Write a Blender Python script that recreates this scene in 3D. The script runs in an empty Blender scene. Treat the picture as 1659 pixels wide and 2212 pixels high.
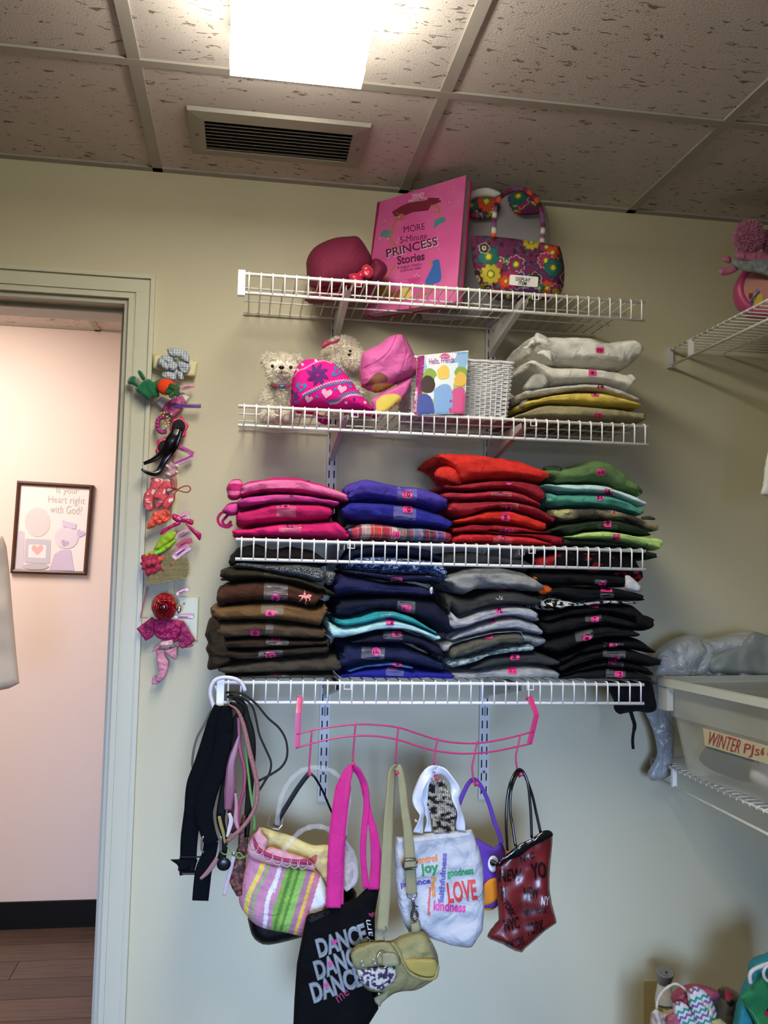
import bpy, bmesh, math, random
import numpy as np
from mathutils import Vector, Matrix, noise
from mathutils.bvhtree import BVHTree
from mathutils.geometry import delaunay_2d_cdt
random.seed(7); rng = np.random.default_rng(7)
C = bpy.context.scene.collection
S = bpy.context.scene
# ------------------------------------------------------------------ camera
F, CX, CY = 1966.16, 829.5, 1106.0
_yaw, _pitch, _roll = .1508, .0652, .0240
CAM = np.array([.2409, -2.2355, 1.4733])
_cy, _sy = math.cos(_yaw), math.sin(_yaw)
fw = np.array([_sy*math.cos(_pitch), _cy*math.cos(_pitch), math.sin(_pitch)])
_r = np.array([_cy, -_sy, 0.]); _u = np.cross(_r, fw)
rt = _r*math.cos(_roll)+_u*math.sin(_roll); up = -_r*math.sin(_roll)+_u*math.cos(_roll)
cam = bpy.data.objects.new('camera', bpy.data.cameras.new('camera')); C.objects.link(cam)
cam.matrix_world = Matrix(((rt[0], up[0], -fw[0], CAM[0]), (rt[1], up[1], -fw[1], CAM[1]), (rt[2], up[2], -fw[2], CAM[2]), (0, 0, 0, 1)))
cam.data.sensor_fit = 'HORIZONTAL'; cam.data.sensor_width = 36; cam.data.lens = F/1659*36; cam.data.clip_start = .02
S.camera = cam
# ------------------------------------------------------------------ light and exposure
S.view_settings.view_transform = 'Standard'; S.view_settings.look = 'None'; S.view_settings.gamma = 1
S.view_settings.use_curve_mapping = False; S.view_settings.exposure = EXPO = 0.0
w = bpy.data.worlds.new('world'); S.world = w; w.use_nodes = True
w.node_tree.nodes['Background'].inputs[0].default_value = (.62, .78, 1, 1)
w.node_tree.nodes['Background'].inputs[1].default_value = 1.0
def area(name, loc, target, sx, sy, power, col):
    l = bpy.data.lights.new(name, 'AREA'); l.shape = 'RECTANGLE'; l.size = sx; l.size_y = sy; l.energy = power; l.color = col
    o = bpy.data.objects.new(name, l); C.objects.link(o); o.location = loc
    o.rotation_euler = (Vector(target)-Vector(loc)).to_track_quat('-Z', 'Y').to_euler(); return o
wl0 = area('window_light', (.2, -4.25, 1.15), (.52, 0, .50), 1.1, .9, 10, (.42, .60, 1)); wl0.data.spread = math.radians(36)
area('hall_light', (-.9, .8, 2.38), (-1.0, 1.3, 0), .5, 1.1, 36, (1, .85, .77))
TUBE_EMIT = 25.0; TUBE_COL = (1, .95, .81)
# ------------------------------------------------------------------ pixel-of-the-photo -> point in the room
def ray(x, y):
    return (x-CX)/F*rt-(y-CY)/F*up+fw
def at(x, y, v, ax=1):
    d = ray(x, y); return CAM+d*((v-CAM[ax])/d[ax])
ZN = dict(Z1=(480,350,3.19), Z2=(960,350,3.19), Z3=(480,680,3.456), Z4=(920,700,3.19), Z5=(440,950,3.072), Z6=(920,950,3.072), Z7=(420,1180,3.072),
          Z8=(920,1180,3.072), H1=(260,730,7.9), H2=(260,1000,7.9), H3=(260,1260,7.9), L4=(350,1460,4.4226), L5=(500,1620,4.879), L6=(620,1500,2.676),
          L7=(620,1740,4.685), L8=(840,1630,4.1475), T1=(1380,1340,4.81), T2=(1360,2000,5.548), T3=(1420,440,5.82), D4=(0,560,4.366), D5=(0,1000,4.254), P=(0,0,1))
def q(z, pts):
    a, b, s = ZN[z]
    return [(a+p[0]/s, b+p[1]/s)+tuple(p[2:]) for p in pts]
def sc(z): return ZN[z][2]
# ------------------------------------------------------------------ materials
def lin(c):
    if isinstance(c, str): c = tuple(int(c[i:i+2], 16) for i in (0, 2, 4))
    if max(c) > 1: c = tuple(x/255 for x in c)
    return tuple((x/12.92 if x <= .04045 else ((x+.055)/1.055)**2.4) for x in c[:3])
MATS = {}
def mat(key, col='808080', rough=.6, bump=0, bscale=200, var=0, vscale=30, metal=0, alpha=1, trans=0, emit=0, pat=None, coat=0, sheen=0, attr=False, spec=.5, drape=0):
    if key in MATS: return MATS[key]
    m = bpy.data.materials.new(key); m.use_nodes = True; nt = m.node_tree; N = nt.nodes; L = nt.links
    b = N['Principled BSDF']; b.inputs['Roughness'].default_value = rough; b.inputs['Metallic'].default_value = metal
    b.inputs['Alpha'].default_value = alpha; b.inputs['Transmission Weight'].default_value = trans
    b.inputs['Coat Weight'].default_value = coat; b.inputs['Specular IOR Level'].default_value = spec
    if sheen: b.inputs['Sheen Weight'].default_value = sheen; b.inputs['Sheen Roughness'].default_value = .5
    tc = N.new('ShaderNodeTexCoord'); c = (*lin(col), 1)
    b.inputs['Base Color'].default_value = c; src = None
    if attr:
        a = N.new('ShaderNodeAttribute'); a.attribute_name = 'Col'; src = a.outputs['Color']
    if pat: src = pat(nt, tc)
    if var:
        n = N.new('ShaderNodeTexNoise'); n.inputs['Scale'].default_value = vscale; n.inputs['Detail'].default_value = 4; L.new(tc.outputs['Object'], n.inputs['Vector'])
        mr = N.new('ShaderNodeMapRange'); mr.inputs['From Min'].default_value = .3; mr.inputs['From Max'].default_value = .7
        mr.inputs['To Min'].default_value = 1-var; mr.inputs['To Max'].default_value = 1+var*.6; L.new(n.outputs['Fac'], mr.inputs['Value'])
        mx = N.new('ShaderNodeVectorMath'); mx.operation = 'SCALE'
        if src: L.new(src, mx.inputs[0])
        else: mx.inputs[0].default_value = c[:3]
        L.new(mr.outputs[0], mx.inputs['Scale']); src = mx.outputs[0]
    if src: L.new(src, b.inputs['Base Color'])
    if bump:
        n = N.new('ShaderNodeTexNoise'); n.inputs['Scale'].default_value = bscale; n.inputs['Detail'].default_value = 3; L.new(tc.outputs['Object'], n.inputs['Vector'])
        bp = N.new('ShaderNodeBump'); bp.inputs['Strength'].default_value = bump; bp.inputs['Distance'].default_value = .002
        L.new(n.outputs['Fac'], bp.inputs['Height']); L.new(bp.outputs[0], b.inputs['Normal'])
    if drape:
        n2 = N.new('ShaderNodeTexNoise'); n2.inputs['Scale'].default_value = 20; n2.inputs['Detail'].default_value = 3; n2.inputs['Distortion'].default_value = 1.2; L.new(tc.outputs['Object'], n2.inputs['Vector'])
        b2 = N.new('ShaderNodeBump'); b2.inputs['Strength'].default_value = drape; b2.inputs['Distance'].default_value = .02; L.new(n2.outputs['Fac'], b2.inputs['Height'])
        if bump: L.new(b2.outputs[0], bp.inputs['Normal'])
        else: L.new(b2.outputs[0], b.inputs['Normal'])
    if emit:
        b.inputs['Emission Color'].default_value = c; b.inputs['Emission Strength'].default_value = emit
    MATS[key] = m; return m
def ramp(nt, fac, stops, interp='CONSTANT'):
    r = nt.nodes.new('ShaderNodeValToRGB'); r.color_ramp.interpolation = interp; e = r.color_ramp.elements
    while len(e) < len(stops): e.new(.5)
    for el, (p, c) in zip(e, stops): el.position = p; el.color = (*lin(c), 1)
    nt.links.new(fac, r.inputs[0]); return r.outputs['Color']
def p_noise(scale, stops, interp='CONSTANT', detail=2, coord='UV', stretch=(1, 1, 1), kind='ShaderNodeTexNoise', out='Fac'):
    def f(nt, tc):
        mp = nt.nodes.new('ShaderNodeMapping'); mp.inputs['Scale'].default_value = stretch; nt.links.new(tc.outputs[coord], mp.inputs['Vector'])
        n = nt.nodes.new(kind); n.inputs['Scale'].default_value = scale
        if 'Detail' in n.inputs: n.inputs['Detail'].default_value = detail
        nt.links.new(mp.outputs[0], n.inputs['Vector']); return ramp(nt, n.outputs[out], stops, interp)
    return f
def p_stripe(axis, per, stops, coord='UV', distort=0, off=0):
    def f(nt, tc):
        sp = nt.nodes.new('ShaderNodeSeparateXYZ'); nt.links.new(tc.outputs[coord], sp.inputs[0])
        m = nt.nodes.new('ShaderNodeMath'); m.operation = 'MULTIPLY_ADD'; m.inputs[1].default_value = 1/per; m.inputs[2].default_value = off
        nt.links.new(sp.outputs[axis], m.inputs[0]); fr = nt.nodes.new('ShaderNodeMath'); fr.operation = 'FRACT'; nt.links.new(m.outputs[0], fr.inputs[0])
        return ramp(nt, fr.outputs[0], stops)
    return f
def p_plaid(a, b):
    def f(nt, tc):
        x = a(nt, tc); y = b(nt, tc); mx = nt.nodes.new('ShaderNodeMix'); mx.data_type = 'RGBA'; mx.inputs[0].default_value = .5
        nt.links.new(x, mx.inputs[6]); nt.links.new(y, mx.inputs[7]); return mx.outputs[2]
    return f
def fur_mat(key, col):
    m = bpy.data.materials.new(key); m.use_nodes = True; N = m.node_tree.nodes; L = m.node_tree.links; N.remove(N['Principled BSDF'])
    d = N.new('ShaderNodeBsdfDiffuse'); t = N.new('ShaderNodeBsdfTranslucent'); x = N.new('ShaderNodeMixShader'); x.inputs[0].default_value = .45
    for n in (d, t): n.inputs[0].default_value = (*lin(col), 1)
    L.new(d.outputs[0], x.inputs[1]); L.new(t.outputs[0], x.inputs[2]); L.new(x.outputs[0], N['Material Output'].inputs[0]); return m
def fab(col, pat=None, **k):
    if col == 'x': col = '808080'
    key = 'fabric_'+(col if pat is None else k.pop('key'))
    return mat(key, col, rough=.85, bump=.35, bscale=700, var=.12, vscale=45, pat=pat, spec=.2, drape=.45, **k)
# ------------------------------------------------------------------ mesh helpers (vertices in room coordinates)
def tag(o, label=None, cat=None, group=None, kind=None):
    if label: o['label'] = label
    if cat: o['category'] = cat
    if group: o['group'] = group
    if kind: o['kind'] = kind
    return o
def wloc(p):
    v = Vector((0, 0, 0))
    while p: v += p.location; p = p.parent
    return v
def obj(name, V, Fc, m, parent=None, label=None, cat=None, group=None, kind=None, smooth=False, uv=None, col=None, base=False, mesh=None, hue=None):
    V = np.asarray(V, float)
    if parent is not None: origin = np.array(V.mean(0))
    else: origin = np.array([(V[:, 0].min()+V[:, 0].max())/2, (V[:, 1].min()+V[:, 1].max())/2, V[:, 2].min()])
    me = bpy.data.meshes.new(name); me.from_pydata((V-origin).tolist(), [], [list(map(int, f)) for f in Fc]); me.update()
    if smooth: me.polygons.foreach_set('use_smooth', [True]*len(me.polygons))
    for mm in (m if isinstance(m, (list, tuple)) else [m]): me.materials.append(mm)
    if uv is not None:
        l = me.uv_layers.new(name='UV'); vi = np.zeros(len(me.loops), int); me.loops.foreach_get('vertex_index', vi)
        l.data.foreach_set('uv', np.asarray(uv, float)[vi].ravel())
    if col is not None:
        a = me.color_attributes.new('Col', 'FLOAT_COLOR', 'POINT'); cc = np.ones((len(V), 4)); cc[:, :3] = col; a.data.foreach_set('color', cc.ravel())
    o = bpy.data.objects.new(name, me); C.objects.link(o)
    if parent is not None: o.parent = parent; o.location = Vector(origin)-wloc(parent)
    else: o.location = Vector(origin)
    return tag(o, label, cat, group, kind)
def empty(name, loc, label=None, cat=None, group=None, kind=None):
    o = bpy.data.objects.new(name, None); o.empty_display_size = .05; C.objects.link(o); o.location = Vector(loc); return tag(o, label, cat, group, kind)
class MB:
    def __init__(s): s.v = []; s.f = []
    def add(s, v, f):
        n = len(s.v); s.v += [tuple(map(float, p)) for p in v]; s.f += [[i+n for i in g] for g in f]; return s
    def box(s, a, b):
        x0, y0, z0 = a; x1, y1, z1 = b
        return s.add([(x0,y0,z0),(x1,y0,z0),(x1,y1,z0),(x0,y1,z0),(x0,y0,z1),(x1,y0,z1),(x1,y1,z1),(x0,y1,z1)],
                     [(0,3,2,1),(4,5,6,7),(0,1,5,4),(1,2,6,5),(2,3,7,6),(3,0,4,7)])
    def hexa(s, P): return s.add(P, [(0,3,2,1),(4,5,6,7),(0,1,5,4),(1,2,6,5),(2,3,7,6),(3,0,4,7)])
    def tube(s, path, r, seg=8, closed=False, flat=1.0, nrm=None):
        P = [Vector(p) for p in path]; n = len(P); R = r if isinstance(r, (list, tuple, np.ndarray)) else [r]*n
        vs = []; prev = Vector(nrm) if nrm is not None else None
        for i in range(n):
            t = (P[(i+1) % n]-P[i-1]) if closed else (P[min(i+1, n-1)]-P[max(i-1, 0)])
            if t.length < 1e-9: t = Vector((0, 0, 1))
            t.normalize()
            if prev is None: prev = t.orthogonal()
            a = prev-t*prev.dot(t)
            if a.length < 1e-6: a = t.orthogonal()
            a.normalize(); prev = a if nrm is None else Vector(nrm); b = t.cross(a)
            for k in range(seg):
                th = 2*math.pi*k/seg
                vs.append(P[i]+(a*math.cos(th)*flat+b*math.sin(th))*R[i])
        fs = [(i*seg+k, i*seg+(k+1) % seg, ((i+1) % n)*seg+(k+1) % seg, ((i+1) % n)*seg+k) for i in range(n if closed else n-1) for k in range(seg)]
        if not closed: fs += [tuple(range(seg))[::-1], tuple((n-1)*seg+k for k in range(seg))]
        return s.add(vs, fs)
    def ell(s, c, r, nu=20, nv=12, rot=None):
        vs = []
        for j in range(nv+1):
            ph = math.pi*j/nv
            for i in range(nu):
                th = 2*math.pi*i/nu; p = Vector((r[0]*math.sin(ph)*math.cos(th), r[1]*math.sin(ph)*math.sin(th), r[2]*math.cos(ph)))
                if rot: p = rot @ p
                vs.append(Vector(c)+p)
        return s.add(vs, [(j*nu+i, (j+1)*nu+i, (j+1)*nu+(i+1) % nu, j*nu+(i+1) % nu) for j in range(nv) for i in range(nu)])
    def lathe(s, c, prof, seg=32, axis=None):
        M = Matrix.Identity(3) if axis is None else Vector((0, 0, 1)).rotation_difference(Vector(axis)).to_matrix()
        vs = [Vector(c)+M @ Vector((r*math.cos(2*math.pi*k/seg), r*math.sin(2*math.pi*k/seg), z)) for r, z in prof for k in range(seg)]
        return s.add(vs, [(i*seg+k, i*seg+(k+1) % seg, (i+1)*seg+(k+1) % seg, (i+1)*seg+k) for i in range(len(prof)-1) for k in range(seg)])
    def build(s, name, m, parent=None, **k): return obj(name, s.v, s.f, m, parent, **k)
def smoothp(pts, n):
    """Catmull-Rom through points, n samples"""
    P = np.asarray(pts, float); 
    if len(P) < 3: t = np.linspace(0, 1, n)[:, None]; return P[0]*(1-t)+P[-1]*t
    d = np.r_[0, np.cumsum(np.linalg.norm(np.diff(P[:, :2], axis=0), axis=1)+1e-6)]; T = np.linspace(0, d[-1], n); out = []
    Q = np.vstack([2*P[0]-P[1], P, 2*P[-1]-P[-2]])
    for t in T:
        i = min(max(np.searchsorted(d, t)-1, 0), len(P)-2); u = (t-d[i])/(d[i+1]-d[i]); p0, p1, p2, p3 = Q[i:i+4]
        out.append(.5*(2*p1+(p2-p0)*u+(2*p0-5*p1+4*p2-p3)*u*u+(3*p1-p0-3*p2+p3)*u**3))
    return np.array(out)
def world_path(z, pts, Y, n=40):
    """pts (x,y[,Y]) in zoom coords -> smooth path in the room"""
    P = [at(p[0], p[1], p[2] if len(p) > 2 else Y) for p in q(z, pts)]
    return smoothp(np.array(P)[:, [0, 2, 1]], n)[:, [0, 2, 1]]
def strap(path, wd, th, nrm=(0, 1, 0), mb=None, twist=None):
    """flat band swept along path; wd across, th along nrm"""
    mb = mb or MB(); P = [Vector(p) for p in path]; n = len(P); vs = []
    W = wd if isinstance(wd, (list, tuple, np.ndarray)) else [wd]*n
    for i in range(n):
        t = (P[min(i+1, n-1)]-P[max(i-1, 0)]).normalized(); k = Vector(nrm)
        if twist is not None: k = Matrix.Rotation(twist[i], 3, t) @ k
        k = (k-t*k.dot(t)).normalized(); a = t.cross(k)
        for (u_, v_) in ((-.5, -.5), (-.25, -.62), (.25, -.62), (.5, -.5), (.5, .5), (-.5, .5)): vs.append(P[i]+a*u_*W[i]+k*v_*th)
    g = 6; fs = [(i*g+k, i*g+(k+1) % g, (i+1)*g+(k+1) % g, (i+1)*g+k) for i in range(n-1) for k in range(g)]+[tuple(range(g))[::-1], tuple((n-1)*g+k for k in range(g))]
    return mb.add(vs, fs)
def inside(px, py, poly):
    r = np.zeros(px.shape, bool); n = len(poly)
    for i in range(n):
        x0, y0 = poly[i][:2]; x1, y1 = poly[(i+1) % n][:2]
        c = ((y0 > py) != (y1 > py)) & (px < (x1-x0)*(py-y0)/((y1-y0) or 1e-9)+x0); r ^= c
    return r
def edged(P, poly):
    d = np.full(len(P), 1e9); A = np.array([p[:2] for p in poly], float); B = np.roll(A, -1, 0)
    for a, b in zip(A, B):
        ab = b-a; t = np.clip(((P-a)@ab)/(ab@ab+1e-9), 0, 1); d = np.minimum(d, np.linalg.norm(P-(a+t[:, None]*ab), axis=1))
    return d
def resamp(poly, s):
    out = []
    for i in range(len(poly)):
        a = np.array(poly[i][:2], float); b = np.array(poly[(i+1) % len(poly)][:2], float); n = max(1, int(round(np.linalg.norm(b-a)/s)))
        out += [a+(b-a)*k/n for k in range(n)]
    return np.array(out)
def tri_fill(poly, s):
    bd = resamp(poly, s); lo = bd.min(0); hi = bd.max(0)
    gx, gy = np.meshgrid(np.arange(lo[0]+s/2, hi[0], s), np.arange(lo[1]+s/2, hi[1], s)); gx = gx+(np.arange(gx.shape[0]) % 2)[:, None]*s/2
    G = np.c_[gx.ravel(), gy.ravel()]; G = G[inside(G[:, 0], G[:, 1], bd)]
    if len(G): G = G[edged(G, bd) > s*.45]
    P = np.vstack([bd, G]) if len(G) else bd; n = len(bd)
    r = delaunay_2d_cdt([Vector(p) for p in P], [(i, (i+1) % n) for i in range(n)], [list(range(n))], 1, 1e-6)
    V = np.array([tuple(v) for v in r[0]]); return V, [tuple(f) for f in r[2]], bd
def curvy(poly, n=None):
    P = [p[:2] for p in poly]; P = P+[P[0]]; return [tuple(p) for p in smoothp(P, n or len(poly)*4)[:-1]]
def pillow(name, z, outline, Y, T, m, parent=None, s=5, R=None, round_=True, wr=.0015, wf=30, paint=None, back=True, hem=None, flatT=.0, **k):
    """closed cushion-like solid whose front outline is traced; Y number or f(px,py); T half thickness in metres; s in photo pixels"""
    P = q(z, outline); P = curvy(P) if round_ else [p[:2] for p in P]
    V, Fc, bd = tri_fill(P, s); d = edged(V, bd); R = (R or 20)
    t = T*np.sqrt(np.clip(1-(1-np.clip(d/R, 0, 1))**2, 0, 1)); Yf = Y if callable(Y) else (lambda a, b: Y)
    if wr:
        sd = rng.uniform(0, 99); w_ = np.array([noise.noise((x/1000*wf+sd, y/1000*wf, sd))+.5*noise.noise((x/1000*wf*2.3, y/1000*wf*2.3+sd, 3)) for x, y in V])*wr*np.clip(d/(R*.5), 0, 1)
    else: w_ = 0
    fr = np.array([at(x, y, Yf(x, y)) for x, y in V]); A = fr.copy(); A[:, 1] -= t+w_+flatT; n = len(V)
    dirs = np.array([ray(x, y) for x, y in V]); A = np.array([CAM+dd*((yy-CAM[1])/dd[1]) for dd, yy in zip(dirs, A[:, 1])])
    B = fr.copy(); B[:, 1] += t*.9+flatT+.0004; col = None
    if paint: c = paint(V[:, 0], V[:, 1]); col = np.vstack([c, c])
    bi = set(np.where(d < 1e-4)[0].tolist()); fs = []
    for f in Fc:
        a, b, c_ = f[:3]; nn = np.cross(A[b]-A[a], A[c_]-A[a])
        g = f if nn[1] < 0 else f[::-1]
        fs.append(g); fs.append(tuple(i+n for i in g[::-1]))
    m_ = len(bd); order = [int(np.argmin(np.abs(V-b).sum(1))) for b in bd]
    for i in range(m_):
        a, b = order[i], order[(i+1) % m_]; fs.append((a, b, b+n, a+n))
    allV = np.vstack([A, B]); uv = np.c_[allV[:, 0], allV[:, 2]]
    o = obj(name, allV, fs, m, parent, smooth=True, uv=uv, col=col, **k)
    bm = bmesh.new(); bm.from_mesh(o.data); bmesh.ops.remove_doubles(bm, verts=bm.verts, dist=1e-7); bmesh.ops.recalc_face_normals(bm, faces=bm.faces); bm.to_mesh(o.data); bm.free()
    return o
def bvh(o):
    wl = wloc(o); me = o.data
    return BVHTree.FromPolygons([v.co+wl for v in me.vertices], [tuple(p.vertices) for p in me.polygons])
BV = {}
def hit(o, x, y, off=.0012, fallY=None):
    if o.name not in BV: BV[o.name] = bvh(o)
    d = Vector(ray(x, y)).normalized(); c = Vector(CAM); r = BV[o.name].ray_cast(c, d)
    if r[0] is None:
        nb = BV[o.name].find_nearest(Vector(at(x, y, fallY if fallY is not None else wloc(o).y))); return nb[0]-d*off*1.5
    n = r[1] if r[1].dot(d) < 0 else -r[1]; n = (n-d*1.2).normalized()
    return r[0]+n*off
def quadp(cx, cy, w_, h, rot=0, shape='r'):
    n = 28; P = []; e = {'r': 7, 'o': 2, 'q': 14}[shape]
    for k in range(n):
        t = 2*math.pi*k/n; c, s_ = math.cos(t), math.sin(t)
        x = w_/2*math.copysign(abs(c)**(2/e), c); y = h/2*math.copysign(abs(s_)**(2/e), s_)
        a = math.radians(rot); P.append((cx+x*math.cos(a)-y*math.sin(a), cy+x*math.sin(a)+y*math.cos(a)))
    return P
def decal(target, polys, m, name='print', parent=None, off=.0012, s=6, zone='P', **k):
    """thin printed shape following the surface of target; polys: list of pixel polygons"""
    mb = MB()
    for P in polys:
        P = [p[:2] for p in q(zone, P)]; V, Fc, bd = tri_fill(P, s)
        W = [hit(target, x, y, off) for x, y in V]; gs = []
        for f in Fc:
            nn = (W[f[1]]-W[f[0]]).cross(W[f[2]]-W[f[0]]); gs.append(f if nn.dot(Vector(ray(*V[f[0]]))) < 0 else f[::-1])
        mb.add(W, gs)
    return mb.build(name, m, parent or target, smooth=True, **k)
TXT = {}
def text_mesh(t, shear=0, bold=0):
    if (t, shear, bold) in TXT: return TXT[(t, shear, bold)]
    cu = bpy.data.curves.new('t', 'FONT'); cu.body = t; cu.shear = shear; cu.offset = bold; cu.resolution_u = 3; cu.align_x = 'CENTER'; cu.space_line = .8
    o = bpy.data.objects.new('t', cu); C.objects.link(o); dg = bpy.context.evaluated_depsgraph_get(); me = o.evaluated_get(dg).to_mesh()
    V = np.array([v.co[:2] for v in me.vertices]); Fc = [tuple(p.vertices) for p in me.polygons]; o.evaluated_get(dg).to_mesh_clear()
    bpy.data.objects.remove(o); bpy.data.curves.remove(cu); lo = V.min(0); hi = V.max(0); V = (V-(lo+hi)/2)/(hi-lo); TXT[(t, shear, bold)] = (V, Fc); return V, Fc
def text(target, t, cx, cy, w_, h, m, rot=0, parent=None, name='lettering', off=.002, shear=0, bold=0, zone='P', warp=None, **k):
    V, Fc = text_mesh(t, shear, bold); k_ = sc(zone); (cx, cy), = [p[:2] for p in q(zone, [(cx, cy)])]; w_ /= k_; h /= k_; a = math.radians(rot); W = []
    if h > 9:
        bm = bmesh.new(); vs = [bm.verts.new((x*w_, y*h, 0)) for x, y in V]
        for f in Fc:
            try: bm.faces.new([vs[i] for i in f])
            except ValueError: pass
        bmesh.ops.triangulate(bm, faces=bm.faces)
        for _ in range(4):
            lg = [e for e in bm.edges if e.calc_length() > 5]
            if not lg: break
            bmesh.ops.subdivide_edges(bm, edges=lg, cuts=1); bmesh.ops.triangulate(bm, faces=[f for f in bm.faces if len(f.verts) > 3])
        bm.verts.index_update(); V = [(v.co.x/w_, v.co.y/h) for v in bm.verts]; Fc = [tuple(v.index for v in f.verts) for f in bm.faces]; bm.free()
    for x, y in V:
        x, y = x*w_, -y*h
        if warp: y += warp*(x*x*4/w_/w_)
        W.append(hit(target, cx+x*math.cos(a)-y*math.sin(a), cy+x*math.sin(a)+y*math.cos(a), off))
    return obj(name, W, Fc, m, parent or target, **k)
# ================================================================== SETTING
CEIL = 2.44; FL = .04
DWALL = mat('unseen_wall_darkened', '857D62', rough=.7, bump=.12, bscale=160)  # darker tone added on the unseen walls to cut bounced light
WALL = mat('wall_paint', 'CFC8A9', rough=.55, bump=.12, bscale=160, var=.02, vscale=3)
TRIM = mat('trim_paint', 'D2CFB8', rough=.35, bump=.05, bscale=60)
HALL = mat('hall_paint', 'E3D3C9', rough=.6, bump=.1, bscale=150)
def struct(name, mb, m, parent=None, **k): return mb.build(name, m, parent, kind='structure' if parent is None else None, **k)
DL, DR, DH = -.95, -.065, 2.115      # door opening
struct('wall_back', MB().box((DR, 0, 0), (1.72, .11, 2.75)).box((DL, 0, DH), (DR, .11, 2.75)).box((-1.7, 0, 0), (DL, .11, 2.75)), WALL)
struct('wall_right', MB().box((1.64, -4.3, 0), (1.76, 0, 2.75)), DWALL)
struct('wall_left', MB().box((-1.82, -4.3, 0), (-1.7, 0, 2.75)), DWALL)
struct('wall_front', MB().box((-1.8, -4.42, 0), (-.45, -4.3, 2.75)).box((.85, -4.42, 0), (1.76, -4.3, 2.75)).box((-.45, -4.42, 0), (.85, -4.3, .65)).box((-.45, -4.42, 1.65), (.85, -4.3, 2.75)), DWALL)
wf = struct('window_1', MB().box((-.45, -4.40, .65), (.85, -4.34, .69)).box((-.45, -4.40, 1.61), (.85, -4.34, 1.65)).box((-.45, -4.40, .69), (-.41, -4.34, 1.61)).box((.81, -4.40, .69), (.85, -4.34, 1.61)), TRIM)
MB().box((-.41, -4.375, 1.13), (.81, -4.345, 1.16)).build('sash_bar', TRIM, wf)
# floor of wooden planks
WOODM = [mat('plank_%d' % i, c, rough=.42, pat=p_noise(5, [(0, c), (.45, c2), (.62, c), (.8, c2)], 'LINEAR', 6, 'Object', (1.2, 14, 1)), bump=.15, bscale=90) for i, (c, c2) in enumerate((('4A3B33', '5C4A3F'), ('3F322B', '524238'), ('544438', '655346')))]
fl = struct('floor', MB().box((-1.8, -4.4, FL-.1), (1.76, 1.7, FL-.006)), mat('subfloor', '2A211C', rough=.9))
random.seed(3)
def planks(x0, x1, y0, y1):
    y = y0; r = 0
    while y < y1:
        x = x0-random.random()*.8
        while x < x1:
            a, b = max(x, x0), min(x+1.2, x1)
            if b-a > .02: MB().box((a+.0012, y+.0012, FL-.006), (b-.0012, min(y+.148, y1), FL)).build('floor_plank', random.choice(WOODM), fl)
            x += 1.2
        y += .15
planks(-1.7, .7, 0.1, 1.6); planks(-1.7, 1.64, -2.0, 0.1)
# hallway beyond the doorway
HY = 1.62
struct('wall_hall', MB().box((-1.8, HY, 0), (1.3, HY+.1, 2.75)), HALL)
struct('wall_hall_end', MB().box((.7, .11, 0), (.8, HY, 2.75)), HALL)
struct('wall_hall_side', MB().box((-1.8, .11, 0), (-1.7, HY, 2.75)), HALL)
struct('wall_hall_near', MB().box((DR, .11, 0), (.7, .125, 2.75)), HALL)
bb = struct('baseboard_hall', MB().box((-1.7, HY-.012, FL), (.7, HY, FL+.10)).box((-1.7, HY-.022, FL), (.7, HY-.012, FL+.014)), mat('vinyl_base', '0D0C0C', rough=.6, spec=.2))
# door casing (trim) and jamb
cs = MB()
def casing_leg(mb, xo, s):   # xo outer x, s direction towards the opening
    for a, b, y in ((0, .010, .020), (.010, .014, .012), (.014, .044, .015), (.044, .048, .010), (.048, .060, .017)):
        xa, xb = xo+s*a, xo+s*b; mb.box((min(xa, xb), -y, FL), (max(xa, xb), 0, DH+.059-a))
casing_leg(cs, .006, -1); struct('trim_1', cs, TRIM)
cs = MB(); casing_leg(cs, DL-.071, 1); struct('trim_2', cs, TRIM)
cs = MB()
for a, b, y in ((0, .010, .020), (.010, .014, .012), (.014, .044, .015), (.044, .048, .010), (.048, .060, .017)):
    cs.box((DL-.071+a, -y-.0004, DH+.059-b), (.006-a, 0, DH+.059-a))
struct('trim_3', cs, TRIM)
jm = MB().box((DR, -.004, FL), (DR+.012, .13, DH)).box((DL-.012, -.004, FL), (DL, .13, DH)).box((DL, -.004, DH-.012), (DR, .13, DH))
jm.box((DR-.012, .045, FL), (DR, .13, DH-.012)).box((DL, .045, DH-.024), (DR-.012, .13, DH-.012)).box((DL, .045, FL), (DL+.012, .13, DH-.024))
struct('trim_4', jm, mat('jamb_paint', 'BFBDAC', rough=.4))
struct('trim_5', MB().box((DR, .125, FL), (DR+.06, .14, DH+.05)).box((DL-.06, .125, DH-.005), (DR, .14, DH+.05)), TRIM)
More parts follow.
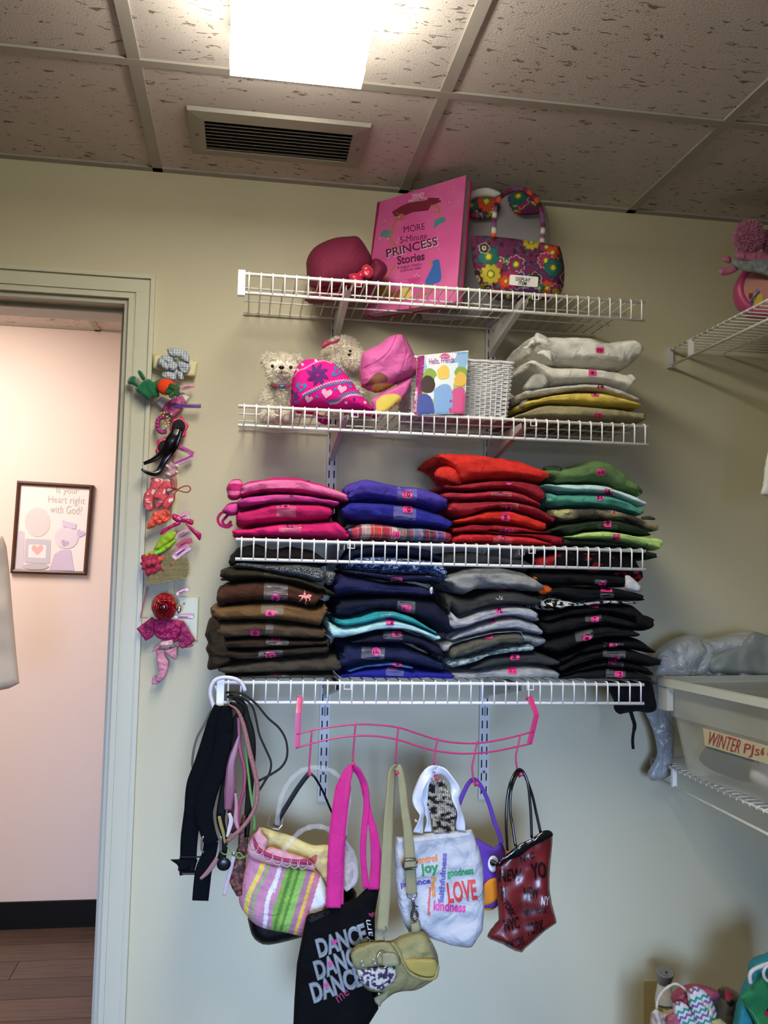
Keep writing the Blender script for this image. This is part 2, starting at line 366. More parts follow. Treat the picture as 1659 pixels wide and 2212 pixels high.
# ceiling: tiles in a T bar grid
ce = struct('ceiling', MB().box((-1.8, -4.4, CEIL+.06), (1.76, 1.7, CEIL+.12)), mat('slab', '55504A', rough=.9))
def tile_pat(nt, tc):
    N, L = nt.nodes, nt.links
    def spots(scale, st, lo, hi):
        mp = N.new('ShaderNodeMapping'); mp.inputs['Scale'].default_value = st; L.new(tc.outputs['Object'], mp.inputs['Vector'])
        w_ = N.new('ShaderNodeTexNoise'); w_.inputs['Scale'].default_value = scale; w_.inputs['Detail'].default_value = 2.5; w_.inputs['Roughness'].default_value = .6; w_.inputs['Distortion'].default_value = .6
        L.new(mp.outputs[0], w_.inputs['Vector']); r = N.new('ShaderNodeMapRange'); r.inputs['From Min'].default_value = lo; r.inputs['From Max'].default_value = hi; r.clamp = True; L.new(w_.outputs['Fac'], r.inputs['Value']); return r.outputs[0]
    a = spots(34, (1, 2.6, 1), .37, .34); b = spots(120, (1, 1, 1), .32, .29)
    mx = N.new('ShaderNodeMath'); mx.operation = 'MAXIMUM'; L.new(a, mx.inputs[0]); L.new(b, mx.inputs[1])
    c = N.new('ShaderNodeMix'); c.data_type = 'RGBA'; c.inputs[6].default_value = (*lin('D2C9C2'), 1); c.inputs[7].default_value = (*lin('857A70'), 1); L.new(mx.outputs[0], c.inputs[0]); return c.outputs[2]
TILE = mat('ceiling_tile', 'C9C0B6', rough=.95, bump=.5, bscale=240, pat=tile_pat, var=.04, vscale=8, spec=.1)
TBAR = mat('tee_bar', 'A8A298', rough=.6)
gx = [round(.61*i, 3) for i in range(-3, 4)]; gy = [0, -.49, -1.71, -2.93, -4.15]
for i in range(len(gx)-1):
    for j in range(len(gy)-1):
        x0, x1 = max(gx[i], -1.7), min(gx[i+1], 1.64); y0, y1 = gy[j+1], gy[j]
        if x1-x0 < .03: continue
        MB().box((x0+.004, y0+.004, CEIL+.002), (x1-.004, y1-.004, CEIL+.018)).build('ceiling_tile', TILE, ce)
for x in gx[1:]:
    if x < 1.6: MB().box((x-.012, -4.3, CEIL-.003), (x+.012, 0, CEIL+.002)).build('grid_bar', TBAR, ce)
for y in gy[1:]: MB().box((-1.7, y-.012, CEIL-.0035), (1.64, y+.012, CEIL+.0015)).build('grid_bar', TBAR, ce)
MB().box((-1.7, -.022, CEIL-.003), (1.64, 0, CEIL+.002)).build('wall_angle', TBAR, ce)
MB().box((1.618, -4.3, CEIL-.003), (1.64, 0, CEIL+.002)).build('wall_angle', TBAR, ce)
for (x0, x1) in ((-1.7, -1.0), (-1.0, -.39), (-.39, .7)):
    for (y0, y1) in ((.12, .98), (.98, HY)): MB().box((x0+.003, y0+.003, CEIL+.002), (x1-.003, y1-.003, CEIL+.018)).build('ceiling_tile', TILE, ce)
for x in (-1.0, -.39): MB().box((x-.012, .12, CEIL-.003), (x+.012, HY, CEIL+.002)).build('grid_bar', TBAR, ce)
MB().box((-1.7, HY-.02, CEIL-.003), (.7, HY, CEIL+.002)).build('wall_angle', TBAR, ce)
MB().box((-1.7, .968, CEIL-.003), (.7, .992, CEIL+.002)).build('grid_bar', TBAR, ce)
P_ = [at(x, y, CEIL+.0014, 2) for x, y in curvy([(1555,432),(1590,418),(1625,412),(1659,405),(1700,415),(1690,440),(1640,448),(1600,442),(1570,445)])]
obj('water_stain', P_, [tuple(range(len(P_)))], mat('stain_brown', '6E553C', rough=.95, alpha=.13), ce)
# ================================================================== CEILING FIXTURES
t = empty('ceiling_light', (.305, -1.25, 2.35), 'long surface-mounted fluorescent ceiling light glowing white above the shelves', 'light')
mt = mat('lamp_diffuser', (1., .93, .76), rough=.4); bs = mt.node_tree.nodes['Principled BSDF']
bs.inputs['Emission Color'].default_value = (*TUBE_COL, 1); bs.inputs['Emission Strength'].default_value = TUBE_EMIT
ENM = mat('white_enamel', 'E8E8E4', rough=.35)
MB().box((.190, -1.86, 2.350), (.420, -.700, 2.392)).build('diffuser', mt, t)
MB().box((.187, -.700, 2.349), (.422, -.640, 2.392)).build('end_cap', mt, t); MB().box((.187, -1.90, 2.349), (.422, -1.86, 2.392)).build('end_cap', mt, t)
MB().box((.192, -1.90, 2.392), (.418, -.642, 2.4365)).build('housing', ENM, t)
# vent
ALU = mat('brushed_aluminium', '9C968C', rough=.45, metal=.35, bump=.1, bscale=300)
vx0, vx1, vy0, vy1 = .088, .482, -.338, -.128
v = empty('ceiling_vent', (.285, -.233, CEIL-.012), 'rectangular metal air vent with dark slats in the ceiling tile', 'vent')
fr = MB(); zt, zb = CEIL+.001, CEIL-.012; wdt = .036
def frame_side(P0, P1, Q0, Q1): # outer edge P, inner edge Q
    o = [(P0[0], P0[1], zt), (P1[0], P1[1], zt), (Q1[0], Q1[1], zt), (Q0[0], Q0[1], zt)]
    lo = [(P0[0]*.94+Q0[0]*.06, P0[1]*.94+Q0[1]*.06, zb+.004), (P1[0]*.94+Q1[0]*.06, P1[1]*.94+Q1[1]*.06, zb+.004), (Q1[0], Q1[1], zb), (Q0[0], Q0[1], zb)]
    fr.hexa(lo+o)
O = [(vx0, vy0), (vx1, vy0), (vx1, vy1), (vx0, vy1)]; I = [(vx0+wdt, vy0+wdt), (vx1-wdt, vy0+wdt), (vx1-wdt, vy1-wdt), (vx0+wdt, vy1-wdt)]
for i in range(4): frame_side(O[i], O[(i+1) % 4], I[i], I[(i+1) % 4])
fr.build('frame', ALU, v)
MB().box((I[0][0], I[0][1], CEIL-.001), (I[2][0], I[2][1], CEIL+.001)).build('duct_backing', mat('duct_dark', '151413', rough=.9), v)
for i in range(9):
    y = I[0][1]+.006+i*(I[2][1]-I[0][1]-.012)/8
    MB().add([(I[0][0], y-.005, zb+.001), (I[1][0], y-.005, zb+.001), (I[1][0], y+.006, zt-.001), (I[0][0], y+.006, zt-.001), (I[0][0], y-.0038, zb+.001), (I[1][0], y-.0038, zb+.001), (I[1][0], y+.0072, zt-.001), (I[0][0], y+.0072, zt-.001)],
             [(0,3,2,1),(4,5,6,7),(0,1,5,4),(1,2,6,5),(2,3,7,6),(3,0,4,7)]).build('slat', mat('slat_metal', '9A968C', rough=.4, metal=.3), v)
for x in (vx0+.018, vx1-.018): MB().ell((x, -.233, zb+.001), (.004, .004, .0025), 10, 6).build('screw', mat('screw', '6b665c', rough=.4, metal=.7), v, smooth=True)
# ================================================================== WIRE SHELVES
WIRE = mat('white_vinyl_wire', 'F6F5F2', rough=.3); STEEL = mat('painted_steel', 'D3D3D2', rough=.4)
SH = [('top', 2.0995, .219, 1.121), ('second', 1.8155, .218, 1.131), ('third', 1.5345, .222, 1.126), ('bottom', 1.239, .205, 1.124)]
lipH = .043; YF, YB = -.312, -.012
def cyl_between(a, b, r, seg=8): return MB().tube([a, b], r, seg)
def wire_mesh(x, z):
    return MB().tube([(x, YB+.002, z+.003), (x, YF+.006, z+.003), (x, YF+.001, z+.0025), (x, YF-.003, z-.001), (x, YF-.003, z-lipH)], .0017, 6)
STD = [.446, .844]
for n, z, x0, x1 in SH:
    e = empty('wire_shelf', ((x0+x1)/2, -.16, z-lipH), {'top': 'white wire shelf holding the hat, book and flowered handbag', 'second': 'white wire shelf holding the plush dogs and wicker basket',
        'third': 'white wire shelf holding the pink, red and green clothes', 'bottom': 'lowest white wire shelf with the belts and bags hanging below'}[n], 'shelf', 'white wire shelves on the wall')
    for nm, y, zz, r in (('front_rail', YF, z-.002, .0037), ('front_rail', YF, z-lipH, .0036), ('rear_rail', YB, z-.001, .0025), ('middle_rail', -.11, z-.001, .002), ('middle_rail', -.21, z-.001, .002)):
        cyl_between((x0, y, zz), (x1, y, zz), r, 10).build(nm, WIRE, e, smooth=True)
    nW = 36; first = None
    for i in range(nW):
        x = x0+.012+i*(x1-x0-.02)/(nW-1)
        if first is None: first = wire_mesh(x, z).build('deck_wire', WIRE, e, smooth=True); fx = x
        else:
            c = first.copy(); C.objects.link(c); c.location.x = first.location.x+(x-fx)
    if n in ('top', 'bottom'):
        MB().box((x0-.011, YF-.007, z-lipH-.007), (x0+.004, YF+.006, z+.004)).build('end_cap', mat('white_plastic', 'F0F1EE', rough=.35), e)
    for xs in STD:
        a = xs+.018   # clip loop at the bracket's nose
        MB().tube([(a-.007, YF-.0045, z-.002), (a-.007, YF-.0045, z-.014), (a+.007, YF-.0045, z-.014), (a+.007, YF-.0045, z-.002)], .0012, 6).build('bracket_clip', WIRE, e)
    for xs in STD:
        bm_ = MB(); w2 = .0055
        P = [(xs, -.014, z-.005), (xs, YF+.012, z-.006), (xs, YF+.012, z-.018), (xs, -.05, z-.062), (xs, -.014, z-.075)]
        for s_ in (-w2, w2):
            bm_.add([(p[0]+s_-.0007, p[1], p[2]) for p in P]+[(p[0]+s_+.0007, p[1], p[2]) for p in P], [tuple(range(5))[::-1], tuple(range(5, 10))]+[(i, (i+1) % 5, (i+1) % 5+5, i+5) for i in range(5)])
        bm_.add([(xs+s_, y_, z_) for s_ in (-w2, w2) for y_, z_ in ((-.014, -.075+z), (-.05, z-.062), (YF+.012, z-.018))], [(0, 1, 4, 3), (1, 2, 5, 4)])
        o = bm_.build('shelf_bracket', STEEL, label='white angled bracket under the '+n+' wire shelf, on the '+('left' if xs < .6 else 'right')+' wall rail', cat='bracket', group='shelf brackets')
        for k, yy in enumerate((-.06, -.14, -.24)):
            MB().lathe((xs-w2-.0009, yy, z-.02), [(.0, 0), (.003, 0)], 10, (-1, 0, 0)).build('bolt_hole', mat('dark_hole', '1A1A1A', rough=.9), o)
# wall standards with two rows of slots
for xs, nm in ((STD[0], 'left'), (STD[1], 'right')):
    zt_, zb_ = 2.12, .918; st = MB(); hw = .0125
    st.box((xs-hw, -.012, zb_), (xs-hw+.0012, -.0005, zt_)).box((xs+hw-.0012, -.012, zb_), (xs+hw, -.0005, zt_))
    for a, b in ((-hw, -.0078), (-.0046, .0046), (.0078, hw)): st.box((xs+a, -.0132, zb_), (xs+b, -.012, zt_))
    z = zb_; 
    while z < zt_:
        for a, b in ((-.0078, -.0046), (.0046, .0078)): st.box((xs+a, -.0132, z), (xs+b, -.012, min(z+.013, zt_)))
        z += .032
    o = st.build('wall_standard', STEEL, label='white slotted vertical shelf rail on the wall, the '+nm+' one of the two', cat='shelf rail', group='slotted shelf rails')
    MB().box((xs-hw+.0013, -.004, zb_+.001), (xs+hw-.0013, -.0008, zt_-.001)).build('slot_shadow_channel', mat('slot_shade_dark', '24252A', rough=.9), o)  # dark box stands in for the shade inside the slots
    for zz in (.985, 1.9, 1.44): MB().ell((xs, -.0134, zz), (.0036, .0015, .0036), 10, 6).build('screw', mat('screw', '6b665c', rough=.4, metal=.7), o, smooth=True)
    sb = MB()
    for k in range(7): sb.box((xs-.003, -.0137, 1.122+k*.0035), (xs+.003, -.0133, 1.1238+k*.0035))
    sb.build('bar_print', mat('print_grey', '55585E', rough=.7), o)
# ------------------------------------------------------------------ right wall shelf (runs towards the camera)
RX = 1.332; rz = 2.074
def right_shelf(rz, y1, label, rx=RX):
    e = empty('wire_shelf', (1.48, (y1-.02)/2, rz-lipH), label, 'shelf')
    for nm, x, zz, r in (('front_rail', rx, rz, .0032), ('front_rail', rx, rz-lipH, .0036), ('rear_rail', 1.63, rz, .0025), ('middle_rail', 1.48, rz-.002, .002)):
        cyl_between((x, -.012, zz), (x, y1, zz), r, 10).build(nm, WIRE, e, smooth=True)
    y = -.03; first = None
    while y > y1:
        if first is None: first = MB().tube([(1.628, y, rz+.003), (rx+.004, y, rz+.003), (rx-.002, y, rz+.001), (rx-.003, y, rz-.004)], .0017, 6).build('deck_wire', WIRE, e, smooth=True)
        else: c = first.copy(); C.objects.link(c); c.location.y = first.location.y+(y+.03)
        y -= .0254
    MB().box((rx-.006, -.012, rz-lipH-.006), (rx+.007, -.0005, rz+.006)).box((rx-.006, -.02, rz-lipH-.006), (rx+.007, -.012, rz-lipH-.002)).build('end_clip', STEEL, e)
    MB().box((rx-.005, -.125, rz-lipH), (rx+.006, -.115, rz)).build('support_clip', mat('white_plastic', 'F0F1EE', rough=.35), e)
    return e
right_shelf(rz, -1.4, 'white wire shelf on the right wall holding the pink plush toy')
right_shelf(1.012, -1.4, 'low white wire shelf on the right wall under the translucent plastic bin', 1.29)
# ================================================================== FOLDED CLOTHES
PINK = mat('sticker_pink', 'F43B8C', rough=.5); INK = mat('marker_ink', '2A1020', rough=.6); CIR = mat('sticker_magenta', 'F24FA6', rough=.5)
TAPE = mat('clear_tape', 'FFFFFF', rough=.1, alpha=.10, bump=.9, bscale=40, spec=1)
def prof(pts, x):
    P = np.array([p[:2] for p in pts], float); return np.interp(x, P[:, 0], P[:, 1])
def smooth_prof(pts, xs):
    y = prof(pts, xs); k = np.array([1, 2, 3, 2, 1.]); k /= k.sum(); yy = np.r_[y[0], y[0], y, y[-1], y[-1]]; return np.convolve(yy, k, 'valid')
ALLG = {}; PILE = {}
def garment(key, z, col, label, top, bot, blobs=(), st=(), tp=(), pat=None, front=-.312, depth=.265, n=64, wr=1.0, groove=None, cat='folded clothes', name='folded_garment', group=None, sag=0):
    top = q(z, top); bot = q(z, bot); top.sort(); bot.sort()
    xl = min(top[0][0], bot[0][0]); xr = max(top[-1][0], bot[-1][0])
    u = np.linspace(0, 1, n); ue = .5-.5*np.cos(np.pi*u); u = .45*u+.55*ue; xs = xl+(xr-xl)*u
    yt = smooth_prof(top, xs); yb = smooth_prof(bot, xs); yb = np.maximum(yb, yt+1.0)
    hh0 = (yb-yt)/2; i8, j8 = int(n*.12), int(n*.88); ref = np.interp(u, [0, u[i8], u[j8], 1], [hh0[i8]*.9, hh0[i8]*.88, hh0[j8]*.88, hh0[j8]*.85])
    grow = np.clip(ref-hh0, 0, None)*((u < u[i8]) | (u > u[j8])); yt = yt-grow; yb = yb+grow
    # close ends: round off
    e = np.sqrt(np.clip(1-np.abs(2*u-1)**34, 0, 1)); e[0] = e[-1] = .02; ym = (yt+yb)/2; hh = (yb-yt)/2*(.5+.5*e)+.4
    nv = 36; V = []; UV = []; sd = rng.uniform(0, 500); m_ = mat_for(col, pat)
    T = np.array([at(x, y, front+.012) for x, y in zip(xs, ym-hh)]); B = np.array([at(x, y, front+.012) for x, y in zip(xs, ym+hh)])
    SZ = {'W': 1.8155, 'P': 1.5345, 'I': 1.5345, 'R': 1.5345, 'G': 1.5345, 'B': 1.239, 'N': 1.239, 'Y': 1.239, 'K': 1.239}[key[0]]
    X_ = (T[:, 0]+B[:, 0])/2; flo = np.where((X_ > .20) & (X_ < 1.135), SZ+.0048, -9)
    for kx, tz in PILE.setdefault(key[0], []): flo = np.maximum(flo, np.interp(X_, kx, tz, left=-9, right=-9)+.0006)
    B[:, 2] = np.maximum(B[:, 2], flo); T[:, 2] = np.maximum(T[:, 2], B[:, 2]+.0035); PILE[key[0]].append((X_, T[:, 2].copy()))
    g = groove if groove is not None else (rng.uniform(-.25, .25) if (hh.max() > 9) else None)
    nl = 2 if hh.max() < 11 else 3; offs = rng.uniform(-.002, .010, (2, nl+1))*wr
    for i in range(n):
        mid = (T[i]+B[i])/2; hv = (T[i]-B[i])/2; th_ = np.linalg.norm(hv)*2
        dy = noise.noise((mid[0]*9+sd, sd, 0))*.006*wr; ay = depth/2*(.93+.07*e[i])
        for k in range(nv):
            th = 2*math.pi*k/nv; c, s_ = math.cos(th), math.sin(th); cc = math.copysign(abs(c)**(2/3.4), c); ss = math.copysign(abs(s_)**(2/3.0), s_)
            yc = front+depth/2; yy = yc-ay*cc; 
            if c > 0: yy += dy
            p = np.array([mid[0]+hv[0]*ss, yy, mid[2]+hv[2]*ss])
            wv = noise.noise((p[0]*14+p[2]*25+sd, p[1]*9, p[2]*38+sd))*.0068+noise.noise((p[0]*45+sd, p[1]*30, p[2]*70+p[0]*35))*.0032
            amp = wr*min(1, th_/.012)
            if c > -.1: p[1] -= wv*amp*1.25; p[2] += min(wv, 0)*amp*.35*(1 if s_ > 0 else -1)
            if g is not None and c > .3:
                gg = g+.12*math.sin(u[i]*5+sd); p[1] += .0075*math.exp(-((ss-gg)/.10)**2)*min(1, 3*min(u[i]+.05, 1.05-u[i]))
            li = (ss*.5+.5)*nl; k0 = min(int(li), nl-1); fr_ = li-k0; el = max(0, 1-u[i]/.10); er = max(0, 1-(1-u[i])/.10)
            if el+er > 0:
                sm = min(1, fr_*6, (1-fr_)*6); p[0] += (offs[0, k0] if el else -offs[1, k0])*(el+er)**1.5*sm*min(1, th_/.018); p[1] += .006*(1-sm)*(el+er)*(1 if c > 0 else -1)
            V.append(p); UV.append((p[0]-mid[0]+xs[i]/1000, (k if k < nv/2 else k-nv)/nv*th_*2.2))
    fs = [(i*nv+k, (i+1)*nv+k, (i+1)*nv+(k+1) % nv, i*nv+(k+1) % nv) for i in range(n-1) for k in range(nv)]+[tuple(range(nv)), tuple((n-1)*nv+k for k in range(nv))[::-1]]
    o = obj(name, V, [f[::-1] for f in fs], m_, smooth=True, uv=UV, label=label, cat=cat, group=group)
    ALLG[key] = o; bm = bmesh.new(); bm.from_mesh(o.data); bmesh.ops.recalc_face_normals(bm, faces=bm.faces); bm.to_mesh(o.data); bm.free()
    for bl in blobs:
        if isinstance(bl, dict): pillow(bl.get('name', 'folded_end_or_shade'), z, bl['p'], bl.get('Y', front+.05), bl.get('T', .03), bl.get('m', m_), o, s=4, R=bl.get('R', 9), wr=.003*wr, wf=60)
        else: pillow('folded_end_or_shade', z, bl, front+.055, .035, m_, o, s=4, R=9, wr=.003*wr, wf=60)
    k_ = sc(z)
    for s_ in tp:
        P = quadp(s_[0], s_[1], s_[2], s_[3], s_[4] if len(s_) > 4 else 3, 'q'); decal(o, [P], TAPE, 'clear_tape', off=.0009, s=4, zone=z)
    for s_ in st:
        x, y, w_, h, t = s_[:5]; sh = s_[5] if len(s_) > 5 else 'r'; r_ = s_[6] if len(s_) > 6 else 3
        d = decal(o, [quadp(x, y, w_, h, r_, sh)], CIR if sh == 'o' else PINK, 'size_sticker', off=.0018, s=4, zone=z)
        if t: text(o, t, x, y, w_*min(.75, .28*len(t)+.1), h*.62, INK, r_-4, parent=d, off=.0026, zone=z, bold=.012)
    return o
def mat_for(col, pat): return col if not isinstance(col, str) else fab(col)
def stripes(key, axis, per, stops, **k): return fab('x', p_stripe(axis, per, stops, **k), key=key)
M_STRIPE = stripes('pink_stripes', 1, .024, [(0, 'B4286A'), (.30, 'EC76AA'), (.66, 'B4286A')], off=.5)
M_PLAID = fab('x', p_plaid(p_stripe(0, .20, [(0, '3A5FA8'), (.09, 'B83044'), (.2, 'D8D0C8'), (.30, 'D84A34'), (.42, 'B02A3C'), (.52, 'E8DCD0'), (.58, '2E6A60'), (.68, '245058'), (.76, '2C88B4'), (.86, '3A3440')], coord='UV', off=.3), p_plaid(p_stripe(1, .012, [(0, 'A8283A'), (.35, 'D8D4D0'), (.45, '2C4A78'), (.8, 'C04038')], coord='UV'), p_stripe(0, .017, [(0, 'C03A48'), (.4, 'E8E0D8'), (.5, '28506C'), (.85, '5A3A60')], coord='UV'))), key='patchwork_plaid')
M_CAMO = fab('x', p_noise(26, [(0, '4A4438'), (.44, '6D6652'), (.52, '8C8268'), (.60, 'B7B26E')], coord='Object', detail=1), key='camouflage')
M_TIE = fab('x', p_noise(18, [(0, '7FC0C0'), (.5, 'BFE2E0'), (.65, 'E6F2F0')], 'LINEAR', coord='Object'), key='tie_dye')
M_TWEED = fab('x', p_noise(420, [(0, '2E3030'), (.46, '5F6262'), (.55, 'A9ACAA')], coord='Object'), key='grey_tweed')
M_PAIS = fab('x', p_noise(85, [(0, '1F2E55'), (.42, '35508A'), (.52, 'C6D3E6'), (.6, '2A3E70')], coord='Object', detail=3), key='blue_paisley')
M_NFLOR = fab('x', p_noise(48, [(0, 'D8505F'), (.24, 'DDE4EE'), (.31, '6AA6B8'), (.36, '161C3C')], coord='Object', detail=2), key='navy_floral')
M_BFLOR = fab('x', p_noise(30, [(0, '0E0D0F'), (.56, '8E1A22'), (.64, 'B32A30')], coord='Object', detail=2), key='black_red_floral')
M_BW = fab('x', p_noise(75, [(0, '121212'), (.5, 'DAD8D0')], coord='Object', detail=2), key='black_white_floral')
M_DENIM = fab('x', p_noise(70, [(0, '566870'), (.45, '8FA6AC'), (.6, 'B9B7AC')], coord='Object', detail=3), key='patterned_denim')
M_AQUA = fab('x', p_noise(60, [(0, '8FC4CC'), (.5, 'B4DCE0'), (.7, '98D0D6')], 'LINEAR', coord='Object', stretch=(.3, 1, 3)), key='aqua_streaked')
M_HEATH = lambda k, a, b: fab('x', p_noise(160, [(0, a), (1, b)], 'LINEAR', coord='Object', stretch=(.4, 1, 1.6), detail=4), key=k)
M_G1 = M_HEATH('heather_light', '83848C', 'C4C5CE'); M_G2 = M_HEATH('heather_mid', '6E7070', 'A2A3A2'); M_G3 = M_HEATH('heather_grey', '77787A', 'B4B5B6')
G = garment
# ---- third shelf, pink pile
G('P4', 'Z5', 'D6236F', 'plain magenta folded garment lying lowest in the pink pile on the third shelf', [(188,588),(300,585),(480,552),(700,545),(880,530),(962,582)], [(195,635),(400,642),(700,652),(962,662)], st=[(572,570,58,26,'8/10')], tp=[(573,585,150,60)])
G('P3', 'Z5', 'C01F63', 'deep magenta fleece folded garment second from the bottom of the pink pile', [(212,485),(260,465),(440,422),(600,418),(760,422),(868,440)], [(220,540),(265,578),(400,562),(600,550),(760,538),(868,530)], st=[(545,445,60,24,'8')], tp=[(548,475,130,75)])
G('P2', 'Z5', 'D0479A', 'orchid pink folded garment under the striped one in the pink pile', [(225,395),(300,372),(480,355),(640,360),(760,378),(905,405)], [(232,452),(400,428),(600,422),(760,434),(905,438)], st=[(597,368,55,22,'6/7')], tp=[(550,380,95,45)],
  blobs=[[(120,470),(160,425),(225,415),(238,455),(215,500),(160,500)]])
G('P1', 'Z5', M_STRIPE, 'pink and magenta striped folded garment on top of the pink pile', [(245,290),(300,265),(480,232),(630,238),(700,262),(800,290),(920,340),(957,378)], [(250,382),(400,348),(600,358),(760,382),(900,407),(957,398)], st=[(700,268,50,22,'5','o')],
  blobs=[[(150,320),(180,270),(240,262),(262,300),(255,370),(215,400),(165,390)]])
LP = MB()
for pts in ([(185,500),(130,480),(95,520),(110,565),(160,580),(190,560)], [(190,470),(150,510),(125,545),(150,570),(185,540)]):
    strap(world_path('Z5', pts, -.27, 24), .006, .0015, mb=LP)
LP.build('drawstring_loop', fab('A12560'), ALLG['P2'])
# indigo pile
G('I3', 'Z5', M_PLAID, 'red, blue and teal patchwork plaid folded garment under the indigo ones', [(965,592),(1040,552),(1160,545),(1320,575),(1480,580),(1655,605)], [(970,645),(1000,665),(1300,674),(1655,692)], st=[(1278,628,55,40,'10')], tp=[(1285,625,90,80)])
G('I2', 'Z5', '2A2A8C', 'royal indigo folded fleece garment in the middle of the indigo pile', [(918,430),(980,405),(1200,410),(1400,430),(1560,480),(1655,530)], [(915,505),(1000,532),(1200,548),(1440,577),(1600,602),(1655,592)], st=[(1353,464,60,42,'10')], tp=[(1335,480,150,105)], blobs=[dict(p=[(870,440),(930,420),(960,500),(940,580),(880,560)], m=fab('15161C'), Y=-.24)])  # blackish lump at the left stands in for shadow between the piles
G('I1', 'Z5', '4A3C9E', 'violet velour folded garment with a pale printed scroll on top of the indigo pile', [(955,330),(1040,255),(1090,248),(1280,290),(1440,305),(1560,345),(1622,400)], [(960,395),(1060,420),(1200,408),(1400,438),(1560,474),(1622,450)], st=[(1350,362,65,46,'10')], tp=[(1350,355,130,90)],
  blobs=[[(915,330),(960,295),(1040,280),(1050,350),(1010,410),(950,400)]])
decal(ALLG['I1'], [[(1440,305),(1500,318),(1565,348),(1560,354),(1498,326),(1440,312)], [(1490,322),(1505,318),(1520,340),(1508,345)]], mat('silver_print', 'C9C9C4', rough=.5), 'scroll_print', zone='Z5', s=3)
# red pile
G('R8', 'Z6', 'C8262B', 'bright red folded garment with a round sticker at the bottom of the red pile', [(178,655),(230,618),(400,618),(560,635),(700,645),(835,690)], [(180,690),(400,694),(600,702),(835,714)], st=[(507,640,56,40,'1R','o')], tp=[(510,672,130,45)])
G('R7', 'Z6', '9E1A2A', 'dark crimson folded garment just above the lowest red one in the red pile', [(400,622),(560,622),(700,622),(820,622),(912,640)], [(400,640),(560,650),(700,662),(850,710),(912,710)], front=-.300)
G('R6', 'Z6', 'A81F2C', 'crimson folded garment with a 10/12 sticker in the lower red pile', [(180,585),(300,555),(500,560),(640,578),(780,625),(828,600)], [(190,616),(400,622),(600,628),(800,662),(828,640)], st=[(550,604,55,36,'10/12')], tp=[(550,600,130,60)], front=-.305)
G('R5', 'Z6', 'D22E24', 'orange-red folded garment in the middle of the red pile', [(188,532),(280,510),(440,460),(560,460),(700,500),(800,540)], [(200,556),(320,548),(480,558),(640,578),(770,626),(800,600)], st=[(528,513,56,44,'8')])
G('R4', 'Z6', 'A02734', 'brick red folded garment with a round 8 sticker, middle of red pile', [(145,412),(230,405),(400,400),(560,405),(700,430),(800,470),(862,520)], [(145,480),(230,514),(400,482),(600,475),(800,542),(862,548)], st=[(550,452,48,38,'8','o')], tp=[(555,445,120,50)], blobs=[[(130,420),(190,400),(235,420),(225,500),(160,490)]])
G('R3', 'Z6', 'AC2C3C', 'muted red folded garment with sticker 12 in the upper red pile', [(120,345),(260,345),(400,332),(560,332),(650,360),(762,430)], [(150,392),(300,407),(450,402),(600,408),(740,442),(762,445)], st=[(487,343,58,24,'12')], tp=[(500,352,140,40)])
G('R2', 'Z6', '9A2430', 'dark red folded garment second from the top of the red pile', [(115,290),(170,305),(300,285),(450,268),(600,265),(740,280),(800,320)], [(150,325),(300,340),(480,335),(600,345),(740,415),(805,422)], st=[(550,280,50,34,'7.5','o')], front=-.306)
G('R1', 'Z6', 'CF2F27', 'large orange-red folded garment on top of the red pile, highest on the third shelf', [(85,100),(160,72),(300,78),(500,100),(640,125),(740,165),(825,205)], [(95,130),(180,200),(240,300),(400,272),(560,262),(700,275),(825,275)], blobs=[dict(p=[(55,225),(80,190),(150,172),(210,205),(235,270),(225,300),(130,280),(70,262)], Y=-.285)], wr=1.3)
# green pile
G('G7', 'Z6', '2C3328', 'blackish green folded garment drooping off the right end under the lime one', [(905,650),(1000,660),(1200,662),(1350,690),(1540,745)], [(905,702),(1100,714),(1300,722),(1420,778),(1510,805),(1540,785)], front=-.300)
G('G6', 'Z6', 'BCE07F', 'lime green folded garment low in the green pile', [(938,648),(1060,612),(1200,602),(1400,630),(1570,648)], [(940,672),(1100,658),(1300,674),(1450,715),(1550,752),(1572,712)], st=[(1263,646,52,42,'6R')], front=-.318)
G('G5', 'Z6', '2B3826', 'dark forest green folded garment above the lime one', [(830,600),(920,555),(1100,530),(1280,530),(1400,570),(1495,630)], [(880,602),(940,635),(1200,605),(1350,632),(1495,645)], st=[(1205,557,52,38,'8')], tp=[(1205,580,130,30)])
G('G4', 'Z6', M_CAMO, 'camouflage print folded garment in the middle of the green pile', [(840,470),(900,450),(1080,445),(1250,460),(1380,495),(1545,560)], [(850,505),(890,542),(1050,532),(1250,542),(1400,592),(1500,625),(1545,605)], st=[(1262,480,50,20,'12')],
  blobs=[dict(p=[(1430,512),(1480,505),(1520,520),(1518,532),(1470,530),(1430,528)], m=fab('4A4034'), T=.01, Y=-.30, R=4)])
G('G3', 'Z6', '4F9C86', 'sea green folded garment with a round 8-R sticker in the green pile', [(800,340),(880,360),(1060,350),(1200,360),(1330,400),(1448,465)], [(830,430),(880,447),(1000,442),(1100,438),(1250,468),(1400,507),(1448,500)], st=[(1155,384,52,42,'8-R','o')])
G('G2', 'Z6', M_TIE, 'pale aqua tie-dyed folded garment second in the green pile', [(780,290),(900,290),(1080,290),(1200,295),(1330,350),(1460,415)], [(800,312),(940,347),(1100,348),(1250,362),(1420,440),(1460,442)], st=[(1213,345,54,38,'8')])
G('G1', 'Z6', '5F7A4C', 'olive green folded garment on top of the green pile', [(770,190),(900,185),(1060,165),(1120,122),(1200,122),(1300,190),(1390,270),(1442,335)], [(830,250),(900,288),(1050,288),(1200,302),(1330,342),(1442,385)], st=[(1162,215,55,38,'6-R')],
  blobs=[dict(p=[(780,180),(840,170),(900,185),(915,240),(880,272),(820,262)], m=fab('2F4030'), Y=-.27)], wr=1.3)
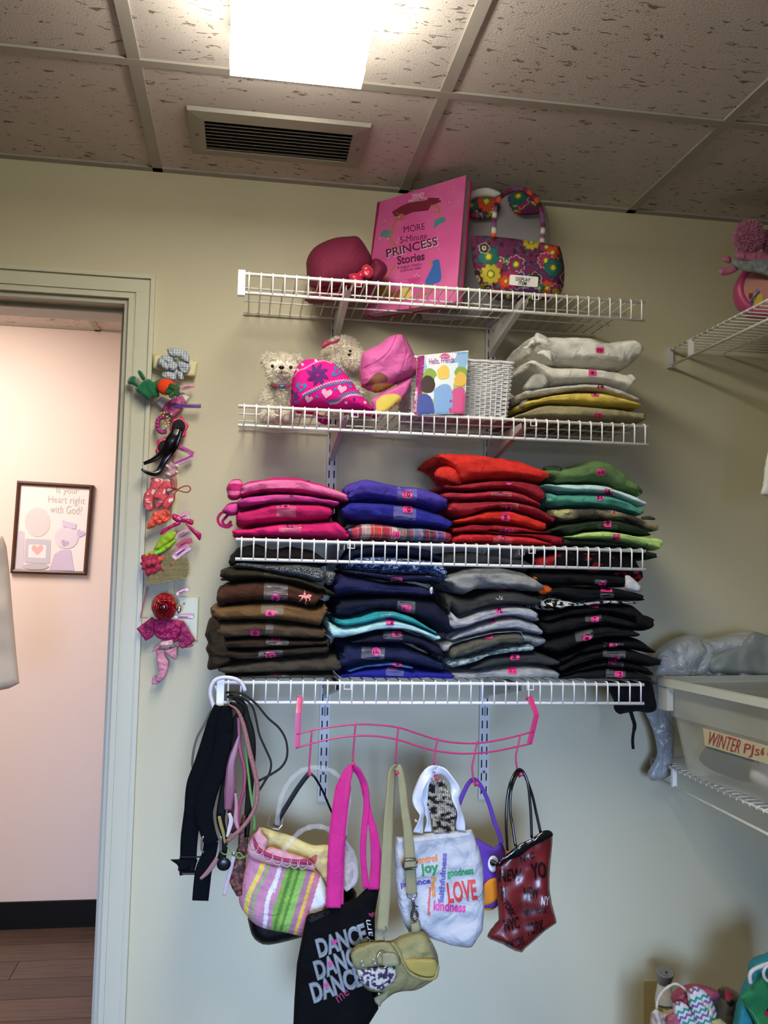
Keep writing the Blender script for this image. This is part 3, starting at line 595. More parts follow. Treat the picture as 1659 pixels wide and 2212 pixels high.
# ---- bottom shelf, brown pile
G('B9', 'Z7', '3C3830', 'charcoal brown folded garment lying lowest in the brown pile', [(200,872),(400,855),(700,850),(940,848)], [(200,888),(500,890),(940,890)], st=[(540,840,64,30,'12-R')], tp=[(550,858,150,44)])
G('B8', 'Z7', '423C31', 'dark taupe folded garment second from the bottom of the brown pile', [(158,795),(350,768),(600,745),(800,720),(982,720)], [(160,852),(300,858),(500,852),(700,852),(982,835)])
G('B7', 'Z7', '2A231A', 'dark brown folded garment with an 8/10 sticker in the brown pile', [(90,700),(230,690),(450,690),(700,670),(860,665),(900,650)], [(150,730),(300,767),(500,752),(700,732),(890,722)], st=[(505,725,66,40,'8/10')], tp=[(505,722,160,66)],
  blobs=[dict(p=[(68,590),(100,480),(150,470),(200,560),(230,680),(250,760),(190,800),(100,822),(85,790),(95,730),(75,680),(90,640)], T=.045, Y=-.265, m=fab('2E251A'))])
G('B6', 'Z7', '32261B', 'dark coffee folded garment with a 6X sticker in the brown pile', [(165,625),(400,608),(600,620),(862,625),(900,600)], [(210,700),(400,690),(600,680),(860,672),(900,660)], st=[(541,615,62,30,'6X')], tp=[(550,632,150,46)], front=-.306)
G('B5', 'Z7', '4C3D2F', 'taupe brown folded garment with a square 6 sticker in the brown pile', [(140,495),(200,502),(400,498),(540,500),(700,520),(885,552)], [(165,622),(300,626),(500,612),(700,617),(850,627),(885,590)], st=[(402,573,64,38,'6')], tp=[(498,545,50,110,8)])
G('B4', 'Z7', '6A4E2F', 'tan brown folded garment third from the top of the brown pile', [(115,410),(180,400),(400,375),(600,375),(780,410),(893,395)], [(130,470),(190,517),(350,502),(560,497),(700,522),(830,572),(893,440)], st=[(502,444,60,36,'6')], tp=[(518,412,150,76)], blobs=[[(105,410),(140,380),(185,400),(200,470),(160,500),(115,460)]])
G('B3', 'Z7', '46291C', 'chocolate brown folded shirt with a pink galloping horse emblem', [(155,290),(200,250),(400,222),(540,225),(680,255),(862,312)], [(150,378),(220,417),(400,384),(560,378),(700,388),(800,410),(862,345)], st=[(538,342,58,50,'6','o')], tp=[(540,300,160,110)], blobs=[[(145,350),(160,280),(205,255),(235,300),(215,380),(165,400)]])
decal(ALLG['B3'], [[(690,328),(705,322),(722,322),(745,325),(757,318),(765,322),(775,322),(777,332),(765,342),(752,346),(735,347),(718,342),(706,334),(694,336)],
   [(714,338),(722,340),(712,356),(698,366),(694,362),(706,350)], [(735,345),(742,344),(746,362),(740,374),(748,388),(742,390),(732,374),(740,360)],
   [(754,342),(762,342),(772,352),(764,362),(760,356),(764,352)], [(728,322),(731,322),(735,296),(731,294)], [(724,310),(736,308),(740,322),(726,322)]], mat('emblem_pink', 'E58A8C', rough=.7), 'horse_emblem', zone='Z7', s=4, off=.0015)
G('B2', 'Z7', '2C2619', 'blackish brown folded garment under the grey tweed one', [(163,175),(215,135),(400,150),(560,185),(700,210),(860,265),(932,300)], [(170,220),(260,247),(450,224),(650,244),(800,314),(932,332)], st=[(568,168,64,28,'5')], tp=[(538,178,150,40,8)])
G('B1', 'Z7', M_TWEED, 'grey and white tweed folded garment near the top of the brown pile', [(265,125),(300,108),(500,125),(700,118),(870,130)], [(270,152),(450,202),(650,217),(870,252)], front=-.300, blobs=[dict(p=[(862,175),(890,165),(932,172),(936,200),(915,250),(875,252)], Y=-.285)])
G('B0', 'Z7', '1F1B18', 'black folded garment on top of the brown pile, behind the third shelf lip', [(228,80),(280,5),(420,-20),(520,25),(640,-5),(790,20),(890,90)], [(250,132),(500,112),(700,122),(890,132)], front=-.292, depth=.23, st=[(560,120,62,16,'6')])
# navy pile
G('N9', 'Z7', '22238A', 'royal blue folded garment lying lowest in the navy pile', [(975,855),(1080,820),(1300,800),(1500,825),(1726,842)], [(978,888),(1300,890),(1726,886)], st=[(1312,808,62,18,'10')], tp=[(1330,835,120,50)])
G('N8', 'Z7', '3A66A8', 'thin denim blue folded garment just above the royal blue one', [(1018,828),(1130,785),(1300,768),(1450,800)], [(1020,834),(1200,812),(1450,812)], st=[(1348,782,58,28,'8')], front=-.31)
G('N7', 'Z7', '1B2244', 'navy folded garment with a round 6/6x sticker in the navy pile', [(965,650),(1030,640),(1200,655),(1400,650),(1550,720),(1659,770)], [(970,820),(1100,792),(1300,772),(1450,792),(1620,837),(1659,832)], st=[(1205,700,58,56,'6/6x','o')], tp=[(1185,708,155,80)])
G('N6', 'Z7', '1A1E33', 'dark navy folded garment directly under the aqua one', [(1035,640),(1150,590),(1300,560),(1440,580),(1600,640),(1652,690)], [(1038,682),(1200,662),(1400,652),(1500,662),(1600,730),(1652,722)], st=[(1342,582,62,32,'6')], tp=[(1318,592,130,50)])
G('N5', 'Z7', M_AQUA, 'pale aqua folded garment in the middle of the navy pile', [(888,480),(920,520),(1000,540),(1150,520),(1300,480),(1450,520),(1635,600)], [(892,612),(1000,617),(1200,562),(1400,557),(1500,582),(1610,637),(1635,620)], st=[(1300,503,56,38,'12')], front=-.32)
G('N4', 'Z7', '2E98A0', 'teal folded garment resting on the pale aqua one', [(940,490),(1040,482),(1200,430),(1330,430),(1450,470),(1610,572)], [(950,507),(1000,540),(1100,530),(1300,482),(1450,522),(1610,587)], tp=[(1290,460,110,44)], front=-.318)
G('N3', 'Z7', '14182C', 'thick midnight navy folded garment with a 6/7 sticker in the navy pile', [(935,350),(1100,335),(1400,330),(1600,350),(1726,480)], [(938,470),(1040,478),(1200,440),(1330,435),(1500,490),(1640,585),(1726,590)], st=[(1407,412,62,40,'6/7')], tp=[(1405,405,120,80)], front=-.308)
G('N2', 'Z7', '20234A', 'navy blue folded garment below the floral one in the navy pile', [(925,210),(980,180),(1100,200),(1300,245),(1500,250),(1605,290)], [(940,350),(1100,325),(1300,325),(1500,342),(1605,332)], blobs=[dict(p=[(1562,280),(1578,270),(1582,300),(1572,318),(1562,300)], m=fab('D8D8DC'), Y=-.33, T=.004, R=4)])
G('N1', 'Z7', M_NFLOR, 'navy folded garment printed with small flowers', [(990,155),(1100,160),(1300,190),(1500,190),(1635,200)], [(990,190),(1200,212),(1380,242),(1560,237),(1635,262)], st=[(1342,223,76,34,'8')], front=-.318)
G('N0', 'Z7', M_PAIS, 'blue and white paisley folded garment behind the third shelf lip', [(1010,115),(1060,75),(1200,60),(1400,70),(1600,90),(1680,130)], [(1010,182),(1200,192),(1400,187),(1680,242)], front=-.305, st=[(1405,185,66,18,'10')])
G('N00', 'Z7', '1A2038', 'midnight blue folded garment on top of the navy pile', [(985,60),(1060,10),(1200,-5),(1400,0),(1560,20),(1640,80)], [(1000,115),(1060,78),(1200,64),(1400,72),(1640,95)], front=-.295, depth=.23)
# grey pile
G('Y8', 'Z8', M_G3, 'heather grey folded garment with a 10/12 sticker lowest in the grey pile', [(178,832),(300,832),(500,802),(700,790),(860,810),(887,850)], [(195,892),(400,894),(700,890),(887,882)], st=[(572,826,62,40,'10/12')])
G('Y7', 'Z8', '35383A', 'charcoal denim folded garment near the bottom of the grey pile', [(288,795),(450,735),(600,715),(740,700),(885,748)], [(300,836),(450,802),(600,792),(800,802),(887,792)], st=[(590,738,60,36,'8')])
G('Y6', 'Z8', M_DENIM, 'blue-grey patterned denim folded garment in the lower grey pile', [(148,755),(300,735),(500,672),(650,655),(718,650)], [(160,815),(250,795),(400,742),(550,712),(718,710)])
G('Y5', 'Z8', '5B584E', 'taupe folded garment with a 6X sticker in the grey pile', [(158,685),(300,622),(450,585),(600,575),(657,580)], [(190,775),(350,712),(500,662),(657,655)], st=[(415,602,58,26,'6X')], front=-.32)
G('Y45', 'Z8', M_G3, 'crumpled grey folded garment sticking out behind the taupe one', [(95,650),(200,620),(400,592),(640,575),(795,600)], [(120,705),(300,690),(650,655),(740,687),(803,660)], front=-.30)
G('Y4', 'Z8', M_G1, 'light heather grey folded garment fifth from the top, under its paler twin', [(170,595),(300,540),(450,490),(600,470),(740,510),(778,560)], [(195,640),(350,592),(500,582),(650,592),(778,582)], st=[(440,493,56,28,'12')], front=-.31)
G('Y3', 'Z8', M_G1, 'pale heather grey folded garment with a round M 7/8 sticker', [(150,405),(230,480),(400,420),(550,395),(700,405),(748,430)], [(195,560),(300,532),(450,487),(550,472),(680,522),(748,512)], st=[(488,430,54,48,'M\n7/8','o')], front=-.318)
G('Y2', 'Z8', '3A3C3A', 'dark charcoal folded garment beneath the big grey top one', [(120,300),(300,340),(450,302),(600,290),(767,330)], [(190,472),(240,467),(400,422),(550,402),(767,402)], st=[(500,292,55,24,'10')], front=-.31)
decal(ALLG['Y2'], [[(460,345),(464,343),(486,354),(482,357)], [(486,330),(490,329),(494,352),(490,353)], [(505,332),(509,333),(499,354),(496,352)], [(512,348),(514,351),(497,357),(496,354)]], mat('silver_print', 'C9C9C4', rough=.5), 'burst_print', zone='Z8', s=4)
G('Y1', 'Z8', M_G2, 'grey folded sweatshirt draped thickly over the top of the grey pile', [(125,205),(300,145),(500,135),(680,170),(777,240)], [(150,250),(240,350),(350,292),(500,288),(650,302),(777,306)], front=-.322, wr=1.4)
G('Y0', 'Z8', '3E3F3F', 'dark slate folded garment on top of the grey pile behind the shelf lip', [(80,95),(130,45),(300,30),(500,60),(690,85)], [(90,150),(300,155),(500,142),(690,180)], front=-.292, depth=.23)
# black pile
G('K10', 'Z8', '14151B', 'black folded garment with sticker 12 lying lowest in the black pile', [(900,862),(1000,832),(1200,805),(1400,830),(1485,862)], [(895,886),(1200,893),(1485,892)], st=[(1280,851,56,40,'12')], tp=[(1260,850,130,70)])
G('K9', 'Z8', '111113', 'black folded garment with a 7/8 sticker second lowest in the black pile', [(890,850),(1100,780),(1300,760),(1450,790),(1505,835)], [(900,866),(1200,812),(1450,852),(1505,862)], st=[(1237,768,54,30,'7/8')], tp=[(1240,785,140,36)], front=-.308)
G('K8', 'Z8', '121113', 'wide black folded garment sticking out furthest right low in the black pile', [(880,800),(1000,730),(1200,680),(1400,690),(1563,750)], [(890,832),(1100,762),(1300,755),(1500,810),(1563,792)], st=[(1260,738,56,24,'8')], tp=[(1250,712,150,50)], front=-.315)
G('K7', 'Z8', '100F12', 'black folded garment with sticker 12, lower middle of the black pile', [(880,740),(1100,650),(1300,610),(1420,610),(1522,690)], [(895,775),(1100,692),(1300,672),(1522,715)], st=[(1243,660,52,26,'12')], tp=[(1245,662,140,40)], front=-.31)
G('K6', 'Z8', '131418', 'black folded garment with an 8 sticker, centre of the black pile', [(785,640),(1000,565),(1200,525),(1395,555)], [(800,692),(900,717),(1050,645),(1250,612),(1410,622)], st=[(1070,608,56,38,'8')], tp=[(1050,592,120,70,-8)], front=-.32, groove=.1)
G('K5', 'Z8', '121316', 'black folded garment with a 7 sticker in the upper middle of the black pile', [(778,512),(1000,462),(1200,450),(1395,500)], [(795,600),(1000,562),(1200,530),(1400,545)], st=[(1122,486,54,34,'7',"r",-8)], tp=[(1110,468,110,60,-5)], front=-.316)
G('K4', 'Z8', '101010', 'bulky black folded garment jutting out right, upper black pile', [(788,472),(950,420),(1100,395),(1400,385),(1513,500)], [(800,505),(1000,485),(1250,460),(1400,562),(1470,577),(1515,512)], st=[(1113,398,68,24,'H 8-10')], front=-.31)
G('K3', 'Z8', M_BW, 'black and white leaf print folded garment peeking out of the black pile', [(765,345),(850,325),(1000,372),(1200,352),(1400,368)], [(790,425),(870,437),(950,405),(1200,390),(1400,390)], front=-.312)
G('K2', 'Z8', '111114', 'black folded garment with sticker 10 high in the black pile', [(800,290),(900,262),(1100,275),(1300,280),(1447,315)], [(850,352),(1000,377),(1200,355),(1447,370)], st=[(1198,290,76,30,'10')], tp=[(1203,318,90,50)], front=-.322,
  blobs=[dict(p=[(745,262),(800,255),(848,300),(790,320),(745,308)], m=fab('C4561A'), Y=-.30, T=.012, R=6, name='orange_lining')])
G('K1', 'Z8', '101012', 'black folded garment with a white rolled end at the right', [(715,170),(900,175),(1100,180),(1330,190)], [(755,252),(1000,267),(1200,262),(1345,282)], st=[(1168,250,52,38,'12','o')], tp=[(1160,245,80,50)], front=-.318,
  blobs=[dict(p=[(1322,195),(1350,195),(1400,235),(1432,270),(1425,302),(1380,302),(1325,282)], m=fab('C9C8CC'), Y=-.315, T=.012, R=7, name='white_end'), dict(p=[(712,195),(740,190),(760,215),(750,225),(715,222)], m=fab('B4521C'), Y=-.30, T=.008, R=5, name='orange_lining')])
G('K0', 'Z8', M_BFLOR, 'black folded garment with red flowers on top of the black pile', [(700,70),(900,25),(1200,30),(1400,65),(1442,170)], [(720,172),(900,178),(1200,182),(1400,252),(1442,215)], st=[(1263,183,36,24,'','o')], front=-.30, depth=.24)
# piece hanging off the right end of the bottom shelf
pl = pillow('hanging_garment', 'Z8', [(1205,895),(1350,890),(1480,892),(1505,930),(1520,1000),(1530,1080),(1480,1105),(1400,1095),(1300,1110),(1258,1095),(1255,1030),(1215,960)], -.24, .035, fab('0F1013'), s=4, wr=.004, label='black garment drooping below the right end of the bottom shelf with a dangling cord', cat='clothes')
strap(world_path('Z8', [(1360,1100,-.26),(1372,1140,-.26),(1385,1190,-.26),(1375,1250,-.26),(1372,1300,-.26),(1376,1345,-.26)], -.26, 24), [.008]*12+[.006]*12, .003).build('cord', fab('0C0C0E'), pl)
MB().tube([hit(pl, 920/1, 0) for _ in ()] or world_path('Z8', [(1255,1065,-.285),(1265,1090,-.285),(1290,1106,-.285),(1310,1100,-.285)], -.285, 12), .003, 6).build('toggle_loop', fab('050506'), pl)
# ---- second shelf, white pile
G('W5', 'Z4', '9A8F6C', 'khaki folded trousers with sticker 12 at the bottom of the white pile', [(618,635),(780,560),(860,542),(1100,560),(1300,575),(1525,600)], [(622,648),(800,655),(1100,665),(1525,672)], st=[(1187,631,54,38,'12')], front=-.315)
G('W4', 'Z4', 'D8BE5A', 'yellow folded garment above the khaki trousers', [(680,530),(900,480),(1080,455),(1200,460),(1350,510),(1476,555)], [(700,562),(860,545),(1050,557),(1200,562),(1476,582)], st=[(1165,483,54,32,'6')], front=-.31)
G('W3', 'Z4', 'C6C2BA', 'off-white folded garment with sticker 10 just above the yellow one', [(668,450),(880,430),(1100,410),(1250,420),(1400,480),(1477,510)], [(700,505),(870,492),(1100,457),(1300,505),(1477,537)], st=[(1205,430,54,30,'10')], front=-.305, blobs=[dict(p=[(640,560),(690,500),(720,520),(690,580),(650,582)], m=fab('7E7A76'))])
G('W2', 'Z4', 'DEDACF', 'cream folded garment with sticker 8 second from the top of the white pile', [(705,235),(800,262),(1100,294),(1300,310),(1447,342)], [(740,300),(800,350),(870,427),(1100,407),(1240,412),(1390,482),(1447,410)], st=[(1147,336,54,36,'8')], tp=[(1165,350,90,110)], blobs=[dict(p=[(672,430),(740,350),(820,345),(860,400),(820,450),(700,465)], m=fab('A5A49E'), Y=-.28)])
G('W1', 'Z4', 'D9D7CE', 'thick white fleece folded garment on top of the white pile', [(745,65),(900,60),(1140,72),(1300,97),(1440,72),(1487,122)], [(750,155),(870,250),(900,293),(1100,295),(1400,295),(1487,235)], st=[(1198,180,54,40,'6/6x')], tp=[(1195,190,70,180)], front=-.318, wr=1.4,
  blobs=[dict(p=[(700,140),(745,90),(760,60),(800,70),(860,110),(840,150),(740,150)], Y=-.27), dict(p=[(765,200),(800,175),(860,165),(880,210),(875,280),(820,240)], Y=-.285), dict(p=[(668,160),(700,150),(740,90),(745,130),(710,165),(675,167)], Y=-.28, T=.01, R=5)])
# ================================================================== TOP SHELF
Z = 2.1035
# storybook
TL, TR_, BR, BL = at(815, 437, -.035), at(1007, 378, -.195), at(985, 652, -.218), at(785, 680, -.055)
def slab(corners, th, name, m, parent=None, **k):
    n = np.cross(corners[1]-corners[0], corners[3]-corners[0]); n /= np.linalg.norm(n)
    if n[1] < 0: n = -n
    b = [c+n*th for c in corners]; return MB().hexa([corners[3], corners[2], b[2], b[3], corners[0], corners[1], b[1], b[0]]).build(name, m, parent, **k)
def bil(c, u, v): return c[0]*(1-u)*(1-v)+c[1]*u*(1-v)+c[2]*u*v+c[3]*(1-u)*v
c = [TL, TR_, BR, BL]; nb = np.cross(TR_-TL, BL-TL); nb /= np.linalg.norm(nb); nb *= (1 if nb[1] > 0 else -1)
bk = slab(c, .0025, 'storybook', mat('book_pink', 'DB5C9C', rough=.22, coat=.3, pat=p_noise(9, [(0, 'C94A8C'), (.5, 'DE63A4'), (1, 'E88BBB')], 'LINEAR', coord='Object')), label='large pink hardcover princess storybook leaning on the wall beside the hat', cat='book')
bc = [p+nb*.0285 for p in c]; slab(bc, .0025, 'back_cover', mat('book_magenta', 'B32A6A', rough=.3), bk)
pc = [bil(c, u_, v_)+nb*.0026 for u_, v_ in ((.015, .01), (.985, .01), (.985, .99), (.015, .99))]; slab(pc, .0258, 'pages', mat('paper_pages', 'C9A3B4', rough=.8, bump=.3, bscale=300), bk)
slab([TL, bil(c, .035, 0), bil(c, .035, 1), BL], .031, 'spine', mat('book_magenta', 'B32A6A', rough=.3), bk)
DK = mat('print_plum', '5A1A44', rough=.5); WH = mat('print_white', 'EFE3EA', rough=.5); GOLD = mat('print_gold', 'B57A45', rough=.45); WINE = mat('print_wine', '7E1F3C', rough=.5); LT = mat('print_light_pink', 'EBA3CB', rough=.4)
def curve_poly(z, pts, wd, n=30):
    P = smoothp([p[:2] for p in pts], n); T = np.gradient(P, axis=0); T /= np.linalg.norm(T, axis=1)[:, None]+1e-9; N_ = np.c_[-T[:, 1], T[:, 0]]*wd/2
    return [tuple(p) for p in P+N_]+[tuple(p) for p in (P-N_)[::-1]]
decal(bk, [quadp(1300, 520, 210, 240, -10, 'o')], mat('print_soft_pink', 'E58BBE', rough=.35), 'round_panel', zone='Z1', off=.0008, s=8)
decal(bk, [[(1170,345),(1240,300),(1340,262),(1440,245),(1505,250),(1510,275),(1440,300),(1420,335),(1320,345),(1240,375),(1190,375)]], WINE, 'banner_print', zone='Z1', off=.001)
for nm, P in (('scroll_print', [(1250,360),(1200,400),(1175,470),(1165,540),(1210,590)]), ('scroll_print', [(1440,300),(1485,310),(1495,350),(1460,345)]), ('scroll_print', [(1240,360),(1215,375),(1230,400),(1255,385)]),
              ('scroll_print', [(1210,690),(1160,760),(1130,820),(1180,900)]), ('scroll_print', [(1390,600),(1410,660),(1450,720)]), ('scroll_print', [(1330,930),(1420,900),(1480,860),(1370,850)])):
    decal(bk, [curve_poly('Z1', P, 13)], GOLD, nm, zone='Z1', off=.0013, s=4)
decal(bk, [quadp(1200,920,180,70,-8,'o')], mat('print_brown', '8E4A35', rough=.5), 'lower_scroll_print', zone='Z1', off=.001)
decal(bk, [quadp(1320,800,90,70,-20,'o')], mat('print_hot_pink', 'CC3E86', rough=.5), 'oval_print', zone='Z1', off=.001)
# generic stand-ins for the painted figures: plain coloured shapes
for P, cc in (([(1110,470),(1165,470),(1170,505),(1130,520),(1090,505)], '5E8C8C'), ([(1470,400),(1530,380),(1535,410),(1480,440),(1440,500),(1425,490)], '3F8C84'), ([(1452,680),(1490,670),(1500,700),(1505,820),(1400,838),(1440,740)], '2C66B4'),
              ([(1232,880),(1270,850),(1300,880),(1300,930),(1225,945)], 'E0C768'), ([(1060,870),(1120,850),(1160,870),(1120,920),(1040,930)], 'B79A48')):
    decal(bk, [curvy(P)], mat('print_'+cc, cc, rough=.5), 'ornament_print', zone='Z1', off=.0012, s=4)
for t_, x, y, w_, h, r_, m_, sh, b_ in (('DISNEY', 1352, 232, 90, 34, -9, mat('print_pale', 'F4C9DF', rough=.5), .2, .02), ('PRINCESS', 1350, 262, 130, 20, -9, mat('print_pale', 'F4C9DF', rough=.5), 0, .01),
    ('MORE', 1325, 455, 150, 44, -9, DK, .1, .0), ('5-Minute', 1318, 524, 190, 44, -10, DK, .15, .0), ('PRINCESS', 1310, 592, 370, 60, -14, WH, .1, .035), ('PRINCESS', 1307, 589, 366, 59, -14, DK, .1, .02),
    ('Stories', 1300, 664, 195, 60, -10, DK, .15, .03), ('A magical collection\nof princess tales', 1295, 730, 175, 52, -10, DK, .1, 0)):
    text(bk, t_, x, y, w_, h, m_, r_, zone='Z1', shear=sh, bold=b_, off=.0022 if m_ is DK else .0017, name='title_lettering')
for _ in range(26):
    u_, v_ = rng.uniform(.05, .95), rng.uniform(.03, .97); p = bil(np.array([(815,437),(1007,378),(985,652),(785,680)], float), u_, v_); r_ = rng.uniform(.8, 1.8)
    decal(bk, [quadp(p[0], p[1], r_*2, r_*2, 0, 'o')], LT, 'sparkle_print', off=.0015, s=8)
# felt hat
GLIT = mat('pink_glitter_felt', '9A1F52', rough=.7, bump=.6, bscale=900, pat=p_noise(900, [(0, '6E1236'), (.55, '8E1C4A'), (.73, 'D07AA2')], coord='Object', detail=1))
SATIN = mat('red_satin', 'C81A44', rough=.28, bump=.2, bscale=120, sheen=.2)
h = empty('fedora_hat', tuple(at(800, 655, Z, 2)), 'raspberry glitter felt hat with a red satin band and bow', 'hat')
crown = pillow('crown', 'Z1', [(578,700),(592,650),(625,600),(680,560),(780,522),(880,512),(930,512),(965,545),(1000,600),(1030,660),(1035,720),(985,800),(900,860),(780,890),(640,900),(592,830)], -.135, .07, GLIT, h, s=6, R=55, wr=.002, wf=10)
brim = pillow('brim', 'Z1', [(565,955),(590,925),(650,905),(830,880),(950,820),(1020,740),(1040,668),(1085,672),(1130,710),(1135,760),(1090,820),(1000,890),(900,930),(780,955),(640,972)], lambda x, y: -.152, .045, GLIT, h, s=5, R=22, wr=.003, wf=14)
bp = smoothp([(600,860),(700,868),(830,850),(930,800),(1000,730),(1030,690)], 24)
bp2 = smoothp([(612,915),(720,910),(860,885),(960,840),(1025,775),(1040,720)], 24)
decal(crown, [[tuple(p) for p in bp]+[tuple(p) for p in bp2[::-1]]], SATIN, 'hat_band', h, off=.004, zone='Z1', s=4)
for P in ([(870,775),(920,765),(965,790),(955,850),(900,860),(885,820)], [(965,720),(1000,705),(1040,750),(1020,800),(975,790),(960,750)], [(925,770),(965,745),(985,780),(950,810)]):
    pillow('band_bow', 'Z1', P, -.215, .010, SATIN, h, s=3, R=9, wr=.003, wf=80)
# handbag and its tub
BASE = '4A1F3C'
def flower_paint(seed, box, nfl=26):
    r = np.random.default_rng(seed); cols = [(206,62,34), (34,96,92), (120,34,80), (160,34,84), (74,40,90), (50,36,34), (184,164,50), (150,40,90)]
    x0, y0, x1, y1 = box; F_ = []
    for i in range(nfl): F_.append((r.uniform(x0, x1), r.uniform(y0, y1), r.uniform(8, 24), i % len(cols), r.integers(5, 11), r.uniform(0, 6)))
    def f(x, y):
        c = np.tile(np.array(lin('6A2048')), (len(x), 1))
        n = np.array([noise.noise((a/9, b/9, seed)) for a, b in zip(x, y)]); c[n > .1] = lin('4E2A58'); c[n > .35] = lin('2F5A58'); c[n < -.3] = lin('2A2024')
        for (a, b, rr, ci, k, ph) in F_:
            d = np.hypot(x-a, y-b); th = np.arctan2(y-b, x-a); R_ = rr*(.78+.22*np.abs(np.cos(k*th/2+ph)))
            c[d < R_+1.6] = lin((170, 162, 158)) if ci in (2, 3, 5, 4) else lin(tuple(int(v*.6) for v in cols[ci])); c[d < R_] = lin(cols[ci]); c[d < rr*.42] = lin('C9C29A') if ci == 5 else lin('4F7A34'); c[d < rr*.25] = lin('7A2A50') if ci == 5 else lin('E0C23A')
        return c
    return f
FLW = mat('flower_print_cotton', 'FFFFFF', rough=.75, bump=.3, bscale=500, attr=True, spec=.3)
b = empty('handbag', tuple(at(1110, 650, Z, 2)), 'small handbag in multicoloured flower print with a display item card', 'handbag')
body = pillow('body', 'Z2', [(183,512),(230,506),(330,512),(480,528),(640,552),(740,570),(795,582),(812,640),(826,720),(828,790),(820,860),(800,910),(740,945),(600,955),(380,950),(320,915),(255,850),(215,770),(195,660)], -.245, .045, FLW, b, s=1.9, R=34, round_=False, wr=.003, wf=18, paint=flower_paint(5, (1015, 505, 1222, 650), 34))
for i, P in enumerate(([(338,520),(342,430),(345,360),(360,290),(410,220),(480,188),(530,186),(590,215),(640,270),(668,340),(680,420),(676,500),(672,556)],)):
    st_ = world_path('Z2', P, -.265, 50); hd = strap(st_, .0098, .006).build('handle', FLW, b, smooth=True, col=None)
    a = hd.data.color_attributes.new('Col', 'FLOAT_COLOR', 'POINT'); cols = np.ones((len(hd.data.vertices), 4)); k_ = rng.integers(0, 6, 80); pal = [lin(z_) for z_ in ('6A2048', '2A2024', 'C2C0B0', '7E3B6E', 'D24A2A', '6E4A70')]
    for j in range(len(cols)): cols[j, :3] = pal[k_[(j//12) % 80]]
    a.data.foreach_set('color', cols.ravel())
card = decal(body, [quadp(546, 820, 198, 72, 5, 'q')], mat('white_card', 'E6E4E0', rough=.5), 'display_card', b, zone='Z2', off=.002, s=5)
text(card, 'DISPLAY\nITEM', 540, 822, 100, 52, mat('print_black', '1E1C1E', rough=.6), 5, parent=card, zone='Z2', off=.0012, bold=.01)
FROST = mat('frosted_plastic', 'B9B6BE', rough=.42, alpha=.62, bump=.1, bscale=40)
t = empty('plastic_case', tuple(at(960, 690, Z, 2)), 'frosted plastic case standing behind the book and handbag, reaching the ceiling', 'case')
pillow('case_body', 'Z2', [(140,300),(150,235),(200,192),(270,176),(340,185),(395,215),(480,230),(620,235),(690,300),(720,420),(722,600),(700,900),(500,1000),(200,1080),(-100,1090),(-160,1060),(-150,900),(-60,500)], -.07, .035, FROST, t, s=8, R=20, wr=.0015)
pillow('rim', 'Z2', [(150,262),(165,225),(220,190),(290,176),(350,190),(392,218),(350,240),(290,236),(210,250),(160,280)], -.108, .006, mat('white_plastic', 'F0F1EE', rough=.35), t, s=5, R=6)
for P, sd in (([(140,320),(165,290),(215,248),(280,240),(350,250),(382,290),(380,330),(330,375),(230,392),(175,380)], 11), ([(435,245),(500,215),(600,225),(650,270),(655,350),(620,362),(510,362),(470,330),(445,290)], 12)):
    pillow('flowered_flap', 'Z2', P, -.125, .008, FLW, t, s=2.2, R=7, paint=flower_paint(sd, (q('Z2', P)[0][0], q('Z2', [P[2]])[0][1]-5, q('Z2', P)[0][0]+70, q('Z2', P)[0][1]+30), 10))
# ================================================================== SECOND SHELF
def fur(parent, target, n, ln, m, seed=0, mask=None, down=.3, wd=.0017):
    r = np.random.default_rng(seed); me = target.data; A = np.zeros(len(me.polygons)); me.polygons.foreach_get('area', A); wl = wloc(target); idx = r.choice(len(A), n, p=A/A.sum()); mb_v = []; mb_f = []
    for i in idx:
        p = me.polygons[i]; w_ = r.dirichlet(np.ones(len(p.vertices))); c0 = sum((me.vertices[v].co*float(a_) for v, a_ in zip(p.vertices, w_)), Vector())+wl; nn = p.normal
        if mask and not mask(c0, nn): continue
        d = (nn+Vector(r.normal(0, .45, 3))+Vector((0, 0, -down))).normalized(); L_ = ln*r.uniform(.4, 1.0); s_ = d.cross(Vector((r.normal(), r.normal(), r.normal()))).normalized()*wd
        mid = c0+d*L_*.5; tip = mid+(d+Vector((0, 0, -down))).normalized()*L_*.55; k = len(mb_v)
        mb_v += [c0-s_, c0+s_, mid-s_*.8, mid+s_*.8, tip]; mb_f += [(k, k+1, k+3, k+2), (k+2, k+3, k+4)]
    return obj('fur', mb_v, mb_f, m, parent, smooth=True, kind='stuff')
FURM = fur_mat('cream_fur', 'FFFBF0'); BLK = mat('black_plastic', '0A0A0A', rough=.12); FURB = mat('cream_plush', 'F2EDE0', rough=.95)
def sph(name, zc, c0, r, Y, m, parent, sq=(1, 1, 1), n=(20, 14)):
    z = zc; (x, y), = [p[:2] for p in q(z, [c0])]; P = at(x, y, Y); R_ = r/sc(z)*(Y-CAM[1])/F; return MB().ell(P, (R_*sq[0], R_*sq[1], R_*sq[2]), *n).build(name, m, parent, smooth=True)
d = empty('plush_dog', tuple(at(590, 898, 1.8205, 2)), 'cream shaggy plush dog with a silver bone tag collar at the shelf\'s left end', 'plush toy')
o = sph('torso', 'Z3', (425, 650), 105, -.17, FURB, d, (1, .9, 1.15)); fur(d, o, 3800, .018, FURM, 1)
o = sph('head', 'Z3', (440, 400), 98, -.19, FURB, d, (1, .9, 1)); fur(d, o, 3000, .014, FURM, 2, mask=lambda c_, n_: not (n_.y < -.55 and n_.z < .35))
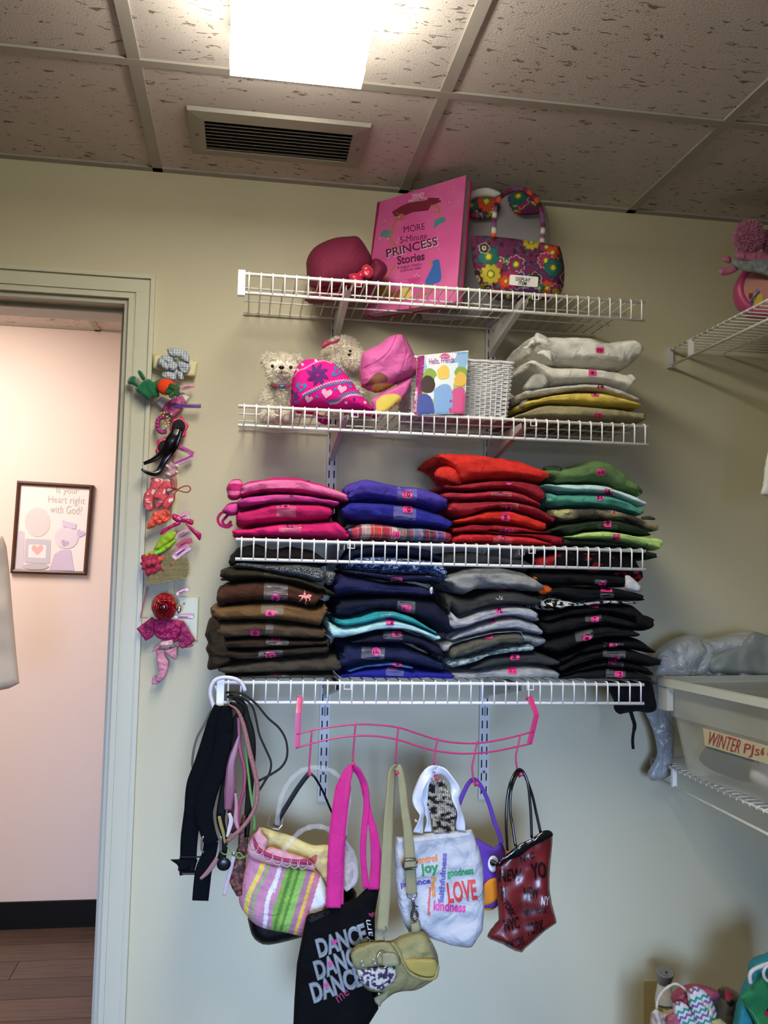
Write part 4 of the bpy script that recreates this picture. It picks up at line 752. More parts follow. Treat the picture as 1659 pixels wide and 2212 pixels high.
o = sph('muzzle', 'Z3', (445, 420), 55, -.225, mat('short_plush', 'D8D4C6', rough=.95, bump=1, bscale=500), d, (1.15, .8, .9)); fur(d, o, 900, .005, FURM, 3)
fur(d, sph('cheek', 'Z3', (430, 455), 72, -.205, FURB, d), 1500, .008, FURM, 31)
for x in (345, 545): o = sph('ear', 'Z3', (x, 345), 40, -.18, FURB, d, (.8, .5, 1.1)); fur(d, o, 700, .014, FURM, x)
sph('nose', 'Z3', (443, 393), 21, -.253, BLK, d, (1, .7, .72))
for x, y in ((375, 383), (512, 392)): sph('eye', 'Z3', (x, y), 13, -.235, mat('brown_glass', '241208', rough=.08), d, (1, .8, 1.1))
MB().tube(world_path('Z3', [(400,432),(412,436),(440,434),(470,437),(488,432)], -.262, 14), .0006, 6).build('mouth', BLK, d)
MB().tube(world_path('Z3', [(443,410),(443,434)], -.262, 4), .0006, 6).build('mouth', BLK, d)
strap(world_path('Z3', [(368,520,-.20),(400,530,-.235),(445,537,-.245),(490,532,-.235),(520,520,-.20)], -.22, 20), .007, .002, mb=None).build('collar', fab('8E3A5A'), d)
tg = MB().tube([at(*q('Z3', [p])[0][:2], -.25) for p in ((418,520),(426,514),(468,514),(478,520),(474,535),(478,552),(468,558),(426,558),(418,552),(423,535))], .0011, 6, closed=True).build('bone_tag', mat('silver', 'D8D8DA', rough=.2, metal=.9), d)
pillow('tag_face', 'Z3', [(424,520),(470,520),(470,552),(424,552)], -.249, .001, mat('tag_blue', '3B4668', rough=.4), tg, s=4, round_=False, wr=0)
for x in (340, 490): o = sph('paw', 'Z3', (x, 745), 48, -.215, FURB, d, (.8, 1.1, .6)); fur(d, o, 900, .010, FURM, x+7)
d = empty('plush_dog', tuple(at(745, 900, 1.8205, 2)), 'cream curly plush dog with a dark pink bow behind the knitted hat', 'plush toy')
o = sph('head', 'Z3', (900, 320), 150, -.115, FURB, d, (.98, .7, 1)); fur(d, o, 4200, .012, FURM, 5, wd=.0016)
o = sph('muzzle', 'Z3', (985, 330), 78, -.16, FURB, d, (1, .8, 1)); fur(d, o, 1700, .008, FURM, 6, wd=.0016)
o = sph('torso', 'Z3', (930, 600), 135, -.11, FURB, d, (1, .6, 1.2)); fur(d, o, 2400, .014, FURM, 7)
sph('nose', 'Z3', (948, 298), 13, -.197, BLK, d, (1, .7, .7)); sph('eye', 'Z3', (955, 270), 11, -.185, BLK, d, (1.1, .8, .9))
RB = mat('pink_ribbon', 'C7406E', rough=.4)
for P in ([(745,225),(760,195),(800,195),(825,212),(790,230),(750,252)], [(825,210),(845,185),(875,178),(878,192),(850,212)], [(815,200),(832,196),(836,214),(820,220)]): pillow('hair_bow', 'Z3', P, -.175, .005, RB, d, s=3, R=5)
# knitted hat
KN = mat('fuchsia_knit', 'E0218F', rough=.95, bump=1, bscale=420, spec=.1)
kh = pillow('knitted_hat', 'Z3', [(517,520),(530,450),(560,390),(600,345),(640,332),(760,336),(830,360),(900,420),(970,500),(1040,595),(1100,665),(1132,715),(1040,712),(900,708),(700,695),(522,690),(514,600)], -.262, .05, KN, s=5, R=34, wr=.003, wf=22, label='fuchsia knitted winter hat with snowflake, heart and zigzag pattern', cat='hat')
pillow('ear_flap', 'Z3', [(545,712),(700,722),(720,745),(790,760),(785,820),(720,800),(690,750),(560,735)], -.14, .006, KN, kh, s=4, R=6); pillow('ear_flap', 'Z3', [(900,715),(1132,722),(1142,775),(1080,755),(920,745)], -.16, .006, KN, kh, s=4, R=6)
PU, BL_, LP_, WHK = [mat('knit_'+c_, c_, rough=.95, bump=.8, bscale=420) for c_ in ('5E1F6E', '2F7FB6', 'F7A9CC', 'E9C3D4')]
def rotp(cx, cy, P, a, s_=1):
    a = math.radians(a); return [(cx+s_*(x*math.cos(a)-y*math.sin(a)), cy+s_*(x*math.sin(a)+y*math.cos(a))) for x, y in P]
leaf = [(12,-8),(38,-24),(66,-22),(95,0),(66,10),(38,12),(12,8)]
for k in range(8): decal(kh, [rotp(712, 447, leaf, k*45+20, .95)], PU, 'snowflake_petal', zone='Z3', s=4)
for k in range(5): decal(kh, [rotp(528, 615, leaf, k*45-90, .6)], PU, 'snowflake_petal', zone='Z3', s=4)
heart = [(0,34),(-34,0),(-36,-20),(-18,-32),(0,-16),(18,-32),(36,-20),(34,0)]
def ring(P, k=.6): return P
for cx, cy, a, s_, m_ in ((590,540,10,1.1,BL_), (855,425,-70,1.1,BL_), (780,588,10,1.1,LP_), (893,556,10,.95,LP_), (645,630,15,.85,LP_), (1010,545,20,.6,LP_)):
    hd = decal(kh, [rotp(cx, cy, heart, a, s_)], m_, 'heart_motif', zone='Z3', s=4)
    if m_ is BL_: decal(kh, [rotp(cx, cy, heart, a, s_*.5)], KN, 'heart_centre', zone='Z3', s=4, off=.0018)
def zig(y0, pts, amp, wd, m_, nm):
    P = smoothp(pts, 44); P = P[:, :2]+np.c_[np.zeros(44), np.where(np.arange(44) % 2, amp, -amp)*1.0]; decal(kh, [[tuple(p) for p in P-[0, wd/2]]+[tuple(p) for p in (P+[0, wd/2])[::-1]]], m_, nm, zone='Z3', s=4)
zig(0, [(600,612),(680,570),(780,530),(880,510),(960,505),(1000,520)], 7, 13, BL_, 'zigzag_row'); zig(0, [(600,596),(680,555),(780,512),(880,492),(950,490),(985,500)], 7, 8, WHK, 'zigzag_row')
zig(0, [(775,650),(850,640),(900,600),(970,580),(1040,590)], 7, 14, BL_, 'zigzag_row'); zig(0, [(800,662),(860,655),(910,618),(980,596),(1060,610)], 7, 11, WHK, 'zigzag_row')
zig(0, [(535,465),(570,420),(620,400),(690,360),(760,345),(820,365)], 5, 6, WHK, 'zigzag_row')
for x, y in ((565,412),(600,372),(700,345),(710,610),(845,555),(955,535),(985,628),(560,650),(1065,655),(925,655)): decal(kh, [quadp(x, y, 22, 18, 45, 'r')], BL_ if y > 500 and x < 1000 and x != 985 and x != 925 else (PU if x in (985,) else WHK), 'dot_motif', zone='Z3', s=4)
# cap
CAPM = mat('pink_cotton', 'CF5FA4', rough=.8, bump=.3, bscale=400, var=.06, drape=.5)
cp = empty('sun_cap', tuple(at(835, 905, 1.8205, 2)), 'pink child\'s cap with a yellow printed brim between the plush dog and storybook', 'hat')
cr = pillow('crown', 'Z3', [(1035,500),(1030,420),(1042,300),(1080,262),(1130,240),(1180,215),(1240,168),(1300,147),(1348,150),(1378,190),(1430,290),(1476,400),(1440,450),(1400,480),(1300,520),(1180,580),(1090,562),(1045,535)], -.255, .055, CAPM, cp, s=5, R=34, wr=.006, wf=26)
br = pillow('brim', 'Z3', [(1112,640),(1180,590),(1300,530),(1412,472),(1400,540),(1370,600),(1320,660),(1250,715),(1190,750),(1158,765),(1138,720)], -.285, .012, CAPM, cp, s=4, R=8, wr=.002)
decal(br, [curvy([(1150,640),(1200,605),(1280,590),(1335,615),(1320,655),(1250,712),(1190,745),(1160,760),(1150,700)])], mat('print_yellow', 'D9C254', rough=.6), 'yellow_print', zone='Z3', s=5)
decal(cr, [curvy([(1110,560),(1130,520),(1200,510),(1290,515),(1285,525),(1180,578)])], mat('print_yellow', 'D9C254', rough=.6), 'yellow_print', zone='Z3', s=5)
decal(cr, [curvy([(1110,470),(1160,430),(1220,450),(1235,490),(1180,500),(1120,520),(1060,540),(1045,525),(1090,505)])], mat('print_brown2', '7A4632', rough=.6), 'brown_print', zone='Z3', s=5)
for P in ([(1300,148),(1250,260),(1160,340),(1040,400)], [(1345,152),(1370,280),(1330,420),(1290,515)], [(1040,545),(1180,600),(1415,480)]): decal(cr, [curve_poly('Z3', P, 4)], mat('seam_dark_pink', 'A8437F', rough=.8), 'seam', zone='Z3', s=4)
# second book
c = [at(903, 768, -.296), at(1012, 757, -.300), at(1003, 893, -.320), at(893, 897, -.318)]
nb = np.cross(c[1]-c[0], c[3]-c[0]); nb /= np.linalg.norm(nb); nb *= (1 if nb[1] > 0 else -1)
bk = slab(c, .002, 'board_book', mat('board_book_cover', 'A9CBE4', rough=.25, coat=.4, pat=p_stripe(2, 1.0, [(0, 'DDEAF3'), (1, 'DDEAF3')], coord='Object')), label='small board book titled Hello, Friends with a magenta glitter spine', cat='book')
slab([p+nb*.0021 for p in [bil(c, .0, .005), bil(c, .99, .005), bil(c, .99, .995), bil(c, .0, .995)]], .013, 'pages', mat('board_pages', 'B9B36A', rough=.7), bk)
decal(bk, [[(1525,290),(1659,272),(1700,268),(1845,268),(1838,330),(1810,420),(1700,380),(1560,420),(1500,420)]], mat('print_sky', '8FB9E0', rough=.3), 'sky_print', zone='Z3', off=.0006, s=8)
decal(bk, [curvy([(1525,285),(1600,278),(1740,275),(1735,330),(1640,390),(1530,385)])], mat('print_white', 'EFE3EA', rough=.5), 'title_panel', zone='Z3', off=.001, s=8)
GR = mat('print_green', '86A64A', rough=.4)
for P in ([(1490,470),(1520,410),(1560,400),(1600,440),(1590,520),(1500,540)], [(1730,430),(1760,390),(1820,400),(1830,460),(1760,480)]): decal(bk, [curvy(P)], GR, 'bush_print', zone='Z3', off=.0012, s=7)
decal(bk, [[(1480,560),(1600,520),(1830,500),(1815,730),(1450,742)]], mat('print_meadow', 'A9C46A', rough=.4), 'meadow_print', zone='Z3', off=.0008, s=8)
# plain colour shapes of about the figures' colours
for P, cc in ((curvy([(1580,560),(1640,520),(1700,530),(1720,620),(1700,738),(1590,740)]), '7FA6DC'), (curvy([(1720,560),(1770,540),(1810,560),(1818,736),(1700,738),(1700,640)]), 'D0528E'), (curvy([(1462,600),(1510,590),(1560,620),(1580,738),(1460,738)]), '3A4C9C'),
              (curvy([(1600,420),(1650,375),(1690,400),(1690,470),(1620,480)]), 'E3C25A'), (curvy([(1730,480),(1770,425),(1815,450),(1815,520),(1740,530)]), 'DDB44E'), (curvy([(1480,500),(1520,455),(1570,470),(1590,530),(1560,580),(1490,570)]), '3A2420')):
    decal(bk, [P], mat('print_'+cc, cc, rough=.4), 'colour_shape_print', zone='Z3', off=.0018, s=6)
decal(bk, [[(1455,295),(1512,290),(1480,765),(1415,765)]], mat('spine_glitter', 'A62A78', rough=.3, pat=p_noise(220, [(0, '8E1F68'), (.55, 'B83A8A'), (.68, 'E3A0CC')], coord='Object')), 'spine_print', zone='Z3', off=.0012, s=6)
text(bk, 'Hello, Friends', 1636, 345, 190, 48, mat('print_violet', '7A4FA0', rough=.4), -5, zone='Z3', off=.0022, shear=.15, bold=.01, name='title_lettering')
cc_ = decal(bk, [curvy([(1620,315),(1640,295),(1665,290),(1690,298),(1700,318),(1665,328)])], mat('print_hot_pink', 'CC3E86', rough=.5), 'crest_print', zone='Z3', off=.0018, s=5)
text(bk, 'PRINCESS', 1660, 313, 62, 14, mat('print_pale', 'F4C9DF', rough=.5), -4, zone='Z3', off=.0024, name='crest_lettering')
text(bk, 'Play-a-Sound', 1790, 285, 66, 12, mat('print_violet', '7A4FA0', rough=.4), -5, zone='Z3', off=.0022, shear=.2, name='corner_lettering')
# wicker basket
bs = empty('wicker_basket', tuple(at(990, 900, 1.8205, 2)), 'white woven wicker basket behind the board book', 'basket')
WK = mat('white_wicker', 'D9DADC', rough=.55); x0, x1, y0, y1, z0, z1 = .588, .829, -.262, -.10, 1.824, 1.952
def loop(z, off, ph, amp=.0022, n=44):
    k = (z-z0)/(z1-z0); a, b_, c_, d_ = x0+.012*(1-k), x1-.012*(1-k), y0+.008*(1-k), y1-.008*(1-k); P = []
    per = [(a, c_, b_, c_, 0, -1), (b_, c_, b_, d_, 1, 0), (b_, d_, a, d_, 0, 1), (a, d_, a, c_, -1, 0)]
    for xa, ya, xb, yb, nx, ny in per:
        m_ = int(np.hypot(xb-xa, yb-ya)/.0045)
        for i in range(m_):
            t_ = i/m_; s_ = math.sin((xa+(xb-xa)*t_+ya+(yb-ya)*t_)*math.pi/.0125+ph)*amp+off; P.append((xa+(xb-xa)*t_+nx*s_, ya+(yb-ya)*t_+ny*s_, z+.0006*math.sin(i*.7+ph)))
    return P
for i in range(25): MB().tube(loop(z0+.004+i*.0049, 0, math.pi*(i % 2)), .0021, 5, closed=True).build('wicker_strand', WK, bs, smooth=True)
for i in range(19):
    for y in (y0, y1):
        x = x0+.006+i*.0125; MB().tube([(x+(.703-x)*.05, y+(.004 if y == y0 else -.004), z0), (x, y, z1+.002)], .0016, 5).build('wicker_stake', WK, bs)
MB().tube(loop(z1, .001, 0, .001), .0038, 7, closed=True).build('rim', WK, bs, smooth=True); MB().box((x0+.012, y0+.01, z0), (x1-.012, y1-.01, z0+.004)).build('base', WK, bs)
# ================================================================== RACK WITH HOOKS
RK = mat('pink_enamel', 'C4336F', rough=.3)
r_ = empty('hook_rack', tuple(at(895, 1600, -.335)), 'magenta metal over-shelf rack with wavy rails and six hooks', 'rack')
for nm, P in (('left', [(75,22),(66,108),(58,305)]), ('right', [(1405,22),(1442,118),(1402,282)])):
    (a, b_, c_) = [p[:2] for p in q('L6', P)]
    A, B, D = at(*a, -.318), at(*b_, -.336), at(*c_, -.336)
    strap([A+np.array([0, .004, .004]), A, (A+B)/2, B, (B+D)/2, D], .0115, .0016).build('end_bracket', RK, r_)
    MB().box((A[0]-.0055, -.318, A[2]-.002), (A[0]+.0055, -.303, A[2])).box((A[0]-.0055, -.3045, A[2]-.006), (A[0]+.0055, -.303, A[2]-.002)).build('bracket_lip', RK, r_)
R1 = [(55,230),(140,208),(260,187),(390,173),(520,176),(645,192),(760,228),(870,262),(980,280),(1100,282),(1220,265),(1330,240),(1425,214)]
R2 = [(50,310),(140,284),(260,256),(390,240),(520,242),(640,262),(760,300),(860,326),(980,341),(1100,340),(1220,325),(1330,302),(1412,283)]
for P in (R1, R2): MB().tube(world_path('L6', P, -.336, 60), .0019, 8).build('wavy_rail', RK, r_, smooth=True)
HK = [[(143,215),(137,290),(128,420)], [(397,165),(390,240),(380,375)], [(645,185),(636,262),(625,420)], [(871,250),(857,330),(845,425)], [(1102,268),(1085,345),(1070,420),(1075,482)], [(1350,228),(1335,300),(1322,360),(1330,432)]]
TIP = [(131,461), (382,403), (636,453), (870,487), (1100,517), (1354,463)]
for P, T_ in zip(HK, TIP):
    e = q('L6', [T_])[0]; w_ = world_path('L6', P, -.336, 14); tip = at(e[0], e[1], -.372); m_ = (w_[-1]+tip)/2+np.array([0, 0, -.010])
    pth = np.vstack([w_, smoothp(np.array([w_[-1], m_, tip])[:, [0, 2, 1]], 10)[1:, [0, 2, 1]]]); o = MB().tube(pth, .0019, 8).build('hook', RK, r_, smooth=True)
    MB().ell(tip, (.0042, .0042, .0042), 14, 10).build('ball_tip', RK, o, smooth=True)
# ---- bags on the hooks
BLKP = mat('black_faux_leather', '0A0A0B', rough=.45, bump=.2, bscale=300, spec=.2)
# black purse at the back of hook one
b = pillow('handbag', 'L5', [(170,1780),(260,1560),(500,1400),(900,1380),(1200,1420),(1290,1460),(1320,1560),(1240,1700),(1100,1860),(800,1960),(420,2052),(290,2030),(215,1950)], -.225, .022, BLKP, s=5, label='black purse hanging mostly hidden behind the striped bag', cat='handbag')
strap(world_path('L5', [(460,800),(520,690),(600,560),(700,400),(790,280),(830,245)], -.30, 20), .010, .003).build('handle', BLKP, b); strap(world_path('L5', [(830,245,-.30),(880,290,-.30),(960,430,-.29),(1050,640,-.28),(1200,980,-.26),(1280,1440,-.24)], -.28, 24), .0045, .003).build('handle', BLKP, b)
# striped bag
def stripe_paint(x, y):
    a, b_, s_ = ZN['L5']; X = (x-a)*s_; Y_ = (y-b_)*s_; c = np.tile(np.array(lin('C98AA4')), (len(x), 1)); slant = X+(Y_-1250)*.30+25*np.sin(Y_/110)*(X < 450)
    for lo, hi, cc in ((265,320,'E8D25E'),(350,372,'86B85A'),(485,530,'E6E2DE'),(575,620,'86B04E'),(620,660,'5C8A38'),(660,700,'86B04E'),(700,730,'5C8A38'),(730,800,'90BC5C'),(800,860,'B0788E'),(860,895,'E0B94E'),(895,960,'C4788F'),(960,1090,'E4E0DA'),(1090,1160,'C06A84')):
        c[(slant > lo) & (slant < hi)] = lin(cc)
    n = np.array([noise.noise((p/6, r__/6, 3)) for p, r__ in zip(x, y)]); c[(n > .25) & (c[:, 0] > .4) & (slant < 575)] *= .93
    return c
CANV = mat('striped_canvas', 'FFFFFF', rough=.8, bump=.4, bscale=500, attr=True, spec=.3, drape=.5)
s_ = empty('striped_bag', tuple(at(650, 2000, -.30)), 'pink, green and yellow striped fabric bag with clear plastic handles', 'handbag')
pillow('body', 'L5', [(185,1120),(340,1160),(520,1215),(700,1235),(850,1255),(930,1310),(1000,1450),(1040,1560),(1120,1620),(1000,1800),(830,1960),(560,1925),(300,1865),(170,1760),(80,1600),(100,1420),(145,1240)], -.30, .028, CANV, s_, s=2.2, R=26, wr=.006, wf=16, paint=stripe_paint)
CRM = fab('E6DFAE'); LIN_ = fab('x', p_noise(16, [(0, 'E2D08C'), (.55, 'D6BF86'), (.62, 'B4605C')], coord='Object'), key='lining')
pillow('lining', 'L5', [(310,815),(360,825),(500,870),(620,900),(850,1000),(1010,1000),(1180,1050),(1250,1200),(1260,1380),(1180,1480),(1000,1440),(880,1270),(700,1160),(400,1080),(300,900)], -.265, .012, LIN_, s_, s=4, R=14, wr=.004)
pillow('cuff', 'L5', [(300,812),(270,860),(230,900),(180,990),(160,1050),(190,1130),(300,1180),(480,1225),(700,1240),(870,1270),(870,1215),(790,1140),(600,1080),(420,1020),(360,1050),(395,960),(330,880)], -.318, .012, fab('D9A0A8'), s_, s=4, R=9, wr=.002)
pillow('pink_trim', 'L5', [(225,905),(262,960),(300,1030),(420,1100),(560,1140),(700,1160),(790,1150),(850,1210),(700,1205),(560,1180),(400,1140),(290,1085),(240,1010)], -.334, .004, fab('A83C62'), s_, s=4, R=5)
bd = MB()
for cx, cy in ((235,1030),(290,1060),(385,1130),(490,1170),(580,1190),(665,1205),(750,1215)):
    for k in range(16):
        t_ = math.pi*k/15; x, y = q('L5', [(cx-52*math.cos(t_)*1.0, cy-35+78*math.sin(t_))])[0]; bd.ell(at(x, y, -.3385), (.0011,)*3, 6, 4)
bd.build('bead_trim', mat('pearl_bead', 'E9C9BE', rough=.25), s_, smooth=True)
CLR = mat('clear_acrylic', 'F2F4F6', rough=.05, alpha=.15, bump=.3, bscale=80, spec=1)
hnd = [(480,790),(490,680),(510,560),(560,420),(640,300),(740,220),(850,188),(960,190),(1060,225),(1140,290),(1210,390),(1240,500),(1225,620),(1200,760),(1200,900)]
P = world_path('L5', hnd, -.325, 70); MB().tube(P, [.0052+.0008*math.sin(i*1.3) for i in range(70)], 8).build('clear_handle', CLR, s_, smooth=False)
P = world_path('L5', [(545,1060),(600,1000),(680,900),(780,830),(900,805),(1010,830),(1120,900),(1220,1000),(1290,1120),(1310,1250),(1290,1400),(1200,1470)], -.345, 60); MB().tube(P, [.0052+.0008*math.sin(i*1.3) for i in range(60)], 8).build('clear_handle', CLR, s_, smooth=False)
SIL = mat('silver', 'D8D8DA', rough=.2, metal=.9)
MB().tube([at(*q('L5', [p])[0][:2], -.33) for p in ((425,685),(400,730),(390,800),(430,830),(500,835),(535,790),(545,710))], .0016, 7).build('buckle_ring', SIL, s_)
MB().tube(world_path('L5', [(1215,890,-.3),(1205,960,-.3),(1260,1030,-.3),(1290,1090,-.3)], -.3, 12), .0022, 7).build('buckle_ring', SIL, s_)
pillow('crumpled_wrap', 'L5', [(1200,1010),(1260,1080),(1300,1180),(1340,1260),(1335,1370),(1290,1430),(1200,1490),(1180,1300)], -.31, .012, mat('clear_film', 'E8D8DA', rough=.1, alpha=.4, bump=1, bscale=90), s_, s=4, R=8, wr=.008, wf=60)
# black dance tote
BT = mat('black_canvas', '0B0B0C', rough=.9, bump=.3, bscale=500, spec=.1, drape=.35); HP = mat('hot_pink_webbing', 'C92C80', rough=.8, bump=.3, bscale=500, var=.08, spec=.2, drape=.3)
t = pillow('tote_bag', 'L7', [(195,1130),(215,1105),(330,1075),(430,1040),(560,990),(700,940),(790,850),(860,775),(870,850),(935,830),(925,900),(890,1100),(890,1400),(920,1800),(925,2060),(830,2212),(760,2330),(300,2420),(60,2300),(75,1950),(100,1600),(150,1350)], -.365, .020, BT, s=5, R=16, round_=False, wr=.004, wf=12, label='black tote bag with hot pink straps and DANCE printed three times', cat='tote bag')
decal(t, [[(215,1150),(230,1120),(350,1085),(440,1060),(425,1095),(280,1170),(235,1185)]], mat('bag_inside', '050505', rough=.9), 'opening', zone='L7', s=6)
fs_ = world_path('L7', [(395,1020),(400,700),(430,300),(470,0),(510,-130),(590,-240),(620,-325),(640,-370),(670,-400),(695,-330)], -.375, 40); 
strap(world_path('L7', [(470,1035,-.392),(478,800,-.385),(500,400,-.378),(530,100,-.372),(560,-120,-.366),(600,-300,-.36),(648,-402,-.355)], -.385, 50), [.0285+.0045*math.sin(i/50*3) for i in range(42)]+[.027-.0022*i for i in range(8)], .003, nrm=(.12, 1, 0)).build('strap', HP, t, smooth=True)
strap(world_path('L7', [(545,1000,-.377),(548,750,-.377),(560,400,-.374),(585,0,-.37),(610,-200,-.365),(650,-385,-.357)], -.375, 50), .011, .0025).build('strap', mat('hot_pink_shade', 'C62A7C', rough=.8, bump=.3, bscale=500), t, smooth=True)
strap(world_path('L7', [(655,-400,-.357),(720,-350,-.362),(790,-190,-.365),(805,0,-.37),(780,250,-.375),(770,500,-.377),(800,840,-.38)], -.37, 50), .0125, .0025, twist=np.linspace(.6, 0, 50)).build('strap', HP, t, smooth=True)
strap(world_path('L7', [(655,-400,-.352),(740,-300,-.358),(790,-130,-.362),(830,80,-.37),(880,300,-.375),(905,600,-.378),(895,850,-.382)], -.37, 50), [.012]*20+[.012+.0006*i for i in range(30)], .0025).build('strap', HP, t, smooth=True)
GRY = mat('print_silver', '8A8D8F', rough=.45); GRYD = mat('print_dark_grey', '3A3D3F', rough=.5); HPP = mat('print_heart', 'C03A7C', rough=.5)
for cx, cy, w_, h_ in ((550, 1365, 540, 200), (530, 1585, 545, 205), (500, 1810, 560, 215)):
    text(t, 'DANCE', cx, cy, w_, h_*1.0, GRY, -19 if cy < 1500 else -20, zone='L7', bold=.05, off=.0015, shear=.15)
    text(t, 'DANCE', cx, cy, w_*.985, h_*.96, GRYD, -20, zone='L7', bold=.022, off=.0021, shear=.15); text(t, 'DANCE', cx, cy, w_*.975, h_*.93, GRY, -20, zone='L7', bold=.004, off=.0027, shear=.15)
for cx, cy in ((482,1378),(436,1600),(397,1820)): decal(t, [rotp(cx, cy, heart, -15, .85)], HPP, 'heart_print', zone='L7', s=5, off=.0034)
decal(t, [rotp(855, 1105, heart, -15, .8)], mat('print_dark_pink', '8E2A50', rough=.5), 'heart_print', zone='L7', s=5, off=.0016)
text(t, 'Yarn', 830, 1275, 240, 62, mat('print_pale_grey', 'C9C9C9', rough=.5), 80-180, zone='L7', shear=.2, off=.0018)
text(t, 'me', 560, 1925, 150, 70, mat('print_dark_pink', '8E2A50', rough=.5), -40, zone='L7', shear=.2, off=.0018)
# khaki crossbody
KH = mat('khaki_cotton', '8E8656', rough=.85, bump=.4, bscale=450, var=.14, vscale=40, drape=.6); KW = mat('khaki_webbing', 'A09A74', rough=.85, bump=.9, bscale=900, var=.06)
k = empty('crossbody_bag', tuple(at(850, 2150, -.40)), 'khaki canvas crossbody bag with a leopard print patch and webbing strap', 'handbag')
pillow('body', 'L7', [(645,1500),(680,1440),(760,1405),(900,1385),(1060,1375),(1150,1330),(1270,1285),(1360,1275),(1440,1340),(1520,1500),(1535,1650),(1510,1740),(1420,1810),(1300,1870),(1180,1880),(1080,1905),(990,1960),(940,1900),(820,1870),(740,1780),(690,1640)], -.405, .030, KH, k, s=3.5, R=30, wr=.007, wf=22)
pillow('flap', 'L7', [(640,1520),(690,1455),(800,1410),(960,1380),(1060,1400),(1130,1480),(1150,1600),(1100,1625),(900,1625),(700,1650)], -.440, .007, KH, k, s=3.5, R=8, wr=.002)
pillow('side_pocket', 'L7', [(1150,1545),(1300,1550),(1480,1550),(1525,1600),(1520,1720),(1420,1760),(1320,1745),(1220,1700)], -.436, .008, mat('mustard_cotton', 'A08E48', rough=.85, bump=.4, bscale=450), k, s=3.5, R=8, wr=.003)
pillow('leopard_patch', 'L7', [(705,1660),(860,1640),(1080,1630),(1110,1700),(1100,1760),(1000,1850),(900,1875),(800,1830),(730,1760)], -.440, .008, mat('leopard', 'C8C0B0', rough=.8, pat=p_noise(110, [(0, 'BEBBA8'), (.47, '9A8E92'), (.52, '3A2A4A'), (.62, '221C28')], coord='Object', detail=1)), k, s=3.5, R=10, wr=.002)
pillow('frayed_tie', 'L7', [(880,1950),(940,1910),(1030,1860),(1030,1930),(960,2000),(940,2040),(910,2010),(890,1990)], -.425, .006, KW, k, s=3, R=5, wr=.006, wf=120)
MB().tube(world_path('L7', [(1060,1390,-.445),(1120,1460,-.452),(1180,1600,-.455),(1250,1700,-.455),(1380,1755,-.452),(1500,1740,-.445),(1532,1620,-.435)], -.45, 50), .003, 7).build('piping', KH, k, smooth=True)
for cx, cy in ((759,1595),(880,1575)): o = MB().tube([at(*q('L7', [(cx+20*math.cos(a), cy+24*math.sin(a))])[0][:2], -.449) for a in np.linspace(0, 6.28, 17)[:-1]], .0013, 6, closed=True).build('grommet', SIL, k)
MB().tube([at(*q('L7', [(965+55*math.cos(a), 1567+87*math.sin(a))])[0][:2], -.455+.004*math.cos(a)) for a in np.linspace(0, 6.28, 33)[:-1]], .0014, 8, closed=True).build('ring', SIL, k, smooth=True)
pillow('tab', 'L7', [(960,1490),(1090,1500),(1140,1610),(1100,1625),(975,1620)], -.452, .004, KW, k, s=4, R=4)
strap(world_path('L7', [(1450,1400,-.445),(1480,1470,-.445),(1510,1560,-.44)], -.44, 12), .004, .003).build('zip_pull', SIL, k)
pillow('strap_anchor', 'L7', [(893,1280),(985,1285),(990,1385),(890,1380)], -.425, .003, KW, k, s=4, R=3, round_=False)
MB().tube([at(*q('L7', [p])[0][:2], -.43) for p in ((905,1235),(895,1275),(985,1300),(1005,1265),(995,1220))], .0015, 7).build('d_ring', SIL, k)
strap(world_path('L7', [(965,1265,-.428),(985,1000,-.42),(1000,700,-.41),(1015,400,-.40),(1030,100,-.385),(1050,-150,-.37),(1058,-300,-.36),(1080,-375,-.352),(1110,-395,-.35)], -.4, 60), .0215, .0022, nrm=(.25, 1, 0), twist=np.r_[np.linspace(.15, .15, 20), np.linspace(.15, 1.0, 40)]).build('strap', KW, k, smooth=True)
strap(world_path('L7', [(1110,-395,-.352),(1135,-350,-.356),(1165,-200,-.365),(1185,0,-.38),(1215,200,-.39),(1235,400,-.395),(1245,560,-.40),(1255,750,-.40),(1262,900,-.40)], -.39, 60), [.016]*20+[.016+.0003*i for i in range(20)]+[.022]*20, .0022, nrm=(-.1, 1, 0)).build('strap', KW, k, smooth=True)
MB().tube([at(*q('L7', [p])[0][:2], -.408) for p in ((1180,570),(1200,545),(1300,545),(1315,570),(1310,620),(1290,640),(1190,650),(1175,620))], .0021, 8, closed=True).build('slider', mat('gunmetal', '6A665E', rough=.25, metal=.8), k, smooth=True)
strap(world_path('L7', [(1190,600,-.409),(1300,590,-.409)], -.409, 4), .010, .002).build('slider_band', KW, k)
MB().tube(world_path('L7', [(1215,880),(1225,930),(1270,950),(1310,920),(1315,880)], -.402, 16), .0015, 7).build('d_ring', SIL, k)
MB().tube(world_path('L7', [(1272,960),(1285,1020),(1262,1100),(1270,1150),(1310,1140),(1320,1100),(1290,1050)], -.404, 22), .0028, 8).tube(world_path('L7', [(1285,1010),(1325,1025)], -.404, 4), .0014, 6).build('swivel_clip', mat('gunmetal', '6A665E', rough=.25, metal=.8), k, smooth=True)
MB().tube(world_path('L7', [(1265,1190),(1268,1140),(1310,1130),(1340,1180),(1345,1230)], -.405, 16), .0015, 7).build('d_ring', SIL, k)
pillow('strap_anchor', 'L7', [(1255,1200),(1330,1190),(1350,1270),(1265,1290)], -.412, .004, KW, k, s=4, R=4)
